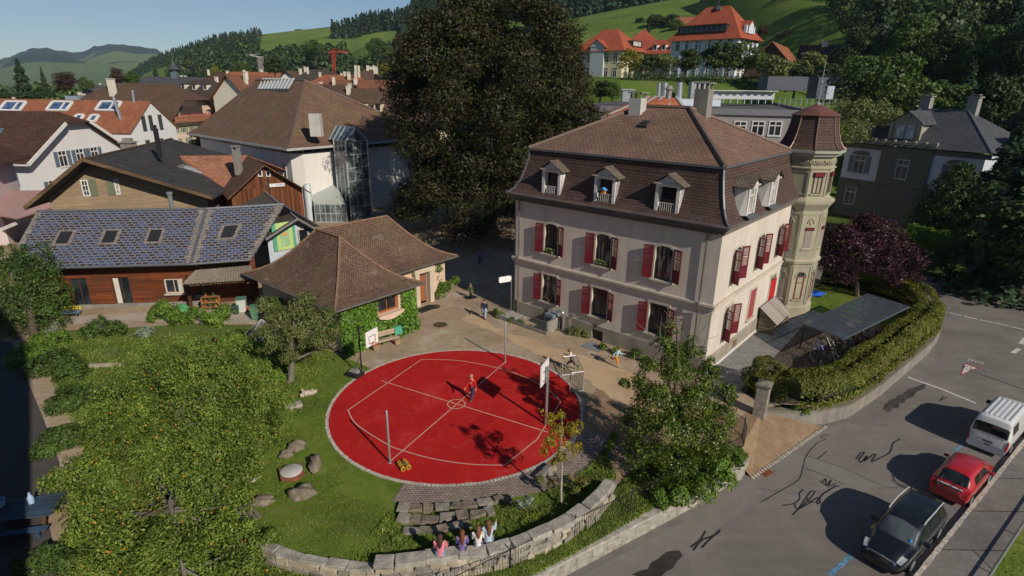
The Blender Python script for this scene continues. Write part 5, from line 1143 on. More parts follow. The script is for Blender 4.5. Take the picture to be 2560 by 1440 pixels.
m.span((-9.5,-6.72,25.6),(9.5,-6.5,25.9)); m.move(h.R); h.add(m,'pilaster',BLU_W); m = MB(); m.lathe(h.R @ Vector((0,0,0)) + Vector((0,0,37.2)),[(1.6,0),(1.2,.8),(.1,1.3),(.06,3.8)],8); h.add(m,'roof_lantern',paint('dark_lantern',(.05,.05,.06),.5))
h = school_block('yellow_school','pale yellow school wing with red hip roof and central pedimented bay',D(1558,118,182),RAD(-40),17,13,18.9,27.7,33.4,YEL_W,((23.7,2.5),(19.6,2.4)),5,4,6,1.3)
m = MB(); m.span((-2.4,-7.3,18.9),(2.4,-6.4,28)); m.face([(-2.9,-7.4,28),(2.9,-7.4,28),(0,-7.4,29.9)]); m.move(h.R); h.add(m,'pedimented_bay',plaster('grey_bay',(.42,.45,.46),.1)); m = MB(); slab(m,[(-3.2,-7.7,27.9),(0,-7.7,30.2),(0,-2,30.2),(-3.2,-4.5,27.9)],.2); slab(m,[(0,-7.7,30.2),(3.2,-7.7,27.9),(3.2,-4.5,27.9),(0,-2,30.2)],.2); m.move(h.R); h.add(m,'bay_roof',T_RED)
m = MB(); m.span((6.0,-.4,28.2),(8.2,5.4,30)); m.move(h.R); d_ = h.add(m,'dormer_band',paint('dark_cladding',(.03,.022,.02),.6)); m = MB()
for i in range(6): m.span((8.18,i * .8,28.5),(8.24,.5 + i * .8,29.7))
m.move(h.R); h.add(m,'window',M_WHITE,d_)
p = D(1622,107,200); h = house('school_wing','link wing between the two schools with red roof and white dormers','school',(p.x + 3,p.y + 4),RAD(-38),22,10,19,27.4,31.4,YEL_W,T_RED,'gable',.6,sides=(('f',xs(-6,10,5),23.4,1.2,2,STONE_FR,None),),dorm=((2,-4.2,1.4,1.6,COOL_W),(5,-4.2,1.4,1.6,COOL_W),(8,-4.2,1.4,1.6,COOL_W)))
p = D(1612,72,215); house('school_pavilion','small red pyramid roof rising behind the link wing','building',(p.x,p.y),RAD(-22),11,11,20,p.z - 5,p.z,YEL_W,T_RED,'hip',.9)
p = D(1955,112,170); bw = planks('weathered_barn',(.07,.045,.03),.3,True,.3); house('hillside_barn','brown barn with rusty orange roof right of the white school','barn',(p.x + 3,p.y + 8),RAD(58),26,13,14,p.z - 6.0,p.z + .6,bw,T_ORANGE,'gable',1.0)
p = D(2080,112,190); house('grey_roofed_villa','grey roofed white house half hidden by forest right of the barn','house',(p.x,p.y),RAD(-20),16,12,14,p.z - 5,p.z,COOL_W,T_DARK,'gable',.9,sides=(('f',(2,5),p.z - 8,1.2,1.8,STONE_FR,None),),chims=((-2,0,1,1.6,COOL_W),))
for (u,v,dep,lb,wl_,rf_,L,Wd) in ((595,91,900,'white farmhouse with broad dark roof on the left ridge',COOL_W,T_CHOC,26,20),(642,83,900,'brown barn on the ridge beside the white farmhouse',bw,T_CHOC,17,13),(747,73,1000,'tiny pale shed on the meadow skyline',COOL_W,T_SLATE,12,8),(985,36,950,'brown chalet on the skyline left of the forest crest',bw,T_CHOC,16,12),(1000,37,960,'orange-brown chalet on the skyline beside the brown chalet',WARM_W,T_RUST,13,10),(1046,86,330,'red roofed house at the left edge of the big beech',BLU_W,T_ORANGE,11,9),(1565,62,330,'red roofed farmhouse among trees above the yellow school',COOL_W,T_ORANGE,17,12),(1721,42,300,'little white house with orange roof left of the white school roof',COOL_W,T_ORANGE,9,7),(1936,16,270,'small brown hay hut alone on the green slope',bw,T_CHOC,6,5),(2412,66,260,'brown house roof glimpsed in the dark forest',WARM_W,T_BROWN,12,9),(590,166,2500,'far farm on the blue hills',COOL_W,T_CHOC,24,16)):
 p = D(u,v,dep); hh = Wd * .42; house('hill_house',lb,'house',(p.x,p.y),RAD(-15),L,Wd,p.z - hh - Wd * .35,p.z - hh,p.z,wl_,rf_,'gable',1.1,half=Wd * .2 if L > 15 else 0,drop=6)
# ---- flat grey school building behind the villa, with its plant and orange lantern roof
gb = W('flat_grey_school','flat roofed grey concrete school with roof plant behind the villa','building',(24,80,0)); GC = plaster('grey_concrete_panels',(.3,.28,.28),.2,.6)
e0,e1 = Vector((6,78.5,13.7)),Vector((34.2,69.1,13.7)); gd = (e1 - e0).normalized(); gn = Vector((-gd.y,gd.x,0)); b0,b1 = e0 + gn * 46,e1 + gn * 46; m = MB()
for p,q in ((e0,e1),(e1,b1),(b1,b0),(b0,e0)): m.face([V3(p,-.9),V3(q,-.9),q,p])
gb.add(m,'wall',GC); m = MB(); m.beam(e0 + Vector((0,0,-.05)),e1 + Vector((0,0,-.05)),.5,.7); m.beam(e1,b1,.5,.7); gb.add(m,'parapet',plaster('grey_parapet',(.2,.2,.22),.2)); m = MB(); m.face([e0 + Vector((0,0,.02)),e1 + Vector((0,0,.02)),b1 + Vector((0,0,.02)),b0 + Vector((0,0,.02))]); gb.add(m,'roof',ground_mat('roof_gravel',((.07,.07,.075),(.1,.1,.105),(.14,.14,.14)),.2,1.5,15.,.2,.2))
for u in (1895,1938,1850,1800): x,z = onwall(u,318,e0,angle(e0,e1)); simple_win(gb,gb.T @ frameM(V3(e0,0),angle(e0,e1)),x,z - .9,1.2,1.5,M_WHITE)
m = MB(); A_,B_ = D(1775,244,98),D(2060,240,104); A_.z = B_.z = 14.6
for k in range(9):
 p = A_.lerp(D(1925,240,100),k / 8.5); p.z = 14.4; m.box(p + Vector((0,0,.9)),(1.7,2.2,1.1)); m.box(p + Vector((0,-.5,1.65)),(1.9,3,.12));
 for a in (-.7,.7): m.box(p + Vector((a,-1,.2)),(.1,.1,1))
gb.add(m,'cooling_unit',paint('pale_plant',(.46,.48,.5),.45,.2)); m = MB(); p0,p1 = D(1950,246,96),D(2105,244,92); p0.z = p1.z = 13.9
for z in (.5,1.1): m.beam(p0 + Vector((0,0,z)),p1 + Vector((0,0,z)),.07)
for k in range(12): q = p0.lerp(p1,k / 11); m.beam(q,q + Vector((0,0,1.1)),.07)
gb.add(m,'roof_railing',M_STEEL)
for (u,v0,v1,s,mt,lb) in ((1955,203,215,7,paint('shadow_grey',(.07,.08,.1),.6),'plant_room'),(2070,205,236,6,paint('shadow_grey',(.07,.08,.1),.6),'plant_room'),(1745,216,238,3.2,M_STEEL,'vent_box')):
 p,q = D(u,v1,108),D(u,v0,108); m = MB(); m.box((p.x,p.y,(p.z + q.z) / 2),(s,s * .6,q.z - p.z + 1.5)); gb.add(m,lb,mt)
p = D(2075,232,104); m = MB(); m.box((p.x,p.y,p.z),(1.2,.2,2.2)); gb.add(m,'plant_room_door',paint('pale_door',(.4,.45,.5),.5))
ln = W('orange_lantern_hall','grey hall with an orange tiled lantern roof striped by metal glazing','building',(14,66,0)); z0,zt = 12.6,15.0
c = [D(1495,300,64),D(1735,285,64),D(1720,258,78),D(1500,262,84)]; t0,t1 = D(1622,248,72),D(1690,247,70)
for q in c: q.z = 12.9
t0.z = t1.z = 15.2; m = MB(); slab(m,[c[0],c[1],t1,t0],.15); slab(m,[c[1],c[2],t1],.15); slab(m,[c[2],c[3],t0,t1],.15); slab(m,[c[3],c[0],t0],.15); rl = ln.add(m,'roof',tiles('bright_orange_tiles',(.42,.12,.05),(.5,.17,.08),.3,.25,(.3,.12,.08),.2,.02)); m = MB()
for k in range(5): m.beam(c[0].lerp(c[1],k / 4) + Vector((0,0,.08)),t0.lerp(t1,k / 4) + Vector((0,0,.08)),.3,.1)
ln.add(m,'glazing_strip',paint('pale_strip',(.45,.46,.47),.4,.3),rl); m = MB()
for i in range(4): p,q = c[i],c[(i + 1) % 4]; m.face([V3(p,-.9),V3(q,-.9),q - Vector((0,0,.2)),p - Vector((0,0,.2))])
ln.add(m,'wall',GC); p = D(1570,262,92); m = MB(); m.box((p.x - 2,p.y,12.4),(26,9,1.6)); ln.add(m,'low_roof',paint('grey_sheet',(.16,.17,.18),.6)); m = MB(); p = D(1690,240,95); m.box((p.x,p.y,13.6),(13,4,2.2)); ln.add(m,'white_upstand',paint('bluish_white_sheet',(.5,.55,.62),.5))
for (u,v0,v1,r_,lb) in ((1648,208,232,.3,'steel_flue'),(1662,207,232,.55,'steel_flue'),(1699,206,233,.55,'steel_flue')): p,q = D(u,v1,96),D(u,v0,96); m = MB(); m.tube([p - Vector((0,0,2)),q],r_,12); ln.add(m,lb,M_STEEL,smooth=True)
p = D(1672,236,88); m = MB(); m.lathe(p - Vector((0,0,2)),[(.5,0),(.42,2.6),(.65,2.7),(.3,3.2)],10); ln.add(m,'roof_vent',M_CONC)
p = D(1567,240,90); m = MB(); m.box(p,(1.5,1.4,1.6)); m.box(p + Vector((0,0,.9)),(2,1.8,.2)); ln.add(m,'vent_box',M_STEEL)
# ---- slate villa on the right
VN,VF = Vector((55.6,68.2,9.5)),Vector((46.4,83.6,9.5)); vd = (VN - VF).normalized(); vn = Vector((-vd.y,vd.x,0)); vA = math.atan2(vd.y,vd.x); VL = (VN - VF).length
GREYW = plaster('grey_green_stone',(.13,.135,.115),.25,.5); BLUW = plaster('blue_white_render',(.46,.5,.54),.12,.5)
vi = W('slate_villa','grey-white villa with dark slate hip roof and ornate gabled dormer','villa',(56,76,-.8)); VM = frameM(V3(VF,0),vA); inset = .6
m = MB(); wall_open(m,inset,VL - inset,-.8,9.3,[],.1); m.face([(VL - inset,0,-.8),(VL - inset,13,-.8),(VL - inset,13,9.3),(VL - inset,0,9.3)]); m.face([(inset,0,-.8),(inset,0,9.3),(inset,13,9.3),(inset,13,-.8)]); m.move(Matrix.Translation((0,inset,0))); m.move(VM); vi.add(m,'wall',BLUW)
m = MB(); m.span((inset - .05,inset - .08,-.8),(VL - inset + .05,inset - .003,4.3)); m.span((5.6,inset - .3,4.3),(11.8,inset - .003,9.2)); m.span((inset - .1,inset - .15,4.25),(VL,inset - .085,4.5)); m.span((inset - .1,inset - .12,8.7),(VL,inset - .003,9.3)); m.move(VM); vi.add(m,'stone_facing',GREYW)
P = [(-.2,-.2,9.5),(VL + .2,-.2,9.5),(VL + .2,14,9.5),(-.2,14,9.5)]; r0,r1 = (6.2,6.9,14),(VL - 6.2,6.9,14); m = MB(); m.face([P[0],P[1],r1,r0]); m.face([P[1],P[2],r1]); m.face([P[2],P[3],r0,r1]); m.face([P[3],P[0],r0]); m.face(P[::-1]); m.move(VM); vr = vi.add(m,'roof',T_SLATE); m = MB(); m.move(VM)
for a,b in ((P[1],r1),(P[0],r0),(r0,r1)): m.tube([VM @ Vector(a),VM @ Vector(b)],.12,6)
vi.add(m,'hip_cap',M_LEAD,vr)
for x in (6.4,VL - 6.0): m = MB(); m.span((x - .6,7,13),(x + .6,8,15.6)); m.span((x - .75,6.85,15.6),(x + .75,8.15,15.75)); m.span((x - .5,7.1,15.9),(x + .5,7.9,16.0)); m.move(VM); vi.add(m,'chimney',plaster('pale_chimney',(.28,.27,.26),.3),vr)
xc = 7.6; m = MB(); m.span((xc - 1.6,1.2,9.6),(xc + 1.6,4.5,12.4)); m.face([(xc - 1.8,1.15,12.4),(xc + 1.8,1.15,12.4),(xc + .8,1.15,13.3),(xc,1.15,13.8),(xc - .8,1.15,13.3)])
for s in (-1,1): m.span((xc + s * 1.75 - .2,.95,9.6),(xc + s * 1.75 + .2,1.3,12.5))
m.blob((xc,1.1,13.1),(.35,.2,.4),1,.2,8,6); m.move(VM); dg = vi.add(m,'dormer_gable',plaster('buff_stone',(.3,.29,.22),.3,1.5),vr); m = MB(); slab(m,[(xc - 2.1,.9,12.3),(xc,.9,13.9),(xc,6.5,13.9),(xc - 2.1,4.2,12.3)],.12); slab(m,[(xc,.9,13.9),(xc + 2.1,.9,12.3),(xc + 2.1,4.2,12.3),(xc,6.5,13.9)],.12); m.move(VM); vi.add(m,'dormer_roof',T_SLATE,dg)
for s in (-.62,.62): window(dg,vi.T @ VM,xc + s - .5,xc + s + .5,10.0,12.1,1.1,.08,paint('pale_blind',(.42,.43,.44),.6),(0,1),pane=glassy('sky_pane',(.15,.18,.22),.1,.6))
m = MB(); m.span((4.4,.1,9.5),(12.2,.35,10.05))
for k in range(7): m.span((4.3 + k * 1.25,.02,9.5),(4.7 + k * 1.25,.43,10.2))
m.move(VM); vi.add(m,'roof_balustrade',plaster('buff_stone',(.3,.29,.22),.3,1.5),vr)
for x,z,sh in ((2.9,5.4,1),(14.6,5.4,1),(14.4,1.0,0),(2.6,1.0,0),(8.7,5.4,0)):
 simple_win(vi,vi.T @ VM @ Matrix.Translation((0,inset - (.31 if x == 8.7 else .09 if z < 2 else 0),0)),x,z,1.3,2.3,paint('blue_grey_frame',(.3,.34,.38),.6),SHUT_B if sh else None)
 m = MB(); n = 8
 for i in range(n): a,b = math.pi * i / n,math.pi * (i + 1) / n; m.face([(x + 1.15 * math.cos(a),inset - .35,z + 2.5 + .5 * math.sin(a)),(x + 1.15 * math.cos(b),inset - .35,z + 2.5 + .5 * math.sin(b)),(x + 1.15 * math.cos(b),inset,z + 2.5 + .5 * math.sin(b)),(x + 1.15 * math.cos(a),inset,z + 2.5 + .5 * math.sin(a))][::-1]); m.face([(x,inset - .35,z + 2.5),(x + 1.15 * math.cos(a),inset - .35,z + 2.5 + .5 * math.sin(a)),(x + 1.15 * math.cos(b),inset - .35,z + 2.5 + .5 * math.sin(b))][::-1])
 m.move(VM); vi.add(m,'window_hood',GREYW)
for x in (-.3,VL - .5): m = MB(); m.span((x,5,9.6),(x + .8,8.5,11.8)); m.move(VM); vi.add(m,'side_dormer',paint('dark_lead',(.05,.055,.065),.5),vr)
# ================================================================== TERRAIN AND HILLS
M_MEADOW = ground_mat('hill_meadow',((.06,.095,.02),(.1,.15,.026),(.13,.185,.034),(.19,.19,.06)),.018,.12,.5,.2,.3)
def farhill_mat():
 t = NT('far_wooded_hill').set(rough=.95,spec=.05); o = t.coord(); q = t.n('ShaderNodeSeparateXYZ'); t.l(o,q.inputs[0])
 a = t.math('ADD',t.math('MULTIPLY',q.outputs[2],.0013),t.math('MULTIPLY',t.noise(o,.0022,6,.6),.8)); c = t.ramp(a,[(.55,(.1,.14,.05)),(.6,(.12,.16,.055)),(.605,(.022,.04,.024)),(.8,(.018,.034,.022))]); t.col(t.mix(1.,c,t.ramp(t.noise(o,.03,4),[(.3,.8),(.7,1.2)]),'MULTIPLY')); return t.m
M_FARHILL = farhill_mat()
M_WOODHILL = ground_mat('forest_floor',((.02,.03,.012),(.03,.045,.015),(.045,.06,.02)),.03,.2,1.,.2,.2)
def pnoise(x,y,s,seed=0):
 return (math.sin(x / s + seed) * math.cos(y / s * 1.13 + seed * 2.1) + .5 * math.sin(x / s * 2.3 + 1.7 + seed) * math.cos(y / s * 2.1 + seed) + .25 * math.sin(x / s * 4.7 + y / s * 3.9 + seed)) / 1.75
def smooth(a,b,x): t = min(max((x - a) / (b - a),0),1); return t * t * (3 - 2 * t)
class Hill:
 """a slope from a foot line up to a surveyed crest line, falling away behind it"""
 def __init__(s,name,crest,foot,footz,mat,nu=90,nt=26,rough=.04,ease=1.2,seed=0,jag=0.,back=1):
  s.us = [c[0] for c in crest]; s.vs = [c[1] for c in crest]; s.ds = [c[2] for c in crest]; s.foot,s.fz,s.ease,s.rough,s.seed = foot,footz,ease,rough,seed; mb = MB()
  for i in range(nu + 1):
   u = s.us[0] + (s.us[-1] - s.us[0]) * i / nu
   for k in range(nt + 1): mb.v.append(tuple(s.pt(u,k / nt,jag)))
   c = s.pt(u,1,jag); mb.v.append((c.x * 1.35,c.y * 1.35,c.z - (c.z - footz) * .9 - 5))
  n = nt + 2
  for i in range(nu):
   for k in range(n - 1): a = i * n + k; mb.f.append((a,a + n,a + n + 1,a + 1))
  struct(name,mb,mat,True)
 def pt(s,u,t,jag=0.):
  v = float(np.interp(u,s.us,s.vs)); d = float(np.interp(u,s.us,s.ds)); c = D(u,v,d); f = s.foot(u) if callable(s.foot) else s.foot; q = c * (f / d)
  x,y = q.x + (c.x - q.x) * t,q.y + (c.y - q.y) * t; h = c.z - s.fz; z = s.fz + h * (t ** s.ease)
  z += pnoise(x,y,d * .05,s.seed) * h * s.rough * math.sin(math.pi * min(t,1)) * 1.6
  if jag: z += jag * pnoise(x,y,d * .004,3) * smooth(.75,1,t)
  return Vector((x,y,z))
HA = Hill('far_hills',[(-700,150,4200),(-200,185,4200),(0,148,4200),(30,140,4200),(75,121,4200),(110,119,4200),(150,127,4200),(200,132,4200),(235,116,4100),(285,110,4100),(330,114,4100),(390,122,4000),(450,160,3900),(600,200,3900)],1700,-2,M_FARHILL,150,34,.12,1.1,1,6)
HB_L = Hill('west_hill',[(250,235,1500),(320,190,1400),(380,155,1300),(430,135,1200),(500,112,1100),(560,97,1000),(600,94,930),(655,86,920),(760,74,950),(870,62,950),(905,52,940),(1000,40,930),(1050,22,900),(1110,0,850),(1250,-50,800),(1450,-70,800)],330,-1,M_MEADOW,110,26,.05,.95,2)
HB_M = Hill('middle_hill',[(700,230,620),(740,188,620),(800,165,600),(850,145,580),(900,120,560),(960,103,540),(1030,80,520),(1100,52,500),(1250,20,480)],290,-1,M_MEADOW,60,18,.05,.95,4)
HC_G = Hill('green_hill',[(1250,120,480),(1330,78,470),(1400,54,455),(1480,37,440),(1560,21,425),(1640,6,410),(1700,-4,400),(1800,-18,385),(1870,-4,370),(1930,29,355),(1990,51,340),(2065,74,325),(2092,112,315),(2130,150,305)],205,20,M_MEADOW,90,26,.035,.9,6)
HD_F = Hill('forest_hill',[(1000,40,900),(1150,-80,800),(1400,-170,700),(1700,-220,640),(2000,-260,560),(2300,-300,480),(2700,-340,420),(3200,-380,400)],lambda u: 470 if u < 2000 else 470 - (u - 2000) * .28,38,M_WOODHILL,70,16,.03,.9,8)
def slope_z(x,y):
 a = float(np.interp(y,[96,104,114,128,146,152,215,262,330],[-1.2,-.6,4,10.5,17.8,18.8,20,30,40])); b = .31 * max(y - 93,0) + .2 * max(x - 95,0) * smooth(90,120,y) - 1.2
 k = smooth(78,112,x); z = a * (1 - k) + b * k
 return z * smooth(2,20,x) - 1.2 * (1 - smooth(2,20,x)) + .5 * pnoise(x,y,9,2) * smooth(100,112,y)
mb = MB(); nx,ny = 70,50
for i in range(nx + 1):
 for k in range(ny + 1): x,y = -2 + 360 * (i / nx) ** 1.15,96 + 240 * (k / ny) ** 1.1; mb.v.append((x,y,slope_z(x,y)))
for i in range(nx):
 for k in range(ny): a = i * (ny + 1) + k; mb.f.append((a,a + ny + 1,a + ny + 2,a + 1))
struct('hillside',mb,ground_mat('bank_grass',((.05,.085,.015),(.08,.13,.02),(.1,.15,.028),(.13,.14,.05)),.1,.6,5.,.3,.4),True)
# ================================================================== FAR VEGETATION
BARK = bark('brown_bark'); BARK_G = bark('grey_bark',(.16,.145,.12)); BARK_P = bark('pale_bark',(.3,.27,.22))
L_CON = leaf('spruce_needles',((.014,.03,.014),(.02,.042,.018),(.03,.055,.022)),.12,.6); L_DEC = leaf('broadleaf_green',((.025,.05,.012),(.04,.075,.016),(.06,.1,.02),(.08,.12,.028)),.25)
L_DARK = leaf('dark_broadleaf',((.014,.028,.009),(.022,.042,.012),(.036,.062,.018),(.055,.085,.022)),.2); L_COPPER = leaf('copper_leaves',((.022,.01,.01),(.032,.015,.013),(.045,.02,.016),(.03,.03,.012)),.15)
L_YEL = leaf('yellowing_leaves',((.07,.1,.015),(.12,.14,.02),(.18,.17,.025),(.2,.15,.03)),.3); L_OLIVE = leaf('olive_leaves',((.05,.075,.022),(.085,.11,.035),(.12,.15,.055),(.17,.18,.08)),.3)
def cone_points(bases,n,seed,kind='con'):
 """leaf points of many far trees at once: bases are (x,y,z,h)"""
 g = np.random.default_rng(seed); B = np.array(bases); m = len(B); k = np.repeat(np.arange(m),n); t = g.random(m * n); a = g.uniform(0,6.283,m * n); h = B[k,3]
 if kind == 'con': r = h * .19 * (1 - t) ** .85 * g.uniform(.45,1.15,m * n) * (1 + .25 * np.sin(t * 26)); z = h * (.06 + .96 * t)
 else: r = h * .36 * np.sin(np.pi * np.clip(t,.03,.98)) ** .6 * g.uniform(.55,1.1,m * n); z = h * (.14 + .86 * t)
 P = np.stack([B[k,0] + r * np.cos(a),B[k,1] + r * np.sin(a),B[k,2] + z],-1); N = np.stack([np.cos(a),np.sin(a),.45 + t * .8 if kind == 'con' else (t - .35) * 2.2],-1); return P,N,h
def forest(name,bases,n,seed,mat,kind='con',sz=.085,label=None):
 P,N,h = cone_points(bases,n,seed,kind); o = leaf_quads(name,P,N,h * sz,mat,None,.75,seed,.3); tag(o,label,'forest',None,'stuff'); return o
def on_hill(H,n,ur,tr,hr,seed,mask=None):
 g = random.Random(seed); out = []; c = 0
 while len(out) < n and c < n * 30:
  c += 1; u,t = g.uniform(*ur),g.uniform(*tr)
  if mask and not mask(u,t,g): continue
  p = H.pt(u,t); out.append((p.x,p.y,p.z - 1,g.uniform(*hr)))
 return out
forest('ridge_forest',on_hill(HB_L,1300,(330,660),(.3,1.0),(6,13),1,lambda u,t,g: u < 600 + 60 * t + g.uniform(-25,10) and (t > .55 or u > 420 or g.random() < .1) and not (u < 480 and t < .42)),60,1,L_CON,'con',.09,'dark mixed forest covering the left ridge')
forest('lower_ridge_forest',on_hill(HB_L,420,(420,860),(.2,.55),(9,16),2,lambda u,t,g: u < 640 or t < .36),70,2,L_DARK,'dec',.1,'broadleaf wood at the foot of the left ridge')
forest('crest_forest',on_hill(HB_L,620,(1030,1330),(.78,1.0),(15,26),3) + on_hill(HB_L,70,(890,1040),(.93,1.0),(8,15),31,lambda u,t,g: g.random() < .5) + on_hill(HB_L,420,(830,1150),(.62,.78),(11,20),32,lambda u,t,g: t < .7 + (u - 830) / 4000),60,3,L_CON,'con',.09,'spruce forest on the crest behind the copper beech')
forest('hill_foot_trees',on_hill(HB_M,210,(770,1060),(.12,.62),(9,17),4,lambda u,t,g: t < .3 + (u - 770) / 900 and g.random() < .9),110,4,L_DARK,'dec',.1,'broadleaf trees along the foot of the middle hill')
forest('spruce_edge',on_hill(HD_F,640,(1330,1960),(.0,.5),(19,30),5,lambda u,t,g: t < .35 or u > 1500),80,5,L_CON,'con',.085,'dark spruce forest along the top of the green hill')
forest('east_forest',on_hill(HD_F,420,(1950,2800),(.0,.6),(18,30),6),110,6,L_CON,'con',.085,'dense dark conifer forest high on the right')
g_ = random.Random(61); eb = []
while len(eb) < 150:
 x,y = g_.uniform(100,230),g_.uniform(150,300)
 if x / y < .5: continue
 eb.append((x,y,slope_z(x,y) - 1,g_.uniform(13,21)))
forest('east_slope_wood',eb,1000,7,L_DARK,'dec',.032,'shaded broadleaf wood covering the right hillside')
forest('far_tree_belt',[(D(u,205,330).x + g_.uniform(-8,8),330 + g_.uniform(-30,30),-2,g_.uniform(10,17)) for u in range(-30,460,6)],150,8,L_DEC,'dec',.085,'belt of garden trees behind the town roofs')
# single far trees: prototypes, then copies
def proto_tree(name,h,r,lm,seed,n=2600,size=.3,cone=False,bk=BARK):
 root = thing(name,'x','tree',(0,0,0)); tb = MB()
 if cone:
  limbs(tb,(0,0,-.3),(0,0,h),h * .022,[],seed); g = np.random.default_rng(seed); t = g.random(n) ** 1.25; a = g.uniform(0,6.283,n); lay = 1 + .28 * np.sin(t * 34 + g.uniform(0,.8,n)); rr = r * (1 - t) ** .8 * g.uniform(.35,1.08,n) * lay
  P = np.stack([rr * np.cos(a),rr * np.sin(a),h * (.05 + .97 * t) - rr * .25],-1); N = np.stack([np.cos(a),np.sin(a),np.full(n,.75)],-1)
 else:
  bl = crown_blobs((0,0,h * .58),(r,r,h * .42),26,seed,(.24,.4),.72); limbs(tb,(0,0,-.3),(0,0,h * .7),h * .025,[b[0] for b in bl[1:8]],seed); P,N = blob_points(bl,n,seed,.6)
 tb.build('trunk',bk,root,True); leaf_quads('crown',P,N,size,lm,root,.7,seed,.2); return root
PROTO = {}
def far_tree(kind,p,h,lb,grp=None,wide=1.,dark=0):
 """first tree of a kind is the prototype itself, later ones are copies"""
 spec = {'dec': (12,4.6,L_DEC,1,5200,.25),'dec2': (12,4.2,L_DARK,2,5200,.25),'dec3': (12,5.,L_DEC,3,5400,.24),'con': (16,3.2,L_CON,4,5200,.3,True),'con2': (16,2.7,L_CON,5,4600,.28,True),'cop': (12,5.,L_COPPER,6,4600,.27),'yel': (12,4.4,L_YEL,7,3000,.32),'big1': (20,7.2,L_DEC,11,17000,.25),'big2': (20,6.8,L_DARK,12,17000,.25),'oli': (10,4.,L_OLIVE,8,3000,.28)}[kind]
 if kind not in PROTO:
  o = proto_tree('conifer' if 'con' in kind else 'broadleaf_tree',*spec[:4],*spec[4:]); PROTO[kind] = o; o['label'] = lb
  if grp: o['group'] = grp
 else: o = place_copy(PROTO[kind],p,0,1,lb,grp)
 if 'group' in o.keys() and not grp: del o['group']
 s = h / spec[0]; o.location = p; o.scale = (s * wide,s * wide,s); o.rotation_euler = (0,0,rnd.uniform(0,6.28)); return o
def tree_px(kind,u,v_top,v_base,dep,lb,grp=None,wide=1.,zb=None):
 b = D(u,v_base,dep); t = D(u,v_top,dep)
 if zb is not None: b.z = zb
 return far_tree(kind,b,t.z - b.z,lb,grp,wide)
for a in [('con',70,150,262,150,'tall dark conifer left of the round copper beech',1.25),('cop',172,176,245,180,'round dark copper beech among the left town trees',1.15),('cop',302,166,230,200,'narrow dark copper tree right of the round beech',.75),('con2',118,170,240,200,'slim pale conifer between tall conifer and copper beech',.9),('con',395,165,215,260,'lone dark conifer left of the bell tower',1.1),('dec',335,178,225,210,'broad green tree above the farmhouse roof',1.2),('dec3',222,190,240,230,'green tree behind the round copper beech',1.),('dec2',105,212,262,140,'bushy tree at the foot of the tall conifer',1.1),('dec2',18,225,262,150,'dark bush tree at the far left edge',1.3),
   ('dec2',690,136,204,175,'big round dark tree above the hall skylight',1.2),('yel',545,165,215,230,'pale yellow-green tree among the left town roofs',.9),('dec3',612,152,205,235,'yellow-green tree left of the grey crane',1.),('yel',590,182,206,230,'low light green tree right of the chocolate roof',1.2),('dec',790,100,160,420,'dense dark tree on the shoulder left of the red crane',1.4),('con2',770,105,150,430,'pointed conifer beside the dense shoulder tree',1.),('cop',1003,78,150,330,'narrow dark brown tree left of the red roofed house',.8),('dec',945,95,160,350,'broad green tree below the meadow strip',1.3),('yel',968,155,205,190,'round yellow-green tree right of the pyramid roof',1.2),('dec3',1010,120,190,260,'green tree left of the big beech',1.2),('yel',905,262,330,95,'yellow-green tree behind the hall roof edge',1.3),('dec3',945,285,350,90,'light green tree between hall and beech',1.2),('dec2',510,325,390,92,'dark green bush tree left of the white hall',1.4)]:
 tree_px(*a[:6],None,a[6])
# terrace trees in front of the schools
for i,(u,vt,vb,k,lb) in enumerate([(1572,122,200,'yel','yellow-green tree at the corner of the yellow school'),(1612,130,205,'dec2','dark tree second along the school terrace'),(1655,128,205,'oli','brownish tree third along the school terrace'),(1712,115,205,'dec2','tree at the left corner of the white school'),(1783,95,205,'dec2','slender tree before the middle of the white school'),(1860,98,205,'dec3','biggest terrace tree at the right corner of the white school')]):
 b = D(u,vb,148); b.z = slope_z(b.x,b.y); t = D(u,vt,148); far_tree(k,b,t.z - b.z,lb,None,1.25 if i < 5 else 1.4)
for (u,vt,vb,dep,k,w_,lb) in [(1500,195,250,118,'dec2',1.4,'bush on the bank right of the big beech'),(1530,205,248,116,'dec',1.3,'second bush on the bank right of the big beech'),(1735,190,215,135,'dec2',1.8,'low bush on the terrace edge below the white school'),(1935,130,225,140,'oli',1.2,'reddish tree before the brown barn'),(2020,120,225,140,'oli',1.,'second reddish tree before the brown barn'),(1985,160,232,130,'dec2',1.4,'dark tree on the bank right of the schools'),(2055,150,240,125,'dec2',1.4,'dark tree left of the lit forest crown'),
  (1595,40,75,320,'dec2',1.3,'tree left of the red roofed farmhouse'),(1640,30,80,300,'dec2',1.5,'dark round tree on the green slope above the schools'),(1672,28,85,290,'dec2',1.4,'larger dark tree beside the dark round tree'),(1620,50,88,290,'con2',1.2,'pointed tree among the dark slope trees'),(1690,48,88,280,'dec',1.3,'green tree left of the little white house'),(1770,15,50,300,'dec',1.2,'tree left above the white school roof'),(1842,-8,32,300,'dec2',1.2,'tree right above the white school roof'),(1868,5,38,300,'dec',1.5,'broad bush on the slope right of the school roof'),(2005,22,52,260,'dec',1.2,'bush on the right meadow edge'),(2028,38,56,260,'dec3',1.1,'small bush on the right meadow edge'),(1965,70,110,230,'oli',1.6,'bushy tree above the brown barn'),(1458,62,82,340,'dec3',1.2,'bush at the foot of the green hill'),(1905,60,95,200,'cop',.9,'dark tree behind the ornate gable')]:
 b = D(u,vb,dep); t = D(u,vt,dep); far_tree(k,b - Vector((0,0,1)),t.z - b.z + 1,lb,None,w_)
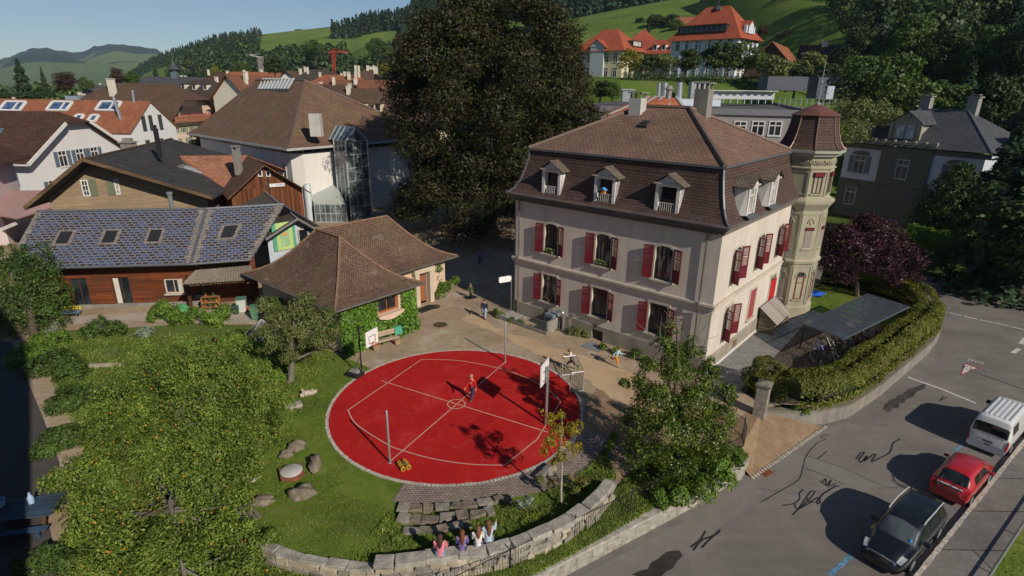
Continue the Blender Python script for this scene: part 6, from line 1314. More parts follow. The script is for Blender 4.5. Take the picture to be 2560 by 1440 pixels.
# right hillside: single big trees in front of the wood
for (u,vt,vb,dep,k,w_,lb) in [(2190,105,330,105,'big1',1.0,'tall sunlit tree behind the turret finial'),(2240,20,260,135,'big1',1.,'tallest sunlit forest crown on the right slope'),(2330,60,280,128,'big2',1.,'dark forest tree right of the tallest crown'),(2300,180,330,100,'big1',.9,'sunlit tree above the left villa chimney'),(2390,150,330,104,'con',.9,'pointed dark conifer above the right villa chimney'),(2130,60,250,140,'big2',1.1,'dark crown left of the tallest forest crown'),(2460,40,300,120,'big1',.9,'green crown at the upper right'),(2540,20,300,112,'big2',1.,'dark crown in the top right corner'),(2450,180,340,96,'big2',.9,'dark tree above the villa end'),(2530,230,420,82,'con',1.1,'tall dark conifer right of the slate villa'),(2470,300,600,62,'con',1.3,'tall dark conifer hiding the end wall of the slate villa'),(2520,350,640,60,'big2',1.2,'dark broadleaf tree behind the street conifer at the right edge'),(2560,120,420,86,'con',1.2,'dark conifer cut by the right edge'),(2350,-20,220,150,'con',1.,'dark spruce on the skyline above the villa'),(2180,-10,200,165,'con',1.,'dark spruce above the brown house roof'),(2490,-40,240,150,'con2',1.1,'tall spruce at the top right')]:
 b = D(u,vb,dep); b.z = slope_z(b.x,b.y) if b.y > 96 else -.9; t = D(u,vt,dep); far_tree(k,b,t.z - b.z,lb,None,w_)
for (x,y,h) in ((118,62,34),(128,78,36),(140,95,36),(108,47,30),(150,70,34),(160,112,34),(135,55,32),(98,52,26)): far_tree('con',Vector((x,y,0)),h,'unseen tall conifer added beyond the right edge to shade the slope','unseen conifers added to shade the right slope',1.25)  # out-of-view conifers added only to cast shade over the right hillside
hg = thing('clipped_hedge','long dark clipped hedge along the terrace edge below the schools','hedge',(38,146,18)); m = MB(); P = []; g = np.random.default_rng(77)
for u in range(1560,2020,4): p = D(u,206,147); p.z = slope_z(p.x,p.y); P += [tuple(p - hg.location + Vector((g.uniform(-.8,.8),g.uniform(-.7,.7),g.uniform(-.3,1.7)))) for _ in range(34)]
leaf_quads('foliage',P,np.tile((0,-.7,.7),(len(P),1)),.2,L_DARK,hg,.7,5)
# ================================================================== NEAR TREES, HEDGES, SHRUBS
L_APPLE = leaf('apple_leaves',((.04,.08,.012),(.08,.135,.02),(.125,.185,.03),(.18,.225,.05)),.3); L_LAUREL = leaf('laurel_leaves',((.018,.04,.005),(.035,.07,.008),(.06,.1,.012),(.13,.15,.02)),.24,.38,.35)
L_BEECH = leaf('beech_leaves',((.012,.009,.005),(.018,.013,.007),(.026,.022,.008),(.024,.033,.008),(.036,.048,.012)),.14,.55,.22); L_GOLD = leaf('golden_leaves',((.1,.12,.012),(.2,.17,.015),(.28,.2,.02),(.16,.16,.02)),.3)
L_WILLOW = leaf('willow_leaves',((.05,.075,.02),(.085,.115,.035),(.12,.15,.05),(.16,.15,.06)),.3); L_PLUM = leaf('plum_leaves',((.012,.004,.007),(.024,.007,.013),(.036,.012,.019),(.055,.02,.028)),.18)
L_HEDGE = leaf('hedge_leaves',((.04,.065,.008),(.075,.1,.012),(.11,.13,.018),(.15,.12,.03)),.25); L_SHRUB = leaf('shrub_leaves',((.04,.085,.012),(.07,.135,.018),(.1,.18,.025),(.15,.21,.04)),.3)
L_SHADE = leaf('deep_green_leaves',((.02,.042,.01),(.034,.065,.014),(.055,.095,.02),(.075,.12,.025)),.25); L_BLUEG = leaf('grey_green_leaves',((.1,.14,.1),(.15,.2,.15),(.2,.25,.2)),.2); L_GRASSB = leaf('grass_blades',((.05,.09,.01),(.08,.135,.016),(.115,.175,.024),(.17,.18,.05)),.3)
L_AUTUMN = leaf('mixed_bed_leaves',((.06,.1,.02),(.1,.15,.03),(.16,.16,.05),(.25,.1,.05)),.3)
def Bl(*L): return [(tuple(D(u,v,d)),(r if hasattr(r,'__len__') else (r,r,r * .9))) for u,v,d,r in L]
# copper beech
bb_ = crown_blobs((-2.6,65.5,14.2),(12.2,11.5,13.6),100,3,(.15,.25),.8,.62,-.8,lambda t: 1.08 - .5 * max(0,t - .45) - .1 * max(0,.25 - t)); gb_ = random.Random(8)
bb_ += [((-2.6 + math.cos(a) * 9.3,65.5 + math.sin(a) * 8.6,gb_.uniform(2.6,6)),(2.6,2.6,2.3)) for a in [k * .45 + gb_.uniform(-.1,.1) for k in range(14)]]
make_tree('copper_beech','huge copper beech towering between the white hall and the school villa','tree',(-2.6,65.5,0),bb_,190000,.145,L_BEECH,bark('beech_bark',(.12,.11,.1)),.75,(-2.6,65.5,19),None,3,22,.6,.45,.25,holes=0)
# apple trees full of fruit
def apples(root,bl,n,seed):
 base = root.location; P,N = blob_points([(tuple(Vector(c) - base),r) for c,r in bl],n,seed,.86); m = MB()
 for p in P: m.lathe(p,[(.01,-.035),(.036,-.02),(.042,0),(.034,.026),(.01,.034)],7)
 o = m.build('apples',leaf('apple_skin',((.2,.2,.03),(.32,.2,.025),(.36,.09,.025),(.26,.24,.04)),.05,.4),root,True); o['kind'] = 'stuff'
for i,(lb,base,top,bl,nl,na) in enumerate([
 ('broad apple tree with ripening fruit in the middle of the garden',G(455,1090),G(430,1000,2.6),Bl((470,905,25,1.5),(380,930,25,1.35),(560,925,24.5,1.4),(640,960,24,1.2),(300,985,24,1.3),(430,975,23.5,1.6),(540,1000,23,1.6),(640,1040,23,1.3),(350,1050,22.5,1.4),(455,1060,22,1.5),(570,1085,22,1.4),(660,1090,22.5,.9),(250,1060,23,1.0)),30000,120),
 ('biggest apple tree with ripening fruit in the lower left foreground',G(430,1330),G(430,1230,2.6),Bl((300,1130,20.5,1.35),(400,1130,20,1.5),(510,1140,20,1.4),(600,1140,20.5,1.1),(215,1190,19.5,1.15),(320,1220,18.5,1.5),(440,1220,18,1.6),(560,1220,18.5,1.3),(150,1205,19.5,.7),(240,1290,17.8,1.2),(360,1310,17,1.4),(480,1310,17,1.4),(585,1310,17.5,1.0)),36000,140),
 ('small apple tree cut by the bottom edge of the view',G(470,1500),G(450,1400,2.),Bl((300,1385,15.5,1.1),(410,1400,15,1.3),(530,1400,15.3,1.2),(620,1385,15.8,.8),(240,1440,15,.9),(350,1470,14.4,1.2),(470,1470,14.2,1.2),(590,1450,14.6,1.0)),22000,60)]):
 bl2 = []
 g = random.Random(i)
 for c,r in bl: bl2.append((c,r)); bl2 += [((c[0] + g.uniform(-1,1) * r[0],c[1] + g.uniform(-1,1) * r[0],c[2] + g.uniform(-.5,.6) * r[0]),(r[0] * .45,) * 3) for _ in range(4)]
 t = make_tree('apple_tree',lb,'fruit tree',base,bl2,int(nl * 1.5),.055,L_APPLE,BARK_G,.14,top,None,20 + i,22,.58,.5,.4,.3,holes=2.1); apples(t,bl2,int(na * .7),i)
# laurel at the gate: broad skirt and a thin leader
make_tree('laurel_tree','glossy dark evergreen tree at the street corner before the school','tree',G(1700,1215),Bl((1690,815,22,.4),(1655,860,22,.5),(1735,870,22,.55),(1690,885,22,.6),(1620,915,22,.45),(1780,915,22,.45),(1690,925,21.8,.8),(1610,960,22,.6),(1760,950,22,.7),(1815,985,22.2,.5),(1560,960,22.2,.3),(1640,1010,21.2,1.0),(1730,1010,21.2,1.05),(1800,1040,21.5,.75),(1590,1060,21.2,.75),(1680,1080,20.6,1.15),(1770,1090,20.8,.95),(1600,1130,20.6,.75),(1690,1160,20.2,1.0),(1780,1150,20.6,.8),(1640,1200,20.2,.75),(1730,1215,20.2,.75)),42000,.06,L_LAUREL,BARK,.14,D(1690,790,22),None,31,16,.5,.45,.2,.2)
m = MB(); rt = COL.objects['laurel_tree']; g = random.Random(5)
for i in range(16): a = D(1690 + g.uniform(-60,60),900 + g.uniform(-20,40),22); b = D(1690 + g.uniform(-110,110),800 + g.uniform(-40,50),22); m.tube([a - rt.location,(a + b) / 2 - rt.location + Vector((.1,0,.1)),b - rt.location],[.022,.015,.006],5)
m.build('bare_twigs',BARK_G,rt)
make_tree('shrub','bright green shrub spilling over the street fence below the laurel','shrub',G(1760,1230),Bl((1800,1170,20.2,.6),(1830,1150,20.8,.5),(1760,1220,19.6,.6),(1700,1240,19.2,.5),(1815,1200,20.2,.45),(1650,1250,19.2,.45)),5000,.07,L_SHRUB,BARK,.05,None,None,32,5)
# golden sapling in the planting bed
make_tree('young_tree','slender young tree with golden-green leaves beside the red court','tree',G(1402,1262,.2),Bl((1350,1035,19.6,.26),(1372,1050,19.5,.3),(1400,1040,19.8,.24),(1395,1080,19.4,.36),(1430,1075,19.6,.34),(1448,1060,19.8,.22),(1375,1105,19.3,.34),(1410,1115,19.3,.36),(1440,1120,19.5,.3),(1360,1130,19.3,.22),(1405,1145,19.2,.34),(1445,1140,19.4,.24),(1385,1155,19.2,.22)),2600,.06,L_GOLD,BARK_P,.05,D(1405,1040,19.6),None,33,13,.5,.1,.2,.4)
make_tree('willow_tree','olive leaved tree with forked trunk in front of the pavilion','tree',G(722,955),Bl((745,790,30,.95),(700,800,29.5,.9),(790,800,29.5,.85),(660,760,30,.55),(820,790,29.5,.55),(740,840,29,1.0),(690,860,29,.8),(800,850,29,.7),(770,750,30,.6),(660,830,29,.6),(720,890,28.6,.6),(840,830,29.2,.4)),11000,.085,L_WILLOW,BARK_G,.17,D(735,800,29.5),None,34,12,.42,.3,.4,.3)
make_tree('dark_shrub_tree','dense dark yew-like tree at the left end of the timber house','tree',G(85,862),Bl((60,690,37,2.0),(20,720,37,2.0),(110,730,36.5,1.7),(60,770,36,2.1),(-10,780,36.5,2.0),(120,790,36,1.5),(50,820,35.5,1.7),(0,660,37.5,1.6),(90,650,37.5,1.3),(135,740,36.5,1.2)),24000,.085,L_SHADE,BARK,.25,D(60,690,37),None,35,6,.5,.6,.2)
make_tree('plum_tree','purple leaved plum tree behind the bicycle shelter','tree',G(2140,742),Bl((2110,600,45,1.7),(2180,590,45,1.8),(2060,610,45.5,1.2),(2230,615,44.5,1.5),(2280,650,44,1.2),(2140,640,44,1.8),(2210,665,43.5,1.5),(2070,650,44.5,1.2),(2280,690,43.5,.9),(2235,700,43.5,.9),(2110,690,43.8,1.),(2160,560,45.5,1.1)),22000,.09,L_PLUM,BARK,.2,D(2150,610,44.5),None,36,12,.6,.45,.2)
make_tree('round_bush','clipped round bush beside the gate pillar','bush',(14.35,28.6,0),[((14.35,28.6,.85),(1.2,1.2,1.05)),((14.3,28.4,.5),(1.1,1.1,.7))],12000,.055,L_HEDGE,BARK,.06,None,None,37,3,.6,.9)
make_tree('conifer','dense dark conifer right in front of the slate villa','tree',(48.5,62.5,-.8),[(tuple(Vector((48.5,62.5,z)) + Vector((math.cos(a),math.sin(a),0)) * r * .55),(r * .62,r * .62,r * .6)) for z,r in ((1.2,3.3),(2.8,3.4),(4.4,3.1),(6.0,2.5),(7.4,1.7),(8.5,1.0)) for a in (0,1.25,2.5,3.8,5.0)],20000,.14,L_DARK,BARK,.22,(48.5,62.5,9),None,38,4,.6,.6,.3)
# hedge round the bicycle yard
def hedge_path():
 P = [Vector(p) for p in [(14.9,26.95),(16.6,27.25),(18.2,28.1),(21.3,30.55),(28.0,36.3),(30.2,38.6),(31.2,40.4),(31.8,42.3),(31.5,44.5),(30,46.6),(27.5,48.3)]]; return curve_through([(p.x,p.y) for p in P],6)
HP = hedge_path(); g = np.random.default_rng(41); L = np.cumsum([0] + [(HP[i + 1] - HP[i]).length for i in range(len(HP) - 1)]); n = 62000; s = g.uniform(0,L[-1],n); hx = np.interp(s,L,[p.x for p in HP]); hy = np.interp(s,L,[p.y for p in HP]); tx = np.gradient(np.interp(np.linspace(0,L[-1],400),L,[p.x for p in HP])); ty = np.gradient(np.interp(np.linspace(0,L[-1],400),L,[p.y for p in HP])); ii = np.clip((s / L[-1] * 399).astype(int),0,399); tl = np.hypot(tx[ii],ty[ii]); nx_,ny_ = -ty[ii] / tl,tx[ii] / tl
a = g.uniform(-.35,math.pi + .35,n); hw_ = .92 + .1 * np.sin(s * 1.7) * np.sin(s * .6 + 1); ht = 1.85 + .1 * np.sin(s * 1.1) + .05 * np.sin(s * 3.3)
sq = lambda c: np.sign(c) * np.abs(c) ** .45
q = 1 - g.random(n) ** 2 * .2; off = hw_ * sq(np.cos(a)) * q; hz = np.clip(ht * (.5 + .5 * sq(np.sin(a)) * q),.02,3); P = np.stack([hx + nx_ * off,hy + ny_ * off,hz],-1); N = np.stack([nx_ * np.cos(a),ny_ * np.cos(a),np.sin(a) + .15],-1)
hd = thing('hedge','clipped hornbeam hedge curving along the street corner above a low wall','hedge',(16,27,0)); P -= np.array([16,27,0]); leaf_quads('foliage',P,N,.07,L_HEDGE,hd,.62,41)
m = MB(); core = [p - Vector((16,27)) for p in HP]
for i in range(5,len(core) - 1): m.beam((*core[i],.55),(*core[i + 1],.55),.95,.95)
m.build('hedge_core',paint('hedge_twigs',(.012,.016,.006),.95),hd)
# shrubs: (name, label, [(u, v, depth or None for ground, r)], leaves, size, mat)
SH = [('shrub','leafy shrub with yellow tips in front of the porch',[(490,790,37.5,.8),(540,800,37,.9),(560,780,37.5,.6),(450,800,37,.7)],5200,.085,L_SHRUB),('shrub','green shrub left of the porch shrub by the timber house',[(410,775,38,.8),(440,800,37.5,.7),(390,800,37.5,.6)],4200,.085,L_SHRUB),
  ('shrub','dense green shrub in the middle of the garden bed',[(250,830,35.5,.8),(290,840,35,.8),(220,850,34.5,.6)],4200,.08,L_SHADE),('shrub','shrub at the garden path by the dark tree',[(150,860,33.5,.7),(110,880,33,.7)],3000,.08,L_SHRUB),('shrub','silvery herb clump in the garden',[(365,832,35,.5),(340,840,35,.35)],1500,.06,L_BLUEG),('shrub','silvery lavender clump by the left garden edge',[(135,840,34.8,.45)],1100,.06,L_BLUEG),
  ('shrub','leafy bush behind the apple trees on the left',[(160,930,30,1.0),(110,950,29.5,.9),(190,970,29,.9)],6000,.08,L_SHADE),('shrub','loose bush with pale tips at the far left of the garden',[(85,905,31,.9),(60,930,30.5,.8),(120,900,31.5,.8)],5200,.075,L_SHRUB),('shrub','spreading bush on the brown strip left of the apple trees',[(150,1120,22.5,.8),(120,1150,21.8,.6),(190,1110,22.8,.7)],5200,.07,L_SHADE),('shrub','red flowered bush in the shade by the picnic table',[(120,1400,15.6,.6),(80,1430,15.2,.6),(170,1420,15.4,.5)],3200,.06,L_SHADE),('shrub','bush at the shadow edge left of the apple trees',[(180,1020,26,.9),(160,1060,25.5,.7),(230,1010,26.5,.7)],5000,.075,L_SHADE),('shrub','flowering garden bush beside the greenhouse frame',[(590,850,34,.7),(620,870,33,.7),(560,870,33.5,.7)],4500,.075,L_SHRUB),('shrub','low shrub beneath the willow trunk',[(650,930,30,.8),(610,950,29,.8),(690,945,29,.5)],4500,.075,L_SHRUB),
  ('shrub','dark bush against the pavilion corner behind the willow',[(830,830,31.5,.7),(690,770,36,.8),(800,840,31,.5)],4200,.08,L_SHADE),('shrub','yellow-green shrub and flowers by the pavilion door',[(1110,720,43,.55),(1090,700,43.5,.5),(1130,715,43,.5),(1140,700,43.2,.35),(1100,735,42.5,.4)],2600,.075,L_SHRUB),('climbing_rose','climbing plant on the pinkish pavilion wall',[(1095,672,43.2,.4),(1088,690,43.2,.35)],700,.06,L_SHRUB),
  ('shrub','tall lavender bush against the school front',[(1445,835,36.2,.5),(1425,845,36.2,.35),(1465,840,35.8,.4)],2600,.06,L_OLIVE),('shrub','feathery grass clump at the cellar railing',[(1250,790,39,.4),(1240,780,39.4,.3)],1000,.06,L_GRASSB),('shrub','weedy strip of plants under the cellar railing',[(1280,812,38.2,.3),(1300,822,37.8,.3),(1330,832,37.3,.22),(1370,845,36.6,.25),(1385,838,36.8,.3)],1900,.055,L_SHRUB),
  ('shrub','low green strip of plants along the school front near the corner',[(1510,872,33.8,.35),(1540,885,33.2,.35),(1575,895,32.6,.35),(1610,905,32,.3)],2400,.06,L_SHRUB),('shrub','small bush at the foot of the school corner',[(1590,885,32.6,.4),(1640,915,31,.35)],1400,.06,L_SHADE),('shrub','bright yellow-green bushes left of the slate villa',[(2150,285,84,2.6),(2110,290,86,2.4),(2200,290,83,2.2),(2230,295,82,1.6),(2130,330,80,2.2)],9000,.17,L_OLIVE),
  ('shrub','sunlit green bush across the street left part',[(2290,600,55,1.6),(2340,605,54,1.6),(2260,610,56,1.2)],6500,.12,L_SHRUB),('shrub','sunlit green bush across the street middle part',[(2395,625,52,1.5),(2440,640,51,1.6),(2420,600,53,1.2)],6500,.12,L_SHADE),('shrub','straggly yellow bush across the street right part',[(2480,620,51,1.6),(2530,650,49,1.6),(2500,590,52,1.2)],6000,.11,L_OLIVE),('shrub','dark bush between villa and street',[(2350,660,52,1.3),(2440,690,49,1.3),(2530,710,47,1.3),(2300,650,54,1.1)],6500,.12,L_DARK),
  ('shrub','planted bed of mixed perennials around the young tree',[(1430,1190,19.8,.3),(1460,1205,19.8,.3),(1380,1210,19.5,.22),(1440,1230,19.3,.25),(1350,1200,19.8,.2)],1600,.05,L_AUTUMN),('rhubarb','big pale leaved rhubarb on the grassy steps',[(1320,1255,18.2,.22),(1300,1262,18.1,.18)],90,.13,L_BLUEG),('shrub','weeds along the foot of the hedge wall',[(1980,1048,26.6,.22),(2010,1058,26.3,.2),(1950,1040,26.8,.18)],700,.05,L_SHRUB)]
for i,(nm,lb,bl,nl,sz,mt) in enumerate(SH):
 B = Bl(*[(u,v,d,r) for u,v,d,r in bl]); c = B[0][0]; zb = -.8 if c[0] > 33 or (c[0] > 16 and c[1] < 27) else (lawn_at(c[0],c[1]) if i > 23 else 0); B = [((b[0],b[1],max(b[2],zb + b[1 + 0] * 0 + r_[0] * .4)),r_) for (b,r_) in B]
 make_tree(nm,lb,'plant' if nm != 'shrub' else 'shrub',(c[0],c[1],zb),B,nl,sz,mt,BARK,.03,None,None,60 + i,4,.5,.5,.1,.1)
for (u,vt,vb,dep,k,w_,lb) in [(2500,330,690,48,'con2',1.5,'tall dark conifer beside the street at the right edge'),(2450,430,650,55,'dec2',1.2,'dark tree covering the villa end'),(2550,480,720,46,'dec2',1.3,'dark leafy tree at the right edge across the street'),(2410,520,640,58,'con',1.,'small dark conifer before the villa base')]:
 b,t = D(u,vb,dep),D(u,vt,dep); b.z = -.8; far_tree(k,b,t.z - b.z,lb,None,w_)
for (u,vt,vb,dep,k,lb) in [(1120,470,600,75,'dec2','dark tree in the shade left of the beech trunk'),(1300,430,560,82,'dec2','dark tree behind the beech trunk'),(1020,400,545,90,'dec2','dark tree behind the glass porch')]:
 b,t = D(u,vb,dep),D(u,vt,dep); b.z = 0; far_tree(k,b,t.z,lb,None,1.3)
# grass: blades on the lawn, rough tufts on the mound and the verge
def blades(name,P,N,size,seed,label,aspect=.16,mat=None):
 o = leaf_quads(name,P,N,size,mat or L_GRASSB,None,aspect,seed,-1.2); tag(o,label,'grass',None,'stuff'); return o
g = np.random.default_rng(51); n = 46000; aa = g.uniform(AN[0],AN[-1],n); r1 = np.array([lawn_r(a) for a in aa]); rr = CR + .2 + (r1 - CR - .2) * g.random(n) ** .8; P = np.stack([CX + rr * np.cos(aa),CY + rr * np.sin(aa),[lawn_z(a,r_) + .03 for a,r_ in zip(aa,rr)]],-1); wear = np.array([pnoise(x,y,.8,3) for x,y in P[:,:2]]); P = P[(wear > -.35) & ~((aa > 4.15) & (aa < 5.98) & (rr < 8.3))]
blades('lawn_grass',P,np.tile((.3,-.5,.6),(len(P),1)),.05,51,'short mown grass around the red court')
n = 16000; aa = g.uniform(4.5,5.95,n); rr = np.array([8.3 + (lawn_r(a) - 8.4) * t for a,t in zip(aa,g.random(n))]); P = np.stack([CX + rr * np.cos(aa),CY + rr * np.sin(aa),[lawn_z(a,r_) + .07 for a,r_ in zip(aa,rr)]],-1); k_ = np.array([pnoise(x,y,.5,5) for x,y in P[:,:2]]) > -.25; P = P[k_]
blades('mound_grass',P,np.tile((.2,-.6,.5),(len(P),1)),.1,52,'long grass between the stone steps and the curved wall',.2)
n = 34000; t = g.random(n); s = g.random(n); Av,Bv = np.array([tuple(p) for p in A_2]) if False else np.array([tuple(p) for p in along(OUT,60)]),np.array([tuple(p) for p in along(RW,60)]); i0 = (t * 59.999).astype(int); fr = (t * 60 - i0)[:,None]; pa_ = Av[i0] * (1 - fr) + Av[i0 + 1] * fr; pb_ = Bv[i0] * (1 - fr) + Bv[i0 + 1] * fr; P2 = pb_ + (pa_ - pb_) * (.1 + .85 * s[:,None]); P = np.stack([P2[:,0],P2[:,1],-.12 + .14 * s + .08],-1)
blades('verge_grass',P,np.tile((.2,-.6,.55),(n,1)),.1,53,'rough grass on the verge between the stone wall and the street fence',.22)
n = 30000; gp = np.array([tuple(G(*p))[:2] for p in [(100,850),(640,830),(830,890),(760,1010),(680,1220),(640,1330),(430,1440),(200,1440),(220,1150),(120,940)]]); lo,hi = gp.min(0),gp.max(0); Q = lo + (hi - lo) * g.random((n * 3,2))
def inpoly(Q,poly):
 c = np.zeros(len(Q),bool); j = len(poly) - 1
 for i in range(len(poly)):
  a,b = poly[i],poly[j]; c ^= ((a[1] > Q[:,1]) != (b[1] > Q[:,1])) & (Q[:,0] < (b[0] - a[0]) * (Q[:,1] - a[1]) / (b[1] - a[1] + 1e-12) + a[0]); j = i
 return c
Q = Q[inpoly(Q,gp)][:n]; P = np.stack([Q[:,0],Q[:,1],np.full(len(Q),.06)],-1); blades('garden_grass',P,np.tile((.2,-.5,.6),(len(P),1)),.085,54,'tall grass and herbs of the cottage garden',.25)
n = 9000; s = g.random(n); w_ = g.uniform(1.7,9,n); P = np.stack([K0.x + kd.x * s * 34 + kn.x * w_,K0.y + kd.y * s * 34 + kn.y * w_,np.full(n,Z_ROAD + .15)],-1); blades('bank_grass',P,np.tile((.1,-.5,.7),(n,1)),.07,55,'grass bank beyond the east pavement',.2)
n = 5000; Q = np.array([tuple(G(*p))[:2] for p in [(2025,770),(2040,725),(2090,695),(2190,700),(2230,760),(2130,790)]]); lo,hi = Q.min(0),Q.max(0); R2 = lo + (hi - lo) * g.random((n * 3,2)); R2 = R2[inpoly(R2,Q)][:n]; blades('back_lawn_grass',np.stack([R2[:,0],R2[:,1],np.full(len(R2),.04)],-1),np.tile((.2,-.5,.7),(len(R2),1)),.06,56,'grass of the little lawn behind the turret',.2)
# ================================================================== STONEWORK, FENCES
def rock(mb,c,s,rz,seed,amp=.1):
 """an irregular dressed block"""
 g = random.Random(seed); q = MB(); q.box((0,0,0),s); j = min(s) * amp
 n = []
 for p in q.v: n.append(tuple(Vector(p) + Vector((g.uniform(-j,j) * 1.6,g.uniform(-j,j) * 1.6,g.uniform(-j,j)))))
 q.v = n; q.move(Matrix.Translation(c) @ Matrix.Rotation(rz,4,'Z')); mb.raw(q.v,q.f)
wall = thing('stone_wall','curved dry stone wall with flat capstones below the red court','wall',(-3,15.3,0)); off = Vector((-3,15.3,0)); g_ = random.Random(11)
path = along(SWC,400); s_ = 0.; Ls = [0]
for i in range(400): Ls.append(Ls[-1] + (path[i + 1] - path[i]).length)
def wpt(s): i = int(np.searchsorted(Ls,min(max(s,0),Ls[-1] - 1e-4))) - 1; i = max(i,0); f_ = (s - Ls[i]) / max(Ls[i + 1] - Ls[i],1e-6); p = path[i].lerp(path[i + 1],f_); t = (path[min(i + 3,400)] - path[max(i - 3,0)]).normalized(); return p,t
i = 0
while s_ < Ls[-1] - .3:
 L = g_.uniform(.62,1.15); p,t = wpt(s_ + L / 2); thin = s_ < 4.4; m = MB(); top = .66 if thin else .95 + g_.uniform(-.03,.03)
 rock(m,Vector((p.x,p.y,top - .1)) - off,(L - .025,.36 if thin else .5,.2),math.atan2(t.y,t.x) + g_.uniform(-.03,.03),i,.12); m.build('capstone',M_STONE2,wall,False,.025); s_ += L; i += 1
m = MB(); mm = MB()
for row,(z,h) in enumerate(((.02,.3),(.3,.28),(.56,.26))):
 s_ = g_.uniform(0,.3) + 0.2
 while s_ < Ls[-1] - .2:
  L = g_.uniform(.28,.72); p,t = wpt(s_ + L / 2);
  if not (s_ < 4.4 and row == 2): rock(m if g_.random() < .7 else mm,Vector((p.x + t.y * .02,p.y - t.x * .02,z + h / 2 + g_.uniform(-.02,.02))) - off,(L - .03,.42 + g_.uniform(-.05,.05),h - .02),math.atan2(t.y,t.x),i,.14)
  s_ += L; i += 1
m.build('rubble_face',M_STONE,wall,False,.02); mm.build('pale_rubble',stone('cream_rubble',(.42,.36,.27)),wall,False,.02)
for k,(pts,zt,lb) in enumerate((([(985,1266),(1060,1268),(1130,1262),(1200,1254),(1290,1236)],.17,'lowest row of rough stone steps next to the cobbles'),([(995,1290),(1060,1296),(1130,1290),(1235,1272)],.34,'middle row of rough stone steps in the grass'),([(1008,1322),(1060,1326),(1115,1318),(1180,1306)],.5,'top row of rough stone steps in front of the seated girls'))):
 P = curve_through([G(*p,zt) for p in pts],10); st = thing('stone_step',lb,'stone step',(P[0].x,P[0].y,0),0,'stone steps below the court'); d_ = 0; i = 0; Lp = [0]
 for j in range(len(P) - 1): Lp.append(Lp[-1] + (P[j + 1] - P[j]).length)
 while d_ < Lp[-1] - .2:
  L = min(g_.uniform(.38,.72),Lp[-1] - d_); j = min(int(np.searchsorted(Lp,d_ + L / 2)),len(P) - 1); q = P[j - 1].lerp(P[j],.5); t = (P[j] - P[j - 1]); m = MB(); rock(m,Vector((q.x - P[0].x,q.y - P[0].y,zt - .14 + g_.uniform(-.02,.02))),(L - .03,.42 + g_.uniform(-.06,.06),.3),math.atan2(t.y,t.x) + g_.uniform(-.06,.06),50 + k * 20 + i,.16); m.build('step_stone',M_BOULDER if i % 3 else M_STONE,st,False,.03); d_ += L; i += 1
sw = thing('street_wall','long low pale wall along the street under the iron fence','wall',(2,16.2,Z_ROAD)); o_ = Vector((2,16.2,Z_ROAD)); P = along(RW,40)
m = MB(); c_ = MB()
for i in range(40):
 a,b = V3(P[i],0),V3(P[i + 1],0); t = (b - a).normalized(); n = Vector((-t.y,t.x,0)); d = MB(); d.raw([a + Vector((0,0,Z_ROAD - .1)),b - t * .012 + Vector((0,0,Z_ROAD - .1)),b - t * .012 + n * .36 + Vector((0,0,Z_ROAD - .1)),a + n * .36 + Vector((0,0,Z_ROAD - .1)),a + Vector((0,0,-.16)),b - t * .012 + Vector((0,0,-.16)),b - t * .012 + n * .36 + Vector((0,0,-.16)),a + n * .36 + Vector((0,0,-.16))],[(3,2,1,0),(4,5,6,7),(0,1,5,4),(1,2,6,5),(2,3,7,6),(3,0,4,7)]); d.move(Matrix.Translation(-o_)); m.raw(d.v,d.f)
 d = MB(); q = [a - n * .03,b - n * .03,b + n * .4,a + n * .4]; d.raw([p + Vector((0,0,z)) for z in (-.157,-.05) for p in q],[(3,2,1,0),(4,5,6,7),(0,1,5,4),(1,2,6,5),(2,3,7,6),(3,0,4,7)]); d.move(Matrix.Translation(-o_)); c_.raw(d.v,d.f)
m.build('wall_face',stone('street_wall_stone',(.36,.33,.28),1.2,.15),sw); c_.build('coping',stone('coping_stone',(.4,.37,.32),1.5,.1),sw)
fe = thing('iron_fence','black iron bar fence along the verge above the street wall','fence',(2,16.6,0)); o_ = Vector((2,16.6,0)); FP = [p + Vector((-(RW[1][1] - RW[0][1]),RW[1][0] - RW[0][0])).normalized() * .62 for p in along([(p[0],p[1]) for p in RW[:5]] + [(11.6,22.9),(11.75,23.6),(11.5,24.3),(11.0,24.8)],150)]
m = MB()
for i in range(150):
 a,b = V3(FP[i],0) - o_,V3(FP[i + 1],0) - o_
 for z in (.02,.92): m.beam(a + Vector((0,0,z)),b + Vector((0,0,z)),.022)
 for k in (0,.5): q = a.lerp(b,k); m.tube([q + Vector((0,0,-.1)),q + Vector((0,0,.98))],.0075,4)
m.build('bars',M_DARKMETAL,fe)
for i in range(0,151,13): q = V3(FP[i],0) - o_; m = MB(); m.tube([q + Vector((0,0,-.15)),q + Vector((0,0,1.12))],.025,6); m.build('post',M_DARKMETAL,fe)
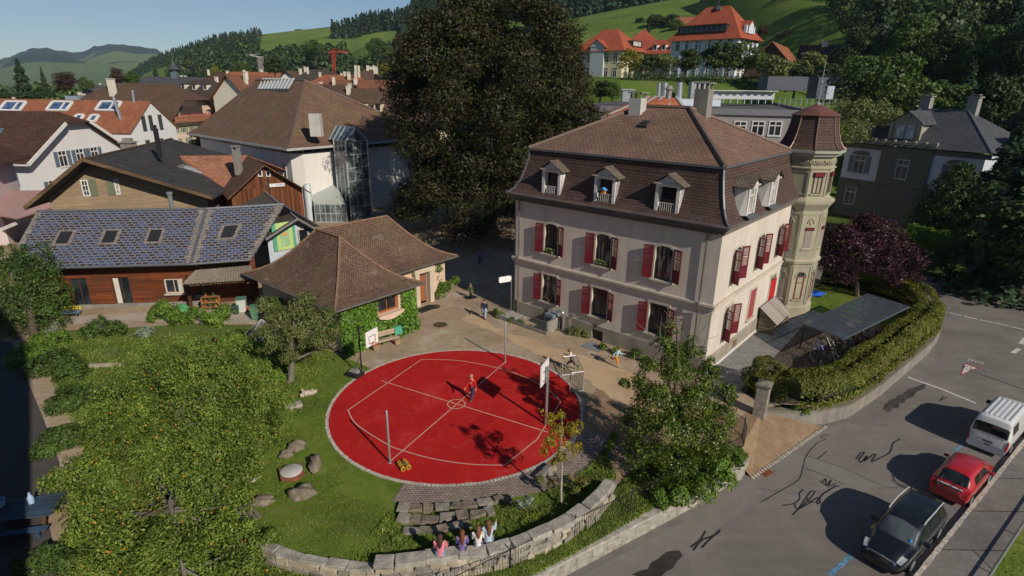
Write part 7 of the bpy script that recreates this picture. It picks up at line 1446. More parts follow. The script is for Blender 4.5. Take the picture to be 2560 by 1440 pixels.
# hedge wall, gate pillar and its steel barrier
hwl = thing('hedge_wall','low weathered concrete wall holding the hedge at the street corner','wall',(18.5,27.2,Z_ROAD)); o_ = Vector((18.5,27.2,Z_ROAD)); P = along([(13.4,26.4),(14.2,26.35),(15.2,26.35),(16.2,26.45),(17.2,26.7)] + HW[3:] + [(32.2,39.6),(33.1,42.),(32.9,45.),(31.,47.6),(28.2,49.6)],60); m = MB(); c_ = MB()
for i in range(60):
 a,b = V3(P[i],0),V3(P[i + 1],0); t = (b - a).normalized(); n = Vector((-t.y,t.x,0)); zt = .1 + .12 * smooth(0,1,(i - 30) / 10)
 for (mb,z0,z1,e) in ((m,Z_ROAD - .1,zt - .1,0),(c_,zt - .1,zt,.04)): q = [a - n * e,b - n * e + (0 if e else -.01) * t,b + n * (.3 + e),a + n * (.3 + e)]; mb.raw([p + Vector((0,0,z)) - o_ for z in (z0,z1) for p in q],[(3,2,1,0),(4,5,6,7),(0,1,5,4),(1,2,6,5),(2,3,7,6),(3,0,4,7)])
m.build('wall_face',M_CONC,hwl); c_.build('coping',plaster('mossy_coping',(.22,.2,.15),.5,2.),hwl)
pil = thing('gate_pillar','square weathered stone gate pillar with chamfered cap','pillar',(13.08,26.15,0),RAD(-35)); m = MB(); m.span((-.3,-.3,-.3),(.3,.3,1.72)); m.build('shaft',stone('pillar_stone',(.3,.27,.22),1.5,.3),pil,False,.02); m = MB(); m.raw([(x * .36,y * .36,1.722) for x,y in ((-1,-1),(1,-1),(1,1),(-1,1))] + [(x * .36,y * .36,1.84) for x,y in ((-1,-1),(1,-1),(1,1),(-1,1))] + [(0,0,2.0)],[(3,2,1,0),(0,1,5,4),(1,2,6,5),(2,3,7,6),(3,0,4,7),(4,5,8),(5,6,8),(6,7,8),(7,4,8)]); m.build('cap',stone('pillar_cap',(.22,.2,.17),1.5,.3),pil)
p0,p1,p2 = G(1884,1043,-.2),G(1918,1012,.7),G(1913,1042,-.2); gt = thing('steel_barrier','small galvanised steel stay bar beside the gate pillar','barrier',p2); m = MB(); m.tube([p0 - p2,p1 - p2],.035,8); m.tube([p1 - p2,(0,0,0)],.035,8); m.tube([p1 - p2 + Vector((-.25,.1,0)),p1 - p2 + Vector((.12,-.05,0))],.03,8); m.build('steel_tube',M_STEEL,gt)
# boulders, table and seats on the lawn
def boulder(u,v,s,rz,seed,lb,amp=.14,mat=M_BOULDER,dz=.3,nm='boulder'):
 p = G(u,v); p.z = lawn_at(p.x,p.y) if nm == 'boulder' else 0; t = thing(nm,lb,nm.replace('_',' '),p,rz); m = MB(); m.blob((0,0,s[2] * dz),s,seed,amp,18,12); m.build('stone',mat,t,True); return t
boulder(742,1122,(.42,.3,.3),.3,1,'pale brown boulder behind the drum table'); boulder(716,1142,(.34,.26,.22),.8,2,'low rounded boulder left of the pale brown boulder'); boulder(789,1168,(.27,.52,.42),.2,3,'tall pointed boulder right of the drum table',.16); boulder(757,1250,(.56,.4,.4),.6,4,'big dark oval boulder with lichen in front of the drum table',.1); o = boulder(655,1274,(.52,.3,.2),.35,5,'low boulder with a hollow near the plank bench')
for (u,v,s,sd,lb) in ((655,1120,.16,7,'grey stone under the apple tree edge'),(636,1210,.12,8,'small white stone in the grass left of the table'),(650,1200,.09,9,'tiny white stone next to the small white stone'),(563,1170,.22,10,'grey flat stone half hidden by the apple tree'),(365,843,.22,12,'pale rock in the herb bed')): boulder(u,v,(s,s * .8,s * .7),.5,sd,lb,.14,M_STONE2)
tp = G(731,1196); t = thing('drum_table','round pale tabletop on a reddish brown cable drum','table',tp,.5); m = MB(); m.lathe((0,0,0),[(.4,0),(.42,.28),(.42,.3)],18); m.build('drum',paint('rusty_drum',(.2,.07,.045),.7,0,.2,.3),t,True); m = MB(); m.box((0,0,.335),(.95,.95,.045)); m.build('square_board',planks('redbrown_board',(.22,.08,.05),.2,False,.25),t); m = MB(); m.lathe((0,0,.36),[(.44,0),(.46,.03),(.46,.06),(.44,.075)],28); m.build('tabletop',plaster('pale_tabletop',(.48,.46,.43),.3,2.),t,True)
p = G(736,1022); t = thing('stone_bench','flat stone slab bench at the lawn edge left of the court','bench',p,.55); m = MB(); rock(m,Vector((0,0,.22)),(.8,.42,.14),0,3,.12); m.build('slab',M_STONE2,t,False,.02); m = MB(); rock(m,Vector((-.2,0,.07)),(.22,.3,.17),0,4,.1); rock(m,Vector((.22,0,.07)),(.2,.3,.17),0,5,.1); m.build('support',M_STONE,t)
p = G(772,990); t = thing('driftwood_log','bleached knotty log standing beside the slab bench','log',p,.6); m = MB(); m.tube([(-.45,0,.14),(-.15,.03,.2),(.2,0,.17),(.45,-.05,.2)],[.1,.19,.16,.1],9); m.tube([(-.2,0,.2),(-.28,.2,.42)],[.09,.05],7); m.tube([(.1,0,.22),(.2,-.15,.42)],[.09,.04],7); m.build('log',bark('bleached_wood',(.38,.33,.26)),t,True)
p = G(622,1305); t = thing('plank_bench','weathered grey plank bench at the end of the stone wall','bench',p,-.75); m = MB()
for k in range(4): m.box((0,-.22 + k * .15,.42),(1.15,.13,.045))
m.build('seat',planks('grey_planks',(.2,.17,.14),.15,False,.2),t)
for x in (-.42,.42): m = MB(); m.box((x,0,.2),(.14,.5,.4)); m.build('leg',planks('grey_planks',(.2,.17,.14),.15,False,.2),t)
p = G(265,918); t = thing('timber_edge','pale timber sleeper lying in the garden','sleeper',p,.1); m = MB(); rock(m,Vector((0,0,.12)),(1.9,.2,.2),0,5,.1); m.build('beam',bark('bleached_wood',(.38,.33,.26)),t)
for (u,v,rz,lb) in ((1375,1180,.9,'right of two angular seat stones at the cobble edge'),(1357,1195,.9,'left of two angular seat stones at the cobble edge')): p = G(u,v); t = thing('seat_stone',lb,'stone',p,rz); m = MB(); rock(m,Vector((0,0,.16)),(.62,.3,.34),0,u,.16); m.build('block',M_STONE,t,False,.03)
# ================================================================== COURT EQUIPMENT
for (u,v,lb) in ((975,1157,'grey net post at the near edge of the red court'),(1263,905,'grey net post at the far edge of the red court')):
 t = thing('net_post',lb,'net post',G(u,v)); m = MB(); m.lathe((0,0,.015),[(.05,0),(.05,2.66),(.035,2.68)],12); m.build('pole',M_STEEL,t,True); m = MB(); m.box((.055,0,1.15),(.05,.05,.12)); m.lathe((0,0,.016),[(.09,0),(.09,.012)],12); m.build('bracket',M_STEEL,t)
M_BOARD = paint('white_backboard',(.72,.7,.68),.45,0,.4,.06)
def hoop(t,c,ang,w,h,zc,rim=True,back=True):
 """backboard centred at c, facing along ang"""
 Mx = Matrix.Translation((c[0],c[1],zc)) @ Matrix.Rotation(ang - math.pi / 2,4,'Z'); m = MB(); m.span((-w / 2,-.025,-h / 2),(w / 2,.025,h / 2)); m.move(Mx); b = m.build('backboard',M_BOARD,t)
 if rim:
  m = MB()
  for s in (-1,1): m.span((s * .26 - .02,.026,-h * .32),(s * .26 + .02,.03,h * .12)); m.span((-.28,.026,(-h * .32 if s < 0 else h * .12) - .02),(.28,.03,(-h * .32 if s < 0 else h * .12) + .02))
  m.move(Mx); m.build('target_square',paint('black_line',(.03,.03,.03),.5),b); m = MB(); m.tube([(.21 * math.cos(a),.27 + .21 * math.sin(a),-h * .36) for a in [i * math.pi / 10 for i in range(21)]],.014,6,False); m.box((0,.05,-h * .36),(.14,.06,.08)); m.move(Mx); m.build('rim',paint('orange_rim',(.5,.09,.03),.5),t)
 return Mx
cdir = lambda p: math.atan2(CY - p[1],CX - p[0])
bp = Vector((-8.78,29.78,0)); t = thing('portable_hoop','portable basketball hoop on black wheeled base left of the court','basketball hoop',bp); A = cdir(bp); R3 = Matrix.Rotation(A,3,'Z'); m = MB(); m.box((-.35,0,.1),(.95,.7,.2),A,None); m.v = [tuple(v) for v in m.v]; m.build('base',M_RUBBER,t,False,.04); m = MB(); m.raw([R3 @ Vector(p) for p in [(-.7,-.26,.21),(.0,-.26,.21),(.0,.26,.21),(-.7,.26,.21),(-.6,-.18,.34),(-.15,-.18,.34),(-.15,.18,.34),(-.6,.18,.34)]],[(4,5,6,7),(0,1,5,4),(1,2,6,5),(2,3,7,6),(3,0,4,7)]); m.build('ballast',paint('grey_ballast',(.2,.2,.19),.6),t)
m = MB(); m.tube([R3 @ Vector((.1,0,.15)),R3 @ Vector((.12,0,3.2))],.045,8); m.tube([R3 @ Vector((.1,0,2.3)),R3 @ Vector((1.0,0,2.45))],.025,6); m.tube([R3 @ Vector((.12,0,2.75)),R3 @ Vector((1.0,0,2.9))],.025,6); m.tube([R3 @ Vector((.1,0,1.3)),R3 @ Vector((-.45,0,.3))],.018,6); m.tube([R3 @ Vector((.12,-.25,2.95)),R3 @ Vector((.12,.25,2.95))],.03,6); m.build('pole',M_DARKMETAL,t,True)
hoop(t,R3 @ Vector((1.05,0,0)),A,1.0,.92,2.66)
bp = Vector((1.8,24.9,0)); t = thing('backboard_post','white basketball backboard on a steel post seen from behind','basketball hoop',bp); A = RAD(158); m = MB(); m.tube([(0,0,0),(0,0,3.25)],.075,10); m.build('pole',M_STEEL,t,True); R3 = Matrix.Rotation(A,3,'Z'); m = MB()
for z in (3.05,2.55): m.beam(R3 @ Vector((.1,-.3,z)),R3 @ Vector((.1,.3,z)),.05); m.beam(R3 @ Vector((0,0,z)),R3 @ Vector((.1,0,z)),.05)
m.build('bracket',M_STEEL,t); hoop(t,R3 @ Vector((.16,0,0)),A,1.12,1.12,2.9)
gA,gB,gC,gD = G(1405,938),G(1424.5,980.5),G(1457,976),G(1438,934); t = thing('goal_frame','small galvanised goal frame with net at the court edge','goal',gB); m = MB(); hh = 1.2
for p in (gA,gB,gC,gD): m.tube([p - gB,p - gB + Vector((0,0,hh))],.03,8)
U = Vector((0,0,hh))
for p,q in ((gA + U,gB + U),(gB + U,gC + U),(gC + U,gD + U),(gD + U,gA + U),(gB,gC),(gA,gD),(gC,gD)): m.tube([p - gB,q - gB],.03,8)
m.build('tube_frame',paint('bright_tube',(.5,.5,.5),.35,.5),t,True)
def net(m,a,b,c,d,n,k,r=.004):
 for i in range(n + 1): s = i / n; m.beam(a.lerp(b,s),d.lerp(c,s),r * 1.6)
 for i in range(k + 1): s = i / k; m.beam(a.lerp(d,s),b.lerp(c,s),r * 1.6)
m = MB(); net(m,gD - gB,gC - gB,gC - gB + U,gD - gB + U,14,9); net(m,Vector((0,0,0)),gC - gB,gC - gB + U,U,6,9); net(m,gA - gB,gD - gB,gD - gB + U,gA - gB + U,6,9); m.build('net',paint('dark_net',(.05,.05,.05),.8),t)
p = G(1010,1168,.016); t = thing('pedal_roller','yellow and brown wooden roller toy on the red court','toy',p,.55)
for x in (-.13,.13):
 for y in (-.15,.15):
  m = MB(); m.tube([(x,y - .12,.11),(x,y + .12,.11)],.11,14); w_ = m.build('wheel',paint('yellow_wheel',(.55,.3,.02),.5),t,True); m = MB(); m.tube([(x,y - .124,.11),(x,y - .119,.11)],.08,12); m.tube([(x,y - .03,.11),(x,y + .03,.11)],.113,14); m.build('wheel_band',paint('brown_hub',(.12,.07,.04),.6),w_)
m = MB(); m.tube([(-.14,0,.11),(.14,0,.11)],.03,6); m.box((0,0,.2),(.3,.12,.03)); m.build('axle',paint('brown_hub',(.12,.07,.04),.6),t)
p0,p1 = Vector((-9.0,33.3,0)),Vector((-7.45,34.5,0)); t = thing('log_bench','split log bench with backrest before the ivy wall','bench',p0,angle(p0,p1)); m = MB(); m.box((.95,0,.42),(2.0,.4,.13)); m.build('seat',planks('pale_split_log',(.4,.31,.22),.4,False,.1),t,False,.04); m = MB(); m.box((.95,.26,.78),(1.8,.1,.36)); m.build('backrest',planks('pale_split_log',(.4,.31,.22),.4,False,.1),t,False,.03)
for x in (.2,1.7): m = MB(); m.tube([(x,-.38,.18),(x,.32,.18)],.19,12); m.build('log_support',bark('tan_log',(.3,.2,.12)),t)
tw2 = thing('towel','green towel hung over the log bench backrest','towel',t.matrix_world @ Vector((0,0,0)) + Vector((-7.72,34.55,.6)) ,angle(p0,p1)); m = MB()
for k in range(6): a,b = k * .09,(k + 1) * .09; z = [.0 + .03 * math.sin(k * 1.7),.03 * math.sin((k + 1) * 1.7)]; m.face([(a,-.07 + z[0],-.1),(b,-.07 + z[1],-.12),(b,-.06 + z[1] * .5,.4),(a,-.06 + z[0] * .5,.4)]); m.face([(a,-.06 + z[0] * .5,.4),(b,-.06 + z[1] * .5,.4),(b,.1,.42),(a,.1,.42)])
m.build('cloth',paint('green_cloth',(.06,.3,.2),.9),tw2,True)
# ================================================================== GARDEN AND PORCH THINGS
p = G(655,842); t = thing('greenhouse_frame','plastic covered pyramid cold frame in the garden','cold frame',p,.5); m = MB(); b = [(-1.1,-.8),(1.1,-.8),(1.1,.8),(-1.1,.8)]; top = Vector((.1,0,1.25)); pl = clear_glass('milky_plastic',(.8,.82,.85),.55)
for i in range(4): q,r_ = b[i],b[(i + 1) % 4]; m.face([(*q,.02),(*r_,.02),top])
m.build('plastic_cover',pl,t); m = MB()
for q in b: m.beam((*q,.0),top,.05)
for i in range(4): m.beam((*b[i],.04),(*b[(i + 1) % 4],.04),.06)
m.build('frame',paint('pale_frame_tube',(.4,.4,.4),.5),t)
def bin_(u,v,col,lb,s=1.,lid=None):
 p = G(u,v); t = thing('wheelie_bin',lb,'bin',p,.3); m = MB(); m.raw([(x * .24 * s,y * .26 * s,.06) for x,y in ((-1,-1),(1,-1),(1,1),(-1,1))] + [(x * .3 * s,y * .34 * s,.95 * s) for x,y in ((-1,-1),(1,-1),(1,1),(-1,1))],[(3,2,1,0),(0,1,5,4),(1,2,6,5),(2,3,7,6),(3,0,4,7),(4,5,6,7)]); m.build('body',paint(col[0],col[1],.5),t,False,.02); m = MB(); m.box((0,0,.985 * s),(.66 * s,.74 * s,.06)); m.build('lid',paint(*(lid or col),.5),t,False,.02)
 for x in (-.22,.22): m = MB(); m.tube([(x * s - .03,.3 * s,.09),(x * s + .03,.3 * s,.09)],.09,10); m.build('wheel',M_RUBBER,t)
bin_(640,797,('bin_green',(.09,.2,.12)),'grey-green wheeled bin at the porch post'); bin_(607,780,('bin_pale',(.5,.52,.47)),'pale bin standing under the porch',1.1,('bin_lid_green',(.08,.2,.14))); bin_(592,785,('bin_dark',(.03,.07,.05)),'small dark green bin under the porch',.7)
p = G(617,778); t = thing('red_bucket','red bucket on the porch floor beside the bins','bucket',p); m = MB(); m.lathe((0,0,0),[(.12,0),(.16,.28),(.15,.28),(.11,.02)],12); m.build('bucket',paint('red_plastic',(.5,.02,.02),.4),t,True)
p = G(455,785); t = thing('tarp_heap','green tarpaulin covered heap beside the timber house','heap',p); m = MB(); m.blob((0,0,.3),(.55,.4,.45),5,.2,14,9); m.build('tarpaulin',paint('green_tarp',(.06,.25,.09),.6),t,True)
p = G(531,775); t = thing('plant_shelf','wooden shelf with pots and seedlings under the porch','shelf',p,.25); m = MB()
for x in (-.6,.6): m.box((x,0,.55),(.05,.35,1.1))
for z in (.25,.65,1.08): m.box((0,0,z),(1.25,.38,.04))
m.build('shelf_frame',planks('orange_shelf',(.35,.16,.06),.15,False),t)
for i,(x,z) in enumerate([(-.45,.28),(-.1,.28),(.3,.28),(-.4,.68),(0,.68),(.42,.68),(-.3,1.11),(.25,1.11)]):
 q = thing('plant_pot','small pot number %s with a seedling on the porch shelf' % 'one two three four five six seven eight'.split()[i],'plant pot',p + Vector((x,.1 * x,z)),0,'pots on the porch shelf'); q['label'] = 'small potted seedling on the porch shelf'; m = MB(); m.lathe((0,0,0),[(.05,0),(.08,.12)],10); m.build('pot',paint('pot_colour_%d' % (i % 3),((.4,.15,.06),(.06,.2,.1),(.5,.35,.04))[i % 3],.7),q); g = np.random.default_rng(i); leaf_quads('seedling',np.stack([g.normal(0,.06,30),g.normal(0,.06,30),g.uniform(.12,.3,30)],-1),np.tile((0,-.3,1),(30,1)),.05,L_SHRUB,q)
p = G(501,760); t = thing('blue_crate','blue-grey crate hanging by the porch shelf','crate',p + Vector((0,0,.5)),.2); m = MB(); m.span((-.3,-.18,0),(.3,.18,.03)); m.span((-.3,-.18,.03),(.3,-.15,.3)); m.span((-.3,.15,.03),(.3,.18,.3)); m.span((-.3,-.15,.03),(-.27,.15,.3)); m.span((.27,-.15,.03),(.3,.15,.3)); m.build('box',paint('blue_grey_plastic',(.16,.19,.24),.5),t); m = MB()
for x in (-.25,.25): m.beam((x,0,-.5),(x,0,0),.05)
m.build('leg',M_DWOOD,t)
p = G(178,795); t = thing('painted_bench','bench with yellow backrest and blue seat before the timber house','bench',p,.12); m = MB()
for k in range(3): m.box((0,-.15 + k * .13,.45),(1.3,.11,.035))
m.build('seat',paint('blue_slats',(.1,.25,.45),.5),t); m = MB()
for k in range(2): m.box((0,.27,.62 + k * .14),(1.3,.03,.11))
m.build('backrest',paint('yellow_slats',(.6,.5,.03),.5),t)
for x in (-.5,.5): m = MB(); m.box((x,-.15,.22),(.06,.05,.44)); m.box((x,.2,.22),(.06,.05,.44)); m.beam((x,.2,.42),(x,.29,.85),.05); m.box((x,.02,.42),(.05,.4,.05)); m.build('leg',M_STEEL,t)
p = G(1230,1000,0)
# blue garden table and shade at the lower left, in the shadow of the tower block the camera hovers beside
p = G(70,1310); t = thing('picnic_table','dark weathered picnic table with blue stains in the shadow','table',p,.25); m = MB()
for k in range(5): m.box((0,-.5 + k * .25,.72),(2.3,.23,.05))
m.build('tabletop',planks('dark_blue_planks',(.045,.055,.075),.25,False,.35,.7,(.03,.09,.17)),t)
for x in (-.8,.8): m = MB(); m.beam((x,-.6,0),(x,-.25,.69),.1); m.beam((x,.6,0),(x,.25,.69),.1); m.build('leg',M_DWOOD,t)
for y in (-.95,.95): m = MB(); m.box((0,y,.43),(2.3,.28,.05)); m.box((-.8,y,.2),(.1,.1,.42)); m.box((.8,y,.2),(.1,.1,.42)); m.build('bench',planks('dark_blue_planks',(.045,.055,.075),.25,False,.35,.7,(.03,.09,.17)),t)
q = p + Vector((.1,.3,.745)); t = thing('blue_bottle','pale blue watering bottle standing on the picnic table','bottle',q); m = MB(); m.lathe((0,0,0),[(.1,0),(.11,.25),(.06,.34),(.04,.4),(.04,.46)],12); m.build('bottle',paint('pale_blue_plastic',(.3,.42,.6),.4),t,True)
q = p + Vector((-.95,.1,.745)); t = thing('blue_tub','pale blue plastic tub at the end of the picnic table','tub',q); m = MB(); m.lathe((0,0,0),[(.16,0),(.22,.25),(.2,.25),(.15,.03)],12); m.build('tub',paint('pale_blue_plastic',(.3,.42,.6),.4),t,True)
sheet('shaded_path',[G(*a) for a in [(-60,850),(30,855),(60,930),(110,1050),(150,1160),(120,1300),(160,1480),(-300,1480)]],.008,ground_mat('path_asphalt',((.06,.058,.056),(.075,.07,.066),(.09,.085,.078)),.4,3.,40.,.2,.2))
tb_ = thing('tower_block','tall building standing out of view whose shadow falls on the lower left path','building',(-5.6,4.0,0)); m = MB(); m.prism([(-8.7,5.6),(-24,19),(-36,6),(-18,-8)],0,21.4); m.move(Matrix.Translation((5.6,-4.,0))); m.build('wall',GC,tb_)
# hutch, cellar stair, pipes and sign at the villa
SL = lambda x,y,z=0.: HC + Matrix.Rotation(-TH,3,'Z') @ Vector((x,y,z))
t = thing('wooden_hutch','weathered wooden hutch with slatted pitched lid against the school side wall','hutch',SL(.72,10.3),-TH); gw = planks('grey_brown_planks',(.2,.15,.1),.16,False,.3); m = MB(); m.face([(-.55,-1.5,0),(.55,-1.5,0),(.55,-1.5,.95),(-.55,-1.5,1.75)]); m.face([(-.55,1.5,0),(.55,1.5,0),(.55,1.5,.95),(-.55,1.5,1.75)][::-1]); m.face([(.55,-1.5,0),(.55,1.5,0),(.55,1.5,.45),(.55,-1.5,.45)]); m.face([(-.55,-1.5,0),(-.55,-1.5,1.75),(-.55,1.5,1.75),(-.55,1.5,0)]); m.face([(.5,-1.45,.45),(.5,1.45,.45),(-.5,1.45,.5),(-.5,-1.45,.5)]); m.build('box',gw,t); m = MB()
for k in range(14): a = -1.62 + k * .232; slab(m,[(.72,a,.9),(.72,a + .215,.9),(-.56,a + .215,1.86),(-.56,a,1.86)],.03)
m.build('lid',planks('silver_slats',(.3,.27,.24),.2,True,.25),t)
for y in (-1.45,1.45): m = MB(); m.box((.55,y,.48),(.09,.09,.96)); m.build('post',gw,t)
cs_ = thing('cellar_stair','sunken cellar stair with rails and slate blue door hood on the school front','stair',SL(-12.5,-.9),-TH); m = MB(); m.span((-2.6,-.85,-.02),(2.05,-.72,.22)); m.span((1.9,-.72,-.02),(2.05,.8,.9)); m.build('low_wall',M_CONC,cs_); m = MB(); m.span((1.2,.05,0),(1.9,.84,1.15)); m.build('door_hood',paint('slate_blue_hood',(.16,.19,.24),.5),cs_); m = MB(); m.span((1.35,.03,.0),(1.75,.048,.95)); m.build('door',paint('dark_door',(.03,.035,.045),.5),cs_); m = MB()
for z in (.25,.95): m.beam((-2.5,-.78,z),(2.,-.78,z),.03); m.beam((2.,-.78,z),(2.,.6,z),.03)
for k in range(36): x = -2.5 + k * .128; m.tube([(x,-.78,.22),(x,-.78,.95)],.009,4)
for k in range(10): y = -.7 + k * .14; m.tube([(2.,y,.22),(2.,y,.95)],.009,4)
m.tube([(-3.1,-.3,.0),(-3.1,-.3,.85),(-2.2,-.3,.6),(-1.2,-.3,.1)],.018,6); m.build('railing',paint('grey_rail',(.2,.2,.2),.5,.4),cs_)
m = MB()
for k in range(4): m.span((-2.6 + k * .4,-.7,-.02),(-2.2 + k * .4,.8,.18 - k * .045))
m.build('steps',M_STONE2,cs_)
for (x,y,s,lb) in ((-9.95,-.45,-1,'left of two bent steel air pipes on the school front'),(-9.55,-.3,1,'right of two bent steel air pipes on the school front')): t = thing('vent_pipe',lb,'vent pipe',SL(x,y),-TH); m = MB(); pts = [(0,0,0),(0,0,1.25)] + [(s * .22 * (1 - math.cos(a)),-.1 * math.sin(a),1.25 + .26 * math.sin(a)) for a in (.4,.8,1.2,1.57)] + [(s * .55,-.12,1.42)]; m.tube(pts,.095,10); m.build('pipe',paint('bright_steel',(.5,.5,.5),.25,.8),t,True)
sp = SL(-HL - .12,-.3); t = thing('school_sign','rounded white sign board projecting from the left school corner','sign',sp,RAD(-150)); m = MB(); r_ = .12; w_,h_ = 1.0,.42
pts = [(x + r_ * math.cos(a),z + r_ * math.sin(a)) for x,z,a0 in ((w_ - r_,h_ - r_,0),(r_,h_ - r_,math.pi / 2),(r_,r_,math.pi),(w_ - r_,r_,1.5 * math.pi)) for a in [a0 + k * math.pi / 8 for k in range(5)]]; m.prism(pts,-.07,.07); m.move(Matrix.Translation((0,0,2.55)) @ Matrix.Rotation(math.pi / 2,4,'X')); b = m.build('panel',paint('white_sign_panel',(.78,.77,.76),.4),t); m = MB()
for sy in (-.072,.072):
 for k,(x0,x1,z) in enumerate(((.34,.62,.27),(.34,.78,.2),(.34,.7,.13))): m.span((x0,sy - .002,2.55 + z - .012),(x1,sy + .002,2.55 + z + .012))
 m.tube([(.2 + .06 * math.cos(a),sy,2.75 + .07 * math.sin(a)) for a in [i * math.pi / 6 for i in range(13)]],.01,4,False)
m.build('faint_lettering',paint('pale_grey_ink',(.5,.5,.51),.6),b); m = MB(); m.tube([(-.06,0,0),(-.06,0,3.0)],.028,8); m.tube([(-.06,0,2.75),(.04,0,2.75)],.02,6); m.build('post',M_STEEL,t)
t = thing('wall_tap','red tap pipe under the leftmost lower window','tap',SL(-11.2,-.12,0),-TH); m = MB(); m.tube([(0,0,0),(0,0,1.25)],.02,6); m.box((0,-.06,1.2),(.1,.1,.06)); m.build('pipe',paint('red_pipe',(.3,.08,.06),.5),t)
q = SL(-7.55,-.33,9.95); t = thing('bird_house','orange bird box with blue roof in the middle dormer window','bird house',q,-TH); m = MB(); m.span((-.12,-.1,0),(.14,.12,.24)); m.build('box',paint('orange_paint',(.6,.22,.05),.5),t); m = MB(); slab(m,[(-.2,-.16,.22),(0,-.16,.36),(0,.16,.36),(-.2,.16,.22)],.03); slab(m,[(0,-.16,.36),(.22,-.16,.22),(.22,.16,.22),(0,.16,.36)],.03); m.build('roof',paint('blue_paint',(.1,.3,.6),.5),t)
p = G(2030,738); t = thing('blue_tarp','crumpled blue tarpaulin on the lawn behind the turret','tarpaulin',p); m = MB(); m.blob((0,0,.12),(.9,.5,.2),8,.3,16,9); m.build('sheet',paint('blue_tarp_cloth',(.02,.1,.5),.5),t,True)
# manholes, gully, mats
for i,(u,v,z,r_,lb) in enumerate(((1086,767,0,.48,'rusty manhole cover nearest the pavilion door'),(1101,812,0,.5,'rusty manhole cover in the middle of the yard'),(2441,743,Z_ROAD,.42,'manhole cover nearest the far kerb'),(2419,760,Z_ROAD,.46,'manhole cover in the main road lane'))): t = thing('manhole_cover',lb,'manhole cover',G(u,v,z)); m = MB(); m.lathe((0,0,.006),[(r_,0),(r_,.012),(r_ * .86,.012),(r_ * .86,.006)],24); m.build('lid',paint('rusty_iron' if i < 2 else 'dark_iron',(.11,.065,.045) if i < 2 else (.03,.03,.03),.7,.3,.3,.35),t)
p = G(1913,1180,Z_ROAD); t = thing('drain_grate','rusty street gully grate by the ramp','drain',p,RAD(33)); m = MB()
for k in range(8): m.box((-.28 + k * .08,0,.012),(.04,.46,.02))
m.box((0,.24,.012),(.7,.05,.024)); m.box((0,-.24,.012),(.7,.05,.024)); m.box((0,0,.012),(.7,.05,.022)); m.build('grate',paint('rust',(.25,.08,.035),.8,.2,.2,.3),t)
t = thing('door_mat','dark mat on the yard before the pavilion door','mat',G(1065,772),PA); m = MB(); m.box((0,0,.015),(1.6,.9,.02)); m.build('mat',M_RUBBER,t)
t = thing('metal_plate','grey plate on the ground outside the arched cellar door','plate',SL(-7.0,-1.1),-TH); m = MB(); m.box((0,0,.02),(1.4,1.0,.03)); m.build('plate',plaster('grey_plate',(.2,.21,.22),.3,2.),t)
# road markings and repairs
mb = MB(); zz = Z_ROAD + .006
dm = [(1900 + x / 3,560 + y / 3) for x,y in ((1355,652),(1468,677),(1580,703),(1697,729),(1812,753),(1928,780))]; dd = [G(u,v,Z_ROAD) for u,v in dm]; dn = (dd[-1] - dd[0]).normalized()
for p in dd: line_strip(mb,[p - dn * .42,p + dn * .42],.16,zz)
for (a,b) in (((2531,883),(2548,872)),((2552,860),(2563,845))): line_strip(mb,[G(*a,Z_ROAD),G(*b,Z_ROAD)],.26,zz)
line_strip(mb,[G(2270,943,Z_ROAD),G(2352,972,Z_ROAD),G(2440,1008,Z_ROAD)],.17,zz); struct('road_lines',mb,M_ROADWHITE)
S_,E_ = G(2461,906,Z_ROAD),G(2421,895.5,Z_ROAD)
def ground_text(body,a,b,name,mat,z,hk=1.):
 c = bpy.data.curves.new(name,'FONT'); c.body = body; c.size = 1; o = bpy.data.objects.new('tmp',c); COL.objects.link(o); bpy.context.view_layer.update(); me = bpy.data.meshes.new_from_object(o.evaluated_get(bpy.context.evaluated_depsgraph_get())); bpy.data.objects.remove(o)
 x = [v.co.x for v in me.vertices]; w = max(x) - min(x); d = b - a; s = d.length / w; me.transform(Matrix.Translation((a.x,a.y,z)) @ Matrix.Rotation(math.atan2(d.y,d.x),4,'Z') @ Matrix.Diagonal((s,s * hk,1,1)) @ Matrix.Translation((-min(x),0,0))); me.materials.append(mat); o = bpy.data.objects.new(name,me); COL.objects.link(o); return o
o = ground_text('SCHULE',S_,E_,'road_lettering',M_ROADWHITE,zz,3.); o['kind'] = 'structure'
ax = (E_ - S_).normalized(); ay = Vector((-ax.y,ax.x,0)); T0,T1,T2 = G(2449,921,Z_ROAD),G(2411,908,Z_ROAD),G(2400,939,Z_ROAD); cg = (T0 + T1 + T2) / 3
def tri(k,z): return [(*(cg + (p - cg) * k).to_2d(),z) for p in (T0,T1,T2)]
mb = MB(); mb.face(tri(1.,zz)); struct('warning_triangle',mb,paint('road_red',(.3,.035,.04),.8,0,.2,.25)); mb = MB(); mb.face(tri(.8,zz + .004)); struct('triangle_field',mb,paint('road_white',(.5,.47,.43),.8,0,.2,.2)); mb = MB()
tb = (T0 + T1) / 2; ty = (T2 - tb); tl = ty.length; ty = ty / tl; tx_ = (T1 - T0).normalized(); F = lambda a,b: cg + tx_ * a * tl * .5 + ty * (b - .33) * tl * .9
for cx_,sc in ((-.16,1.),(.2,.82)):
 q = F(cx_,.62 * sc + .02); line_strip(mb,[q - tx_ * .001,q + tx_ * .06],.09,zz + .008)
 for pts in ([(cx_,.5 * sc),(cx_ + .02,.3 * sc)],[(cx_ + .02,.3 * sc),(cx_ - .12,.1)],[(cx_ + .02,.3 * sc),(cx_ + .14,.12)],[(cx_ - .14,.42 * sc),(cx_ + .15,.44 * sc)]): line_strip(mb,[F(*p) for p in pts],.055,zz + .008)
struct('children_silhouettes',mb,paint('road_black',(.04,.04,.06),.8))
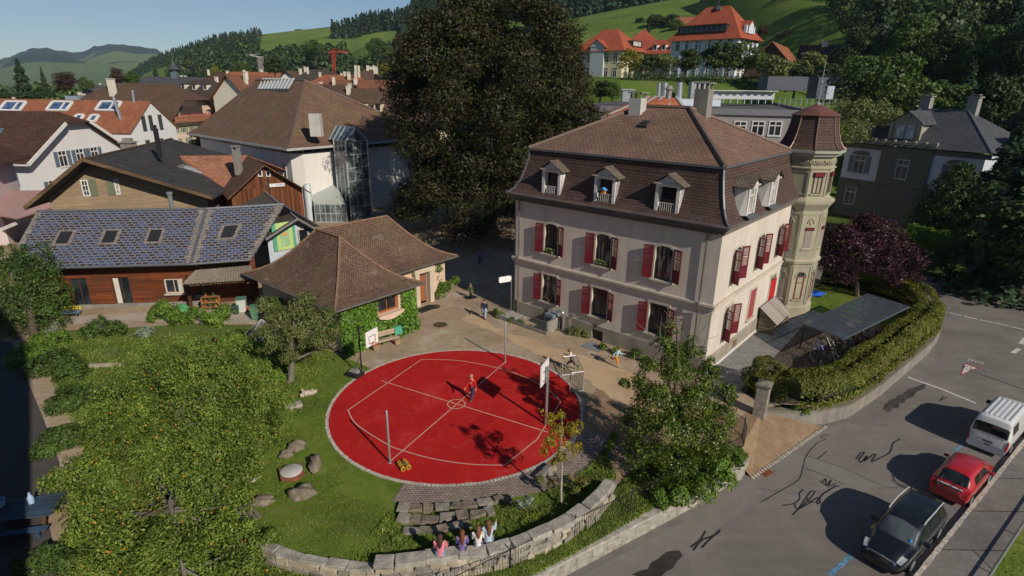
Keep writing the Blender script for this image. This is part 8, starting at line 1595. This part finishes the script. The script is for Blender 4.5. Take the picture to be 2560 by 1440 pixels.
M_TAR = paint('tar_seal',(.026,.025,.025),.55,0,.4,.2); mb = MB(); zc = lambda x,y: G(1700 + x / 2.977,960 + y / 2.977,Z_ROAD)
for i,(w,pts) in enumerate([(.055,[(1105,375),(1050,392),(1078,415),(1020,440),(940,535),(915,620),(880,715),(740,800),(600,882)]),(.03,[(740,800),(570,775)]),(.03,[(940,535),(1020,560),(1250,640),(1420,720),(1560,770),(1640,765),(1720,775)]),(.04,[(915,620),(1100,690),(1220,750)]),(.05,[(1020,560),(1060,530),(1095,500)]),(.08,[(1490,550),(1560,510),(1588,440),(1640,410)]),(.08,[(1310,560),(1345,515),(1372,512),(1335,560),(1345,585),(1395,535),(1372,575),(1440,525),(1455,530),(1425,580),(1490,550)]),(.06,[(1035,720),(1110,772)]),(.06,[(1060,735),(1085,705),(1090,755),(1125,715),(1110,760),(1165,740)]),(.07,[(760,905),(850,890),(892,850),(888,815),(920,785)]),(.07,[(850,890),(885,930),(1000,815),(970,805),(890,920),(838,975)]),(.07,[(890,930),(985,880),(1040,890),(1030,845),(960,880),(950,850)]),(.09,[(190,1095),(150,1160),(80,1215)]),(.09,[(300,1085),(250,1130),(160,1165),(100,1240)]),(.09,[(298,1098),(230,1150),(160,1222)]),(.05,[(1960,90),(1940,120),(1930,130)]),(.05,[(1990,95),(1950,120)])]):
 m2 = MB(); line_strip(m2,curve_through([zc(*p) for p in pts],5) if len(pts) > 2 else [zc(*p) for p in pts],w * .8,zz + .002 + i * .0004); mb.raw(m2.v,m2.f)
line_strip(mb,[G(2434,930,Z_ROAD),G(2470,942,Z_ROAD),G(2562,975,Z_ROAD)],.05,zz + .01); struct('tar_seams',mb,M_TAR)
mb = MB(); line_strip(mb,[zc(1285,1268),zc(1115,1425)],.17,zz); line_strip(mb,[zc(2100,455),zc(2040,500)],.14,zz); struct('blue_parking_line',mb,paint('blue_line',(.1,.22,.33),.8,0,.2,.5,8.))
sheet('wet_patch',wobble([zc(-350,1420),zc(-200,1340),zc(-120,1250),zc(-10,1230),zc(20,1290),zc(-60,1360),zc(-150,1430),zc(-260,1460)],.3,.08,3),Z_ROAD + .003,ground_mat('wet_asphalt',((.025,.023,.022),(.04,.037,.034),(.055,.05,.046)),.8,4.,50.,.2,.1,.55))
sheet('oil_stain',wobble([zc(1500,190),zc(1560,130),zc(1680,50),zc(1800,0),zc(1850,10),zc(1740,80),zc(1640,150),zc(1550,210)],.3,.1,6),Z_ROAD + .0035,ground_mat('oily_asphalt',((.035,.033,.031),(.055,.05,.046),(.09,.08,.072)),1.2,4.,50.,.2,.1,.8))
sheet('repair_patch',[zc(930,535),zc(1250,635),zc(1720,770),zc(1620,770),zc(1220,750),zc(915,620)],Z_ROAD + .003,ground_mat('newer_asphalt',((.17,.155,.14),(.19,.175,.16),(.21,.193,.175)),.6,4.,50.,.18,.2))
sheet('street_strip',[(2.2,15.9),(7.4,19.2),(11.1,21.8),(16.8,26.2),(18.3,26.8),(19.0,26.3),(16,24.1),(11.4,20.8),(7.0,17.6),(2.6,14.8)],Z_ROAD + .002,ground_mat('worn_asphalt',((.165,.15,.135),(.188,.172,.155),(.215,.197,.178)),.5,4.,50.,.18,.2))
rl = thing('tube_rail','low grey tube rail between the pavement and the grass bank','railing',(*(K0 + kn * 1.72 + kd * 12),Z_ROAD)); m = MB(); m.tube([V3(kd * -14,.42),V3(kd * 30,.42)],.035,8)
m.build('rail',M_STEEL,rl,True)
for k in range(14): m = MB(); q = kd * (-14 + k * 3.2); m.tube([V3(q,0),V3(q,.42)],.03,6); m.build('post',M_STEEL,rl)
ff = thing('far_fence','dark picket fence along the far pavement below the bushes','fence',(*(f0 + fn * 2.7),Z_ROAD)); m = MB(); L = (f1 - f0).length
for z in (.25,.85): m.beam(V3(fd * 18,z),V3(fd * 60,z),.05)
for k in range(int(42 / .16)): q = fd * (18 + k * .16); m.box((q.x,q.y,.55),(.03,.07,1.0),math.atan2(fd.y,fd.x))
m.build('pickets',paint('dark_picket',(.025,.022,.02),.8),ff)
# ================================================================== BICYCLE SHELTER
sc_ = [Vector((18.82,34.06,0)),Vector((26.45,39.97,0)),Vector((27.35,36.74,0)),Vector((19.77,31.14,0))]   # back left, back right, front right, front left
zs = (1.95,1.95,2.2,2.2); sh = thing('bicycle_shelter','glass roofed steel bicycle shelter between the school and the hedge','shelter',sc_[3]); o_ = sc_[3]; Q = [V3(p - o_,z) for p,z in zip(sc_,zs)]
m = MB(); slab(m,Q,.02); m.build('glass_roof',clear_glass('shelter_glass',(.65,.75,.86),.42),sh)
m = MB()
for k in range(10): t = k / 9; m.beam(Q[0].lerp(Q[1],t) - Vector((0,0,.06)),Q[3].lerp(Q[2],t) - Vector((0,0,.06)),.06,.07)
for k in (0,.5,1): m.beam(Q[0].lerp(Q[3],k) - Vector((0,0,.05)),Q[1].lerp(Q[2],k) - Vector((0,0,.05)),.07,.09)
m.build('roof_frame',paint('blue_grey_steel',(.12,.14,.17),.45,.4),sh)
for a,b in ((0,1),(3,2)):
 for k in (.02,.5,.98): q = Q[a].lerp(Q[b],k); m = MB(); m.beam((q.x,q.y,0),q - Vector((0,0,.08)),.07); m.build('post',M_DARKMETAL,sh)
def bicycle(cols):
 r = thing('bicycle','x','bicycle'); R_ = .33
 for x in (-.5,.5):
  m = MB(); m.tube([(x + R_ * math.cos(a),0,R_ + R_ * math.sin(a)) for a in [k * math.pi / 9 for k in range(19)]],.022,5,False); w = m.build('wheel',M_RUBBER,r); m = MB()
  for k in range(8): a = k * math.pi / 8; m.tube([(x + .3 * math.cos(a),.01,R_ + .3 * math.sin(a)),(x - .3 * math.cos(a),-.01,R_ - .3 * math.sin(a))],.004,3)
  m.build('spokes',M_STEEL,w)
 m = MB(); A,B,C_,E = (-.5,0,R_),(-.1,0,.28),(-.2,0,.78),(.36,0,.8)
 for p,q,w in ((A,B,.014),(A,C_,.012),(B,C_,.02),(B,E,.024),(C_,E,.02),((.5,0,R_),E,.016),(E,(.33,0,.98),.014)): m.tube([p,q],w,6)
 m.build('frame',cols,r); m = MB(); m.tube([(.22,-.28,1.0),(.36,-.15,.98),(.36,.15,.98),(.22,.28,1.0)],.014,6); m.build('handlebar',M_DARKMETAL,r); m = MB(); m.blob((-.24,0,.9),(.14,.07,.035),1,.1,8,5); m.tube([(-.2,0,.76),(-.23,0,.89)],.012,5); m.build('saddle',M_RUBBER,r); m = MB(); m.tube([(-.1,-.12,.2),(-.1,-.09,.28),(-.1,.09,.28),(-.1,.12,.36)],.014,5); m.build('crank',M_STEEL,r); return r
cols = [('blue',(.04,.06,.3)),('silver',(.4,.4,.42)),('black',(.02,.02,.02)),('orange',(.5,.12,.02)),('white',(.55,.55,.55)),('teal',(.03,.25,.28))]; protos = [bicycle(paint(c + '_bicycle_paint',v,.3,.2)) for c,v in cols]; used = {}
d1 = (sc_[2] - sc_[3]).normalized(); d2 = (sc_[0] - sc_[3]); ang_ = math.atan2(d2.y,d2.x)
bk = [(.05,.2,1,'silver bicycle leaning nearest the shelter front post'),(.09,.75,0,'blue bicycle at the near end of the shelter'),(.16,.3,2,'black bicycle second in the shelter row'),(.22,.72,4,'white bicycle under the shelter near end'),(.3,.28,0,'blue bicycle in the middle of the shelter row'),(.38,.7,1,'silver bicycle in the middle of the shelter'),(.46,.3,3,'orange bicycle under the shelter glass'),(.55,.66,4,'white bicycle under the middle of the glass roof'),(.63,.3,5,'teal bicycle under the far half of the shelter'),(.72,.66,2,'black bicycle under the far half of the shelter'),(-.07,.45,2,'black bicycle standing outside the shelter near end'),(.52,1.32,1,'silver bicycle parked behind the shelter by the lawn'),(.56,1.38,5,'teal bicycle parked behind the shelter by the lawn')]
for s,t,c,lb in bk:
 p = sc_[3] + (sc_[2] - sc_[3]) * s + d2 * (t * .82); p.z = .03
 o = protos[c] if c not in used else copy_tree(protos[c]); used[c] = 1; o.location = p; o.rotation_euler = (RAD(rnd.uniform(-8,8)),0,ang_ + rnd.uniform(-.25,.25)); tag(o,lb,'bicycle','bicycles around the shelter')
# ================================================================== CARS
class Car:
 """body lofted through stations (x, top z, belt z, top half width, belt half width); panes and trim are patches lying on that surface"""
 def __init__(s,name,label,cat,loc,rz,st,paintm,zb=.2):
  s.root = thing(name,label,cat,loc,rz); s.st = np.array(st,float); s.zb = zb; s.L = st[-1][0]
  nx,m = 46,MB(); qs = [0,.5,1,1.5,2,2.5,3,3.35,3.7,4,4.5,5,5.5,6]; X = [s.L * i / nx for i in range(nx + 1)]
  row = [(1,q) for q in qs] + [(-1,q) for q in qs[-2::-1]]
  for x in X: m.v += [tuple(s.S(x,q,sd)) for sd,q in row]
  k = len(row)
  for i in range(nx):
   for j in range(k - 1): a = i * k + j; m.f.append((a,a + k,a + k + 1,a + 1))
  m.f.append(tuple(range(k))[::-1]); m.f.append(tuple(range(nx * k,nx * k + k))); m.f = [f[::-1] for f in m.f]; s.body = m.build('body',paintm,s.root,True)
 def S(s,x,q,sd=1):
  T = s.st; zt,zl,wt,wb = [float(np.interp(x,T[:,0],T[:,i])) for i in (1,2,3,4)]; P = [(0,s.zb),(wb * .9,s.zb),(wb,s.zb + (zl - s.zb) * .35),(wb,zl),(wt,zt - .07),(wt * .82,zt),(0,zt + .02)]; i = min(int(q),5); f = q - i; a,b = P[i],P[i + 1]; return Vector((x,sd * (a[0] + (b[0] - a[0]) * f),a[1] + (b[1] - a[1]) * f))
 def patch(s,name,mat,x0,x1,q0,q1,sides=(1,-1),off=.012,n=6,x0b=None,x1b=None,parent=None):
  for g in ([(1,-1)] if q1 >= 6 else [(sd,) for sd in sides]):
   m = MB()
   for sd in g:
    b = len(m.v)
    for i in range(n + 1):
     for j in range(n + 1):
      q = q0 + (q1 - q0) * j / n; xa = x0 + ((x0b if x0b is not None else x0) - x0) * j / n; xb = x1 + ((x1b if x1b is not None else x1) - x1) * j / n; x = xa + (xb - xa) * i / n; e = .02; p = s.S(x,q,sd); u = s.S(x + e,q,sd) - s.S(x - e,q,sd); v = s.S(x,min(q + e,6),sd) - s.S(x,q - e,sd); nr = u.cross(v); nr = nr.normalized() if nr.length > 1e-9 else Vector((0,0,1))
      if nr.dot(p - Vector((x,0,.6))) < 0: nr = -nr
      m.v.append(tuple(p + nr * off))
    for i in range(n):
     for j in range(n): a = b + i * (n + 1) + j; f = (a,a + n + 1,a + n + 2,a + 1); m.f.append(f if sd < 0 else f[::-1])
   m.build(name,mat,parent or s.root,True)
 def wheels(s,xs_,y,r=.3):
  for x in xs_:
   for sd in (1,-1):
    m = MB(); m.tube([(x,sd * (y - .17),r),(x,sd * (y + .015),r)],r,20); w = m.build('wheel',M_RUBBER,s.root); m = MB(); m.tube([(x,sd * (y + .016),r),(x,sd * (y + .022),r)],r * .68,14)
    for k in range(5): a = k * 1.2566; m.beam((x,sd * (y + .025),r),(x + r * .62 * math.cos(a),sd * (y + .025),r + r * .62 * math.sin(a)),.05,.02,(0,1,0))
    m.build('rim',M_STEEL,w)
 def box(s,name,mat,*bs,parent=None,bev=0.):
  m = MB()
  for c,d in bs: m.box(c,d)
  return m.build(name,mat,parent or s.root,False,bev)
CG = glassy('car_glass',(.008,.01,.012),.03,.6); LIGHT = paint('headlamp_glass',(.5,.52,.54),.1,.3,.8); TAIL = paint('tail_lamp_red',(.35,.012,.012),.15,0,.6); PLATE = paint('number_plate',(.55,.55,.53),.4); CHR = paint('chrome_trim',(.5,.5,.5),.15,.9); BLK = paint('black_trim',(.02,.02,.021),.5)
kl = lambda s,l: V3(K0 + kd * s + kn * l,Z_ROAD + .005); KA = math.atan2(kd.y,kd.x)
def emblem(c,o,face,r=.055):
 m = MB(); x = o[0]; m.tube([(x,o[1] + r * math.cos(a),o[2] + r * math.sin(a)) for a in [k * math.pi / 9 for k in range(19)]],.008,4,False)
 for p in ([(-.5,.65),(0,0),(.5,.65)],[(-.75,.45),(-.35,-.65),(0,0),(.35,-.65),(.75,.45)]): m.tube([(x,o[1] + a * r,o[2] + b * r) for a,b in p],.006,4,False)
 m.build('emblem',CHR,c.root)
c = Car('parked_car','black people carrier with silver roof rails facing the camera','car',kl(18.55,-.98),KA + math.pi,[(0,.7,.62,.6,.66),(.1,.95,.85,.64,.76),(.35,1.42,.95,.56,.79),(.7,1.51,.97,.57,.8),(1.7,1.55,.96,.6,.8),(2.5,1.52,.94,.6,.8),(2.85,1.44,.93,.6,.8),(3.5,1.02,.9,.66,.79),(3.9,.93,.84,.62,.77),(4.25,.82,.74,.55,.72),(4.42,.66,.58,.5,.64),(4.5,.5,.42,.45,.56)],car_paint('black_car_paint',(.006,.007,.009)))
c.patch('windscreen',glassy('windscreen_glass',(.035,.042,.045),.05,.8),2.92,3.46,4.35,6,x0b=2.84,x1b=3.52); c.patch('side_window',CG,.55,1.15,3.15,3.85,x0b=.62); c.patch('side_window',CG,1.22,2.1,3.15,3.85); c.patch('side_window',CG,2.17,3.2,3.15,3.85,x1b=2.75); c.patch('rear_window',CG,.12,.33,4.2,6); c.patch('glass_roof',CG,1.0,2.55,4.75,6,off=.008)
c.patch('headlight',LIGHT,4.05,4.36,3.2,4.5,off=.014); c.patch('grille',CHR,4.4,4.43,4.0,6,off=.014); c.patch('grille',BLK,4.44,4.49,3.5,6,off=.012); c.patch('number_plate',PLATE,4.46,4.48,5.2,6,off=.03); c.patch('door_gap',BLK,1.17,1.19,1.3,3.1,off=.004); c.patch('door_gap',BLK,2.13,2.15,1.3,3.1,off=.004); c.patch('bonnet_gap',BLK,3.54,3.57,4.2,6,off=.006); c.wheels((.82,3.55),.79); emblem(c,(4.47,0,.7),1)
for sd in (1,-1):
 m = MB(); m.tube([(.55,sd * .6,1.5),(.7,sd * .6,1.57),(1.7,sd * .62,1.61),(2.4,sd * .6,1.58),(2.6,sd * .6,1.51)],.022,6); m.build('roof_rail',paint('silver_rail',(.5,.52,.55),.35,.2),c.root,True); c.box('mirror',car_paint('black_car_paint',(.006,.007,.009)),((2.95,sd * .93,1.02),(.14,.22,.15)),bev=.03); c.box('door_handle',CHR,((1.3,sd * .812,.86),(.18,.03,.03)),((2.25,sd * .812,.87),(.18,.03,.03)))
m = MB(); m.face([c.S(3.3,4.9,1) + Vector((.02,0,.035)),c.S(3.42,4.9,1) + Vector((.02,0,.035)),c.S(3.42,5.08,1) + Vector((.02,0,.035)),c.S(3.3,5.08,1) + Vector((.02,0,.035))]); m.build('parking_disc',paint('parking_blue',(.05,.3,.6),.5),c.root)
c = Car('parked_car','small red hatchback seen from behind with a rear bicycle carrier','car',kl(20.55,-.8),KA,[(0,.55,.48,.5,.64),(.08,.74,.66,.55,.7),(.2,.92,.82,.58,.73),(.62,1.28,.88,.5,.74),(.95,1.35,.88,.51,.745),(1.7,1.37,.88,.53,.75),(2.25,1.32,.87,.53,.75),(2.95,.95,.82,.6,.74),(3.35,.86,.76,.56,.72),(3.7,.72,.64,.5,.68),(3.85,.5,.42,.42,.56)],car_paint('red_car_paint',(.38,.008,.012)))
c.patch('rear_window',CG,.24,.6,4.25,6,x0b=.22,x1b=.64); c.patch('windscreen',CG,2.3,2.9,4.35,6); c.patch('side_window',CG,.8,1.5,3.15,3.8,x0b=.95); c.patch('side_window',CG,1.57,2.7,3.15,3.8,x1b=2.2); c.patch('tail_light',TAIL,.03,.17,2.6,4.2,off=.014); c.patch('rear_bumper',BLK,.0,.06,1.1,2.4,off=.014); c.patch('number_plate',PLATE,.09,.14,5.0,6,off=.03); c.patch('door_gap',BLK,1.52,1.54,1.3,3.1,off=.004); c.patch('bonnet_gap',BLK,2.96,2.98,4.2,6,off=.006); c.wheels((.62,3.05),.735,.28)
for sd in (1,-1): c.box('mirror',car_paint('red_car_paint',(.38,.008,.012)),((2.35,sd * .85,.95),(.12,.2,.13)),bev=.03)
m = MB()
for y in (-.35,.35): m.tube([(.3,y,1.1),(-.12,y,.95),(-.3,y,.78)],.02,5); m.tube([(-.3,y,.78),(.0,y,.6)],.018,5)
m.tube([(-.3,-.45,.78),(-.3,.45,.78)],.025,6); m.tube([(-.16,-.5,.92),(-.16,.5,.92)],.02,6); m.tube([(-.34,-.4,.88),(-.34,.1,.88),(-.3,.35,1.0)],.02,5); m.build('bike_carrier',BLK,c.root,True)
c = Car('parked_van','white panel van with ribbed roof seen from behind','van',kl(26.3,-.93),KA,[(0,.6,.5,.66,.76),(.06,1.0,.9,.72,.79),(.16,1.5,1.05,.7,.8),(.3,1.82,1.08,.67,.81),(.6,1.87,1.08,.67,.81),(3.0,1.87,1.06,.67,.81),(3.5,1.8,1.04,.66,.81),(4.15,1.12,1.0,.68,.79),(4.5,1.0,.9,.62,.74),(4.7,.6,.5,.5,.62)],car_paint('white_van_paint',(.62,.62,.61)))
c.patch('rear_window',CG,.08,.19,4.15,6,off=.016); c.patch('windscreen',CG,3.55,4.1,4.3,6); c.patch('side_window',CG,2.6,3.55,3.2,3.8); c.patch('side_window',CG,.5,1.4,3.2,3.8); c.patch('tail_light',TAIL,.0,.1,2.35,3.5,off=.016); c.patch('rear_bumper',BLK,.0,.05,1.05,1.8,off=.014); c.wheels((.95,3.75),.8,.31)
for k in range(6): y = -.5 + k * .2; c.box('roof_rib',car_paint('white_van_paint',(.62,.62,.61)),((1.85,y,1.895),(2.5,.06,.03)))
for sd in (1,-1): c.box('mirror',BLK,((3.6,sd * .95,1.2),(.12,.22,.2)),bev=.03)
c.box('number_plate',paint('dull_plate',(.2,.2,.2),.5),((-.012,-.02,.72),(.02,.42,.13))); c.box('latch',BLK,((-.012,-.02,.55),(.03,.2,.05))); emblem(c,(.02,-.02,.93),-1,.05)
# ================================================================== PEOPLE
SKIN = paint('skin',(.5,.27,.18),.55,0,.3,.05)
def person(label,loc,face,h=1.4,lean=0.,legs=((0,0),(0,0)),arms=((0,0),(0,0)),top=(.3,.3,.3),bottom=(.05,.06,.12),shoes=(.1,.1,.1),hair=(.1,.05,.03),long=0.,sit=0,turn=0.,z=None,motif=False):
 """legs: (hip swing forward, knee bend), arms: (shoulder swing forward, elbow bend, sideways), degrees; faces +Y of its own axes"""
 r = thing('person',label,'person',loc,face); k = h / 1.4; V = lambda x,y,z_: Vector((x,y,z_)) * k; Ry = Matrix.Rotation(RAD(-lean),3,'X'); pel = V(0,0,.1 if sit else .7); up = lambda x,y,z_: pel + Ry @ V(x,y,z_)
 vs,es,rad = [],[],[]
 def add(p,rr,parent=None):
  vs.append(tuple(p)); rad.append(rr * k)
  if parent is not None: es.append((parent,len(vs) - 1))
  return len(vs) - 1
 i0 = add(pel,.095); i1 = add(up(0,0,.18),.09,i0); i2 = add(up(0,0,.34),.1,i1); i3 = add(up(0,.0,.43),.045,i2); hc = up(0,.02,.555); i4 = add(up(0,.005,.48),.06,i3); i5 = add(hc,.088,i4); i6 = add(hc + Ry @ V(0,0,.09),.06,i5)
 add(hc + Ry @ V(0,.1,-.02),.012,i5); sl,tr,sh_ = [],[],[]
 for s,(a,e,*w_) in zip((-1,1),arms):
  w = RAD(w_[0] if w_ else 8) * s; S0_ = up(s * .15,0,.37); d = lambda ang: Ry @ Vector((math.sin(w) * .9,math.sin(RAD(ang)) * math.cos(w),-math.cos(RAD(ang)) * math.cos(w))); E_ = S0_ + d(a) * .25 * k; H_ = E_ + d(a + e) * .22 * k; a1 = add(S0_,.048,i2); a2 = add(E_,.036,a1); a3 = add(H_,.025,a2); a4 = add(H_ + d(a + e) * .05 * k,.028,a3)
  ax = d(a + e); bx = Ry @ Vector((0,math.cos(RAD(a + e)),math.sin(RAD(a + e))))
  for f,ln in ((-1.5,.05),(-.5,.06),(.5,.063),(1.5,.055)): q = H_ + ax * .07 * k + bx * f * .014 * k; q1 = add(q,.008,a4); q2 = add(q + ax * ln * .5 * k,.007,q1); add(q + ax * ln * .85 * k - Vector((s * .012 * k,0,0)),.006,q2)
  q1 = add(H_ + ax * .03 * k + bx * .035 * k,.009,a4); add(H_ + ax * .065 * k + bx * .05 * k,.008,q1); sl.append((S0_,E_,H_))
 for s,(a,e) in zip((-1,1),legs):
  H0 = pel + V(s * .075,0,-.04); d = lambda ang: Vector((0,math.sin(RAD(ang)),-math.cos(RAD(ang)))); K = H0 + d(a) * .33 * k; F = K + d(a - e) * .3 * k; T = F + Vector((0,math.cos(RAD(a - e)),math.sin(RAD(a - e)))) * .13 * k; b1 = add(H0,.075,i0); b2 = add(K,.05,b1); b3 = add(F,.034,b2); add(T,.026,b3); tr.append((H0,K,F)); sh_.append((F,T))
 me = bpy.data.meshes.new('body'); me.from_pydata(vs,es,[]); me.materials.append(SKIN); b = bpy.data.objects.new('body',me); link(b,r); md = b.modifiers.new('skin','SKIN'); md.use_smooth_shade = True
 for i,sv in enumerate(me.skin_vertices[0].data): sv.radius = (rad[i],rad[i]); sv.use_root = i == 0
 b.modifiers.new('sub','SUBSURF').levels = 1; b.modifiers['sub'].render_levels = 1
 cm = lambda n,c_: paint('cloth_%d_%d_%d' % tuple(int(x * 999) for x in c_),tuple(c_),.9,0,.15,.2)
 m = MB(); n = 12; base = []; ring = [(-.06,.125,.1),(.05,.12,.1),(.2,.13,.1),(.33,.165,.1),(.4,.11,.075),(.425,.06,.055)]
 for (zz_,rx,ry) in ring:
  for j in range(n): a = 2 * math.pi * j / n; m.v.append(tuple(up(rx * math.cos(a),ry * math.sin(a),zz_)))
 for i in range(len(ring) - 1):
  for j in range(n): m.f.append((i * n + j,i * n + (j + 1) % n,(i + 1) * n + (j + 1) % n,(i + 1) * n + j))
 for S0_,E_,H_ in sl: m.tube([S0_ + (S0_ - E_) * .1,S0_.lerp(E_,.4),E_,E_.lerp(H_,.85)],[.066 * k,.06 * k,.05 * k,.04 * k],9)
 t_ = m.build('top',cm('top',top),r,True)
 if motif: m = MB(); m.lathe((0,0,0),[(.055 * k,0),(.05 * k,.006)],10); m.move(Matrix.Translation(up(0,.105,.24)) @ Matrix.Rotation(RAD(-90),4,'X')); m.build('print',paint('pale_print',(.3,.35,.5),.8),t_)
 m = MB()
 for H0,K,F in tr: m.tube([H0 + V(0,0,.1),H0,H0.lerp(K,.5),K,K.lerp(F,.5),F.lerp(K,.08)],[.09 * k,.092 * k,.08 * k,.062 * k,.055 * k,.048 * k],9)
 m.build('trousers',cm('b',bottom),r,True)
 for F,T in sh_: m = MB(); m.tube([F.lerp(T,-.35),F.lerp(T,.1),F.lerp(T,.7),F.lerp(T,1.25)],[.035 * k,.05 * k,.044 * k,.025 * k],8); m.build('shoe',cm('s',shoes),r,True)
 m = MB(); Rt = Matrix.Rotation(RAD(turn),3,'Z'); m.blob((0,0,0),(.098 * k,.108 * k,.1 * k),3,.05,12,9); m.v = [tuple(hc + Ry @ (Rt @ (Vector(p) + Vector((0,-.022,.03)) * k))) for p in m.v]
 if long: m.tube([hc + Ry @ V(0,-.05,.03),hc + Ry @ V(.01,-.1,-.1),hc + Ry @ V(0,-.12,-.1 - long * .5),hc + Ry @ V(0,-.115,-.1 - long)],[.09 * k,.085 * k,.07 * k,.03 * k],10)
 m.build('hair',paint('hair_%d' % int(hair[0] * 999),hair,.6,0,.3,.4,30.),r,True); m = MB()
 for sd in (-1,1): m.blob(hc + Ry @ (Rt @ (V(sd * .033,.085,.0))),(.011 * k,) * 3,1,0,6,4)
 m.build('eyes',paint('dark_eye',(.02,.015,.012),.3),r); m = MB(); m.blob(hc + Ry @ (Rt @ V(0,.086,-.045)),(.022 * k,.008 * k,.006 * k),1,0,6,4); m.build('mouth',paint('lips',(.4,.13,.1),.5),r); return r
def fdir(a,b): return math.atan2(-(b[0] - a[0]),b[1] - a[1])
sit_ = lambda a=82,e=78: ((a,e),(a - 4,e + 6))
for (u,v,lb,tp_,ht,hr,ln,tn,ar,bt) in ((1101,1388,'seated girl in pink hoodie with dark wavy hair, leftmost on the wall',(.62,.2,.24),1.5,(.06,.025,.02),.22,-20,((25,50),(25,50)),(.2,.3,.45)),(1156,1374,'seated girl in purple top with long auburn hair, second from left on the wall',(.16,.12,.28),1.42,(.14,.045,.02),.28,0,((20,45),(20,45)),(.06,.07,.12)),(1196,1363,'seated girl in white jumper with brown hair, third on the wall',(.62,.6,.56),1.42,(.15,.07,.035),.22,15,((25,60),(25,60)),(.12,.14,.2)),(1222,1352,'seated girl in pale blue shirt with a ponytail, rightmost on the wall',(.38,.48,.58),1.5,(.12,.055,.03),.3,-30,((30,70),(45,90,20)),(.25,.28,.33))):
 p = G(u,v,.97); person(lb,p,fdir(p,(CX,CY)),ht,6,sit_(),ar,tp_,bt,hair=hr,long=ln,sit=1,turn=tn)
p = G(1180,998,.02); person('boy in a red sweater and blue jeans walking over the red court',p,RAD(150),1.55,3,((20,15),(-16,22)),((-15,25),(18,30)),(.5,.02,.015),(.03,.04,.09),(.08,.08,.09),(.35,.2,.08),turn=25,motif=True)
p = G(1211,797); person('child in a dark jacket and light jeans walking across the yard',p,RAD(170),1.6,2,((14,10),(-12,16)),((-10,20),(14,50)),(.03,.03,.05),(.28,.36,.48),(.2,.03,.03),(.1,.05,.03))
p = G(1177,746); person('child in a black and bright green jacket standing by the flower bed',p,RAD(160),1.3,2,((8,6),(-8,10)),((-12,30),(10,25)),(.05,.1,.03),(.14,.13,.1),(.1,.1,.1),(.2,.1,.05))
p = G(1428,926); person('boy in a white shirt and dark trousers running behind the goal frame',p,RAD(75),1.45,16,((48,55),(-32,30)),((-45,60),(45,75)),(.55,.54,.56),(.04,.035,.04),(.2,.45,.05),(.2,.09,.04))
p = G(1539,916); person('child in a pale blue top and orange trousers running along the gravel',p,RAD(-115),1.4,12,((-42,85),(22,12)),((40,60),(-40,50)),(.36,.5,.55),(.6,.22,.02),(.25,.35,.4),(.16,.08,.04))
for (u,v,rz,tp_,lb) in ((1200,660,.5,(.4,.1,.3),'child in a pink top far in the shade under the beech'),(1165,590,2.,(.08,.08,.1),'dark dressed child far in the shade behind the pavilion'),(885,545,1.,(.15,.25,.5),'person in blue standing before the glass stair tower')): person(lb,G(u,v),rz,1.45,3,((12,8),(-10,12)),((-10,20),(12,25)),tp_)
# ================================================================== AIR
mb = MB(); mb.span((-6500,-400,-1.95),(6500,5600,640)); hz = mb.build('haze',None); hz['kind'] = 'stuff'; hz['label'] = 'thin blue summer haze over the whole valley'
t = NT('valley_haze'); t.t.nodes.remove(t.b); q = t.n('ShaderNodeVolumePrincipled'); q.inputs['Color'].default_value = (.6,.78,1,1); q.inputs['Density'].default_value = .00007; t.l(q.outputs[0],t.out.inputs['Volume']); hz.data.materials.append(t.m)
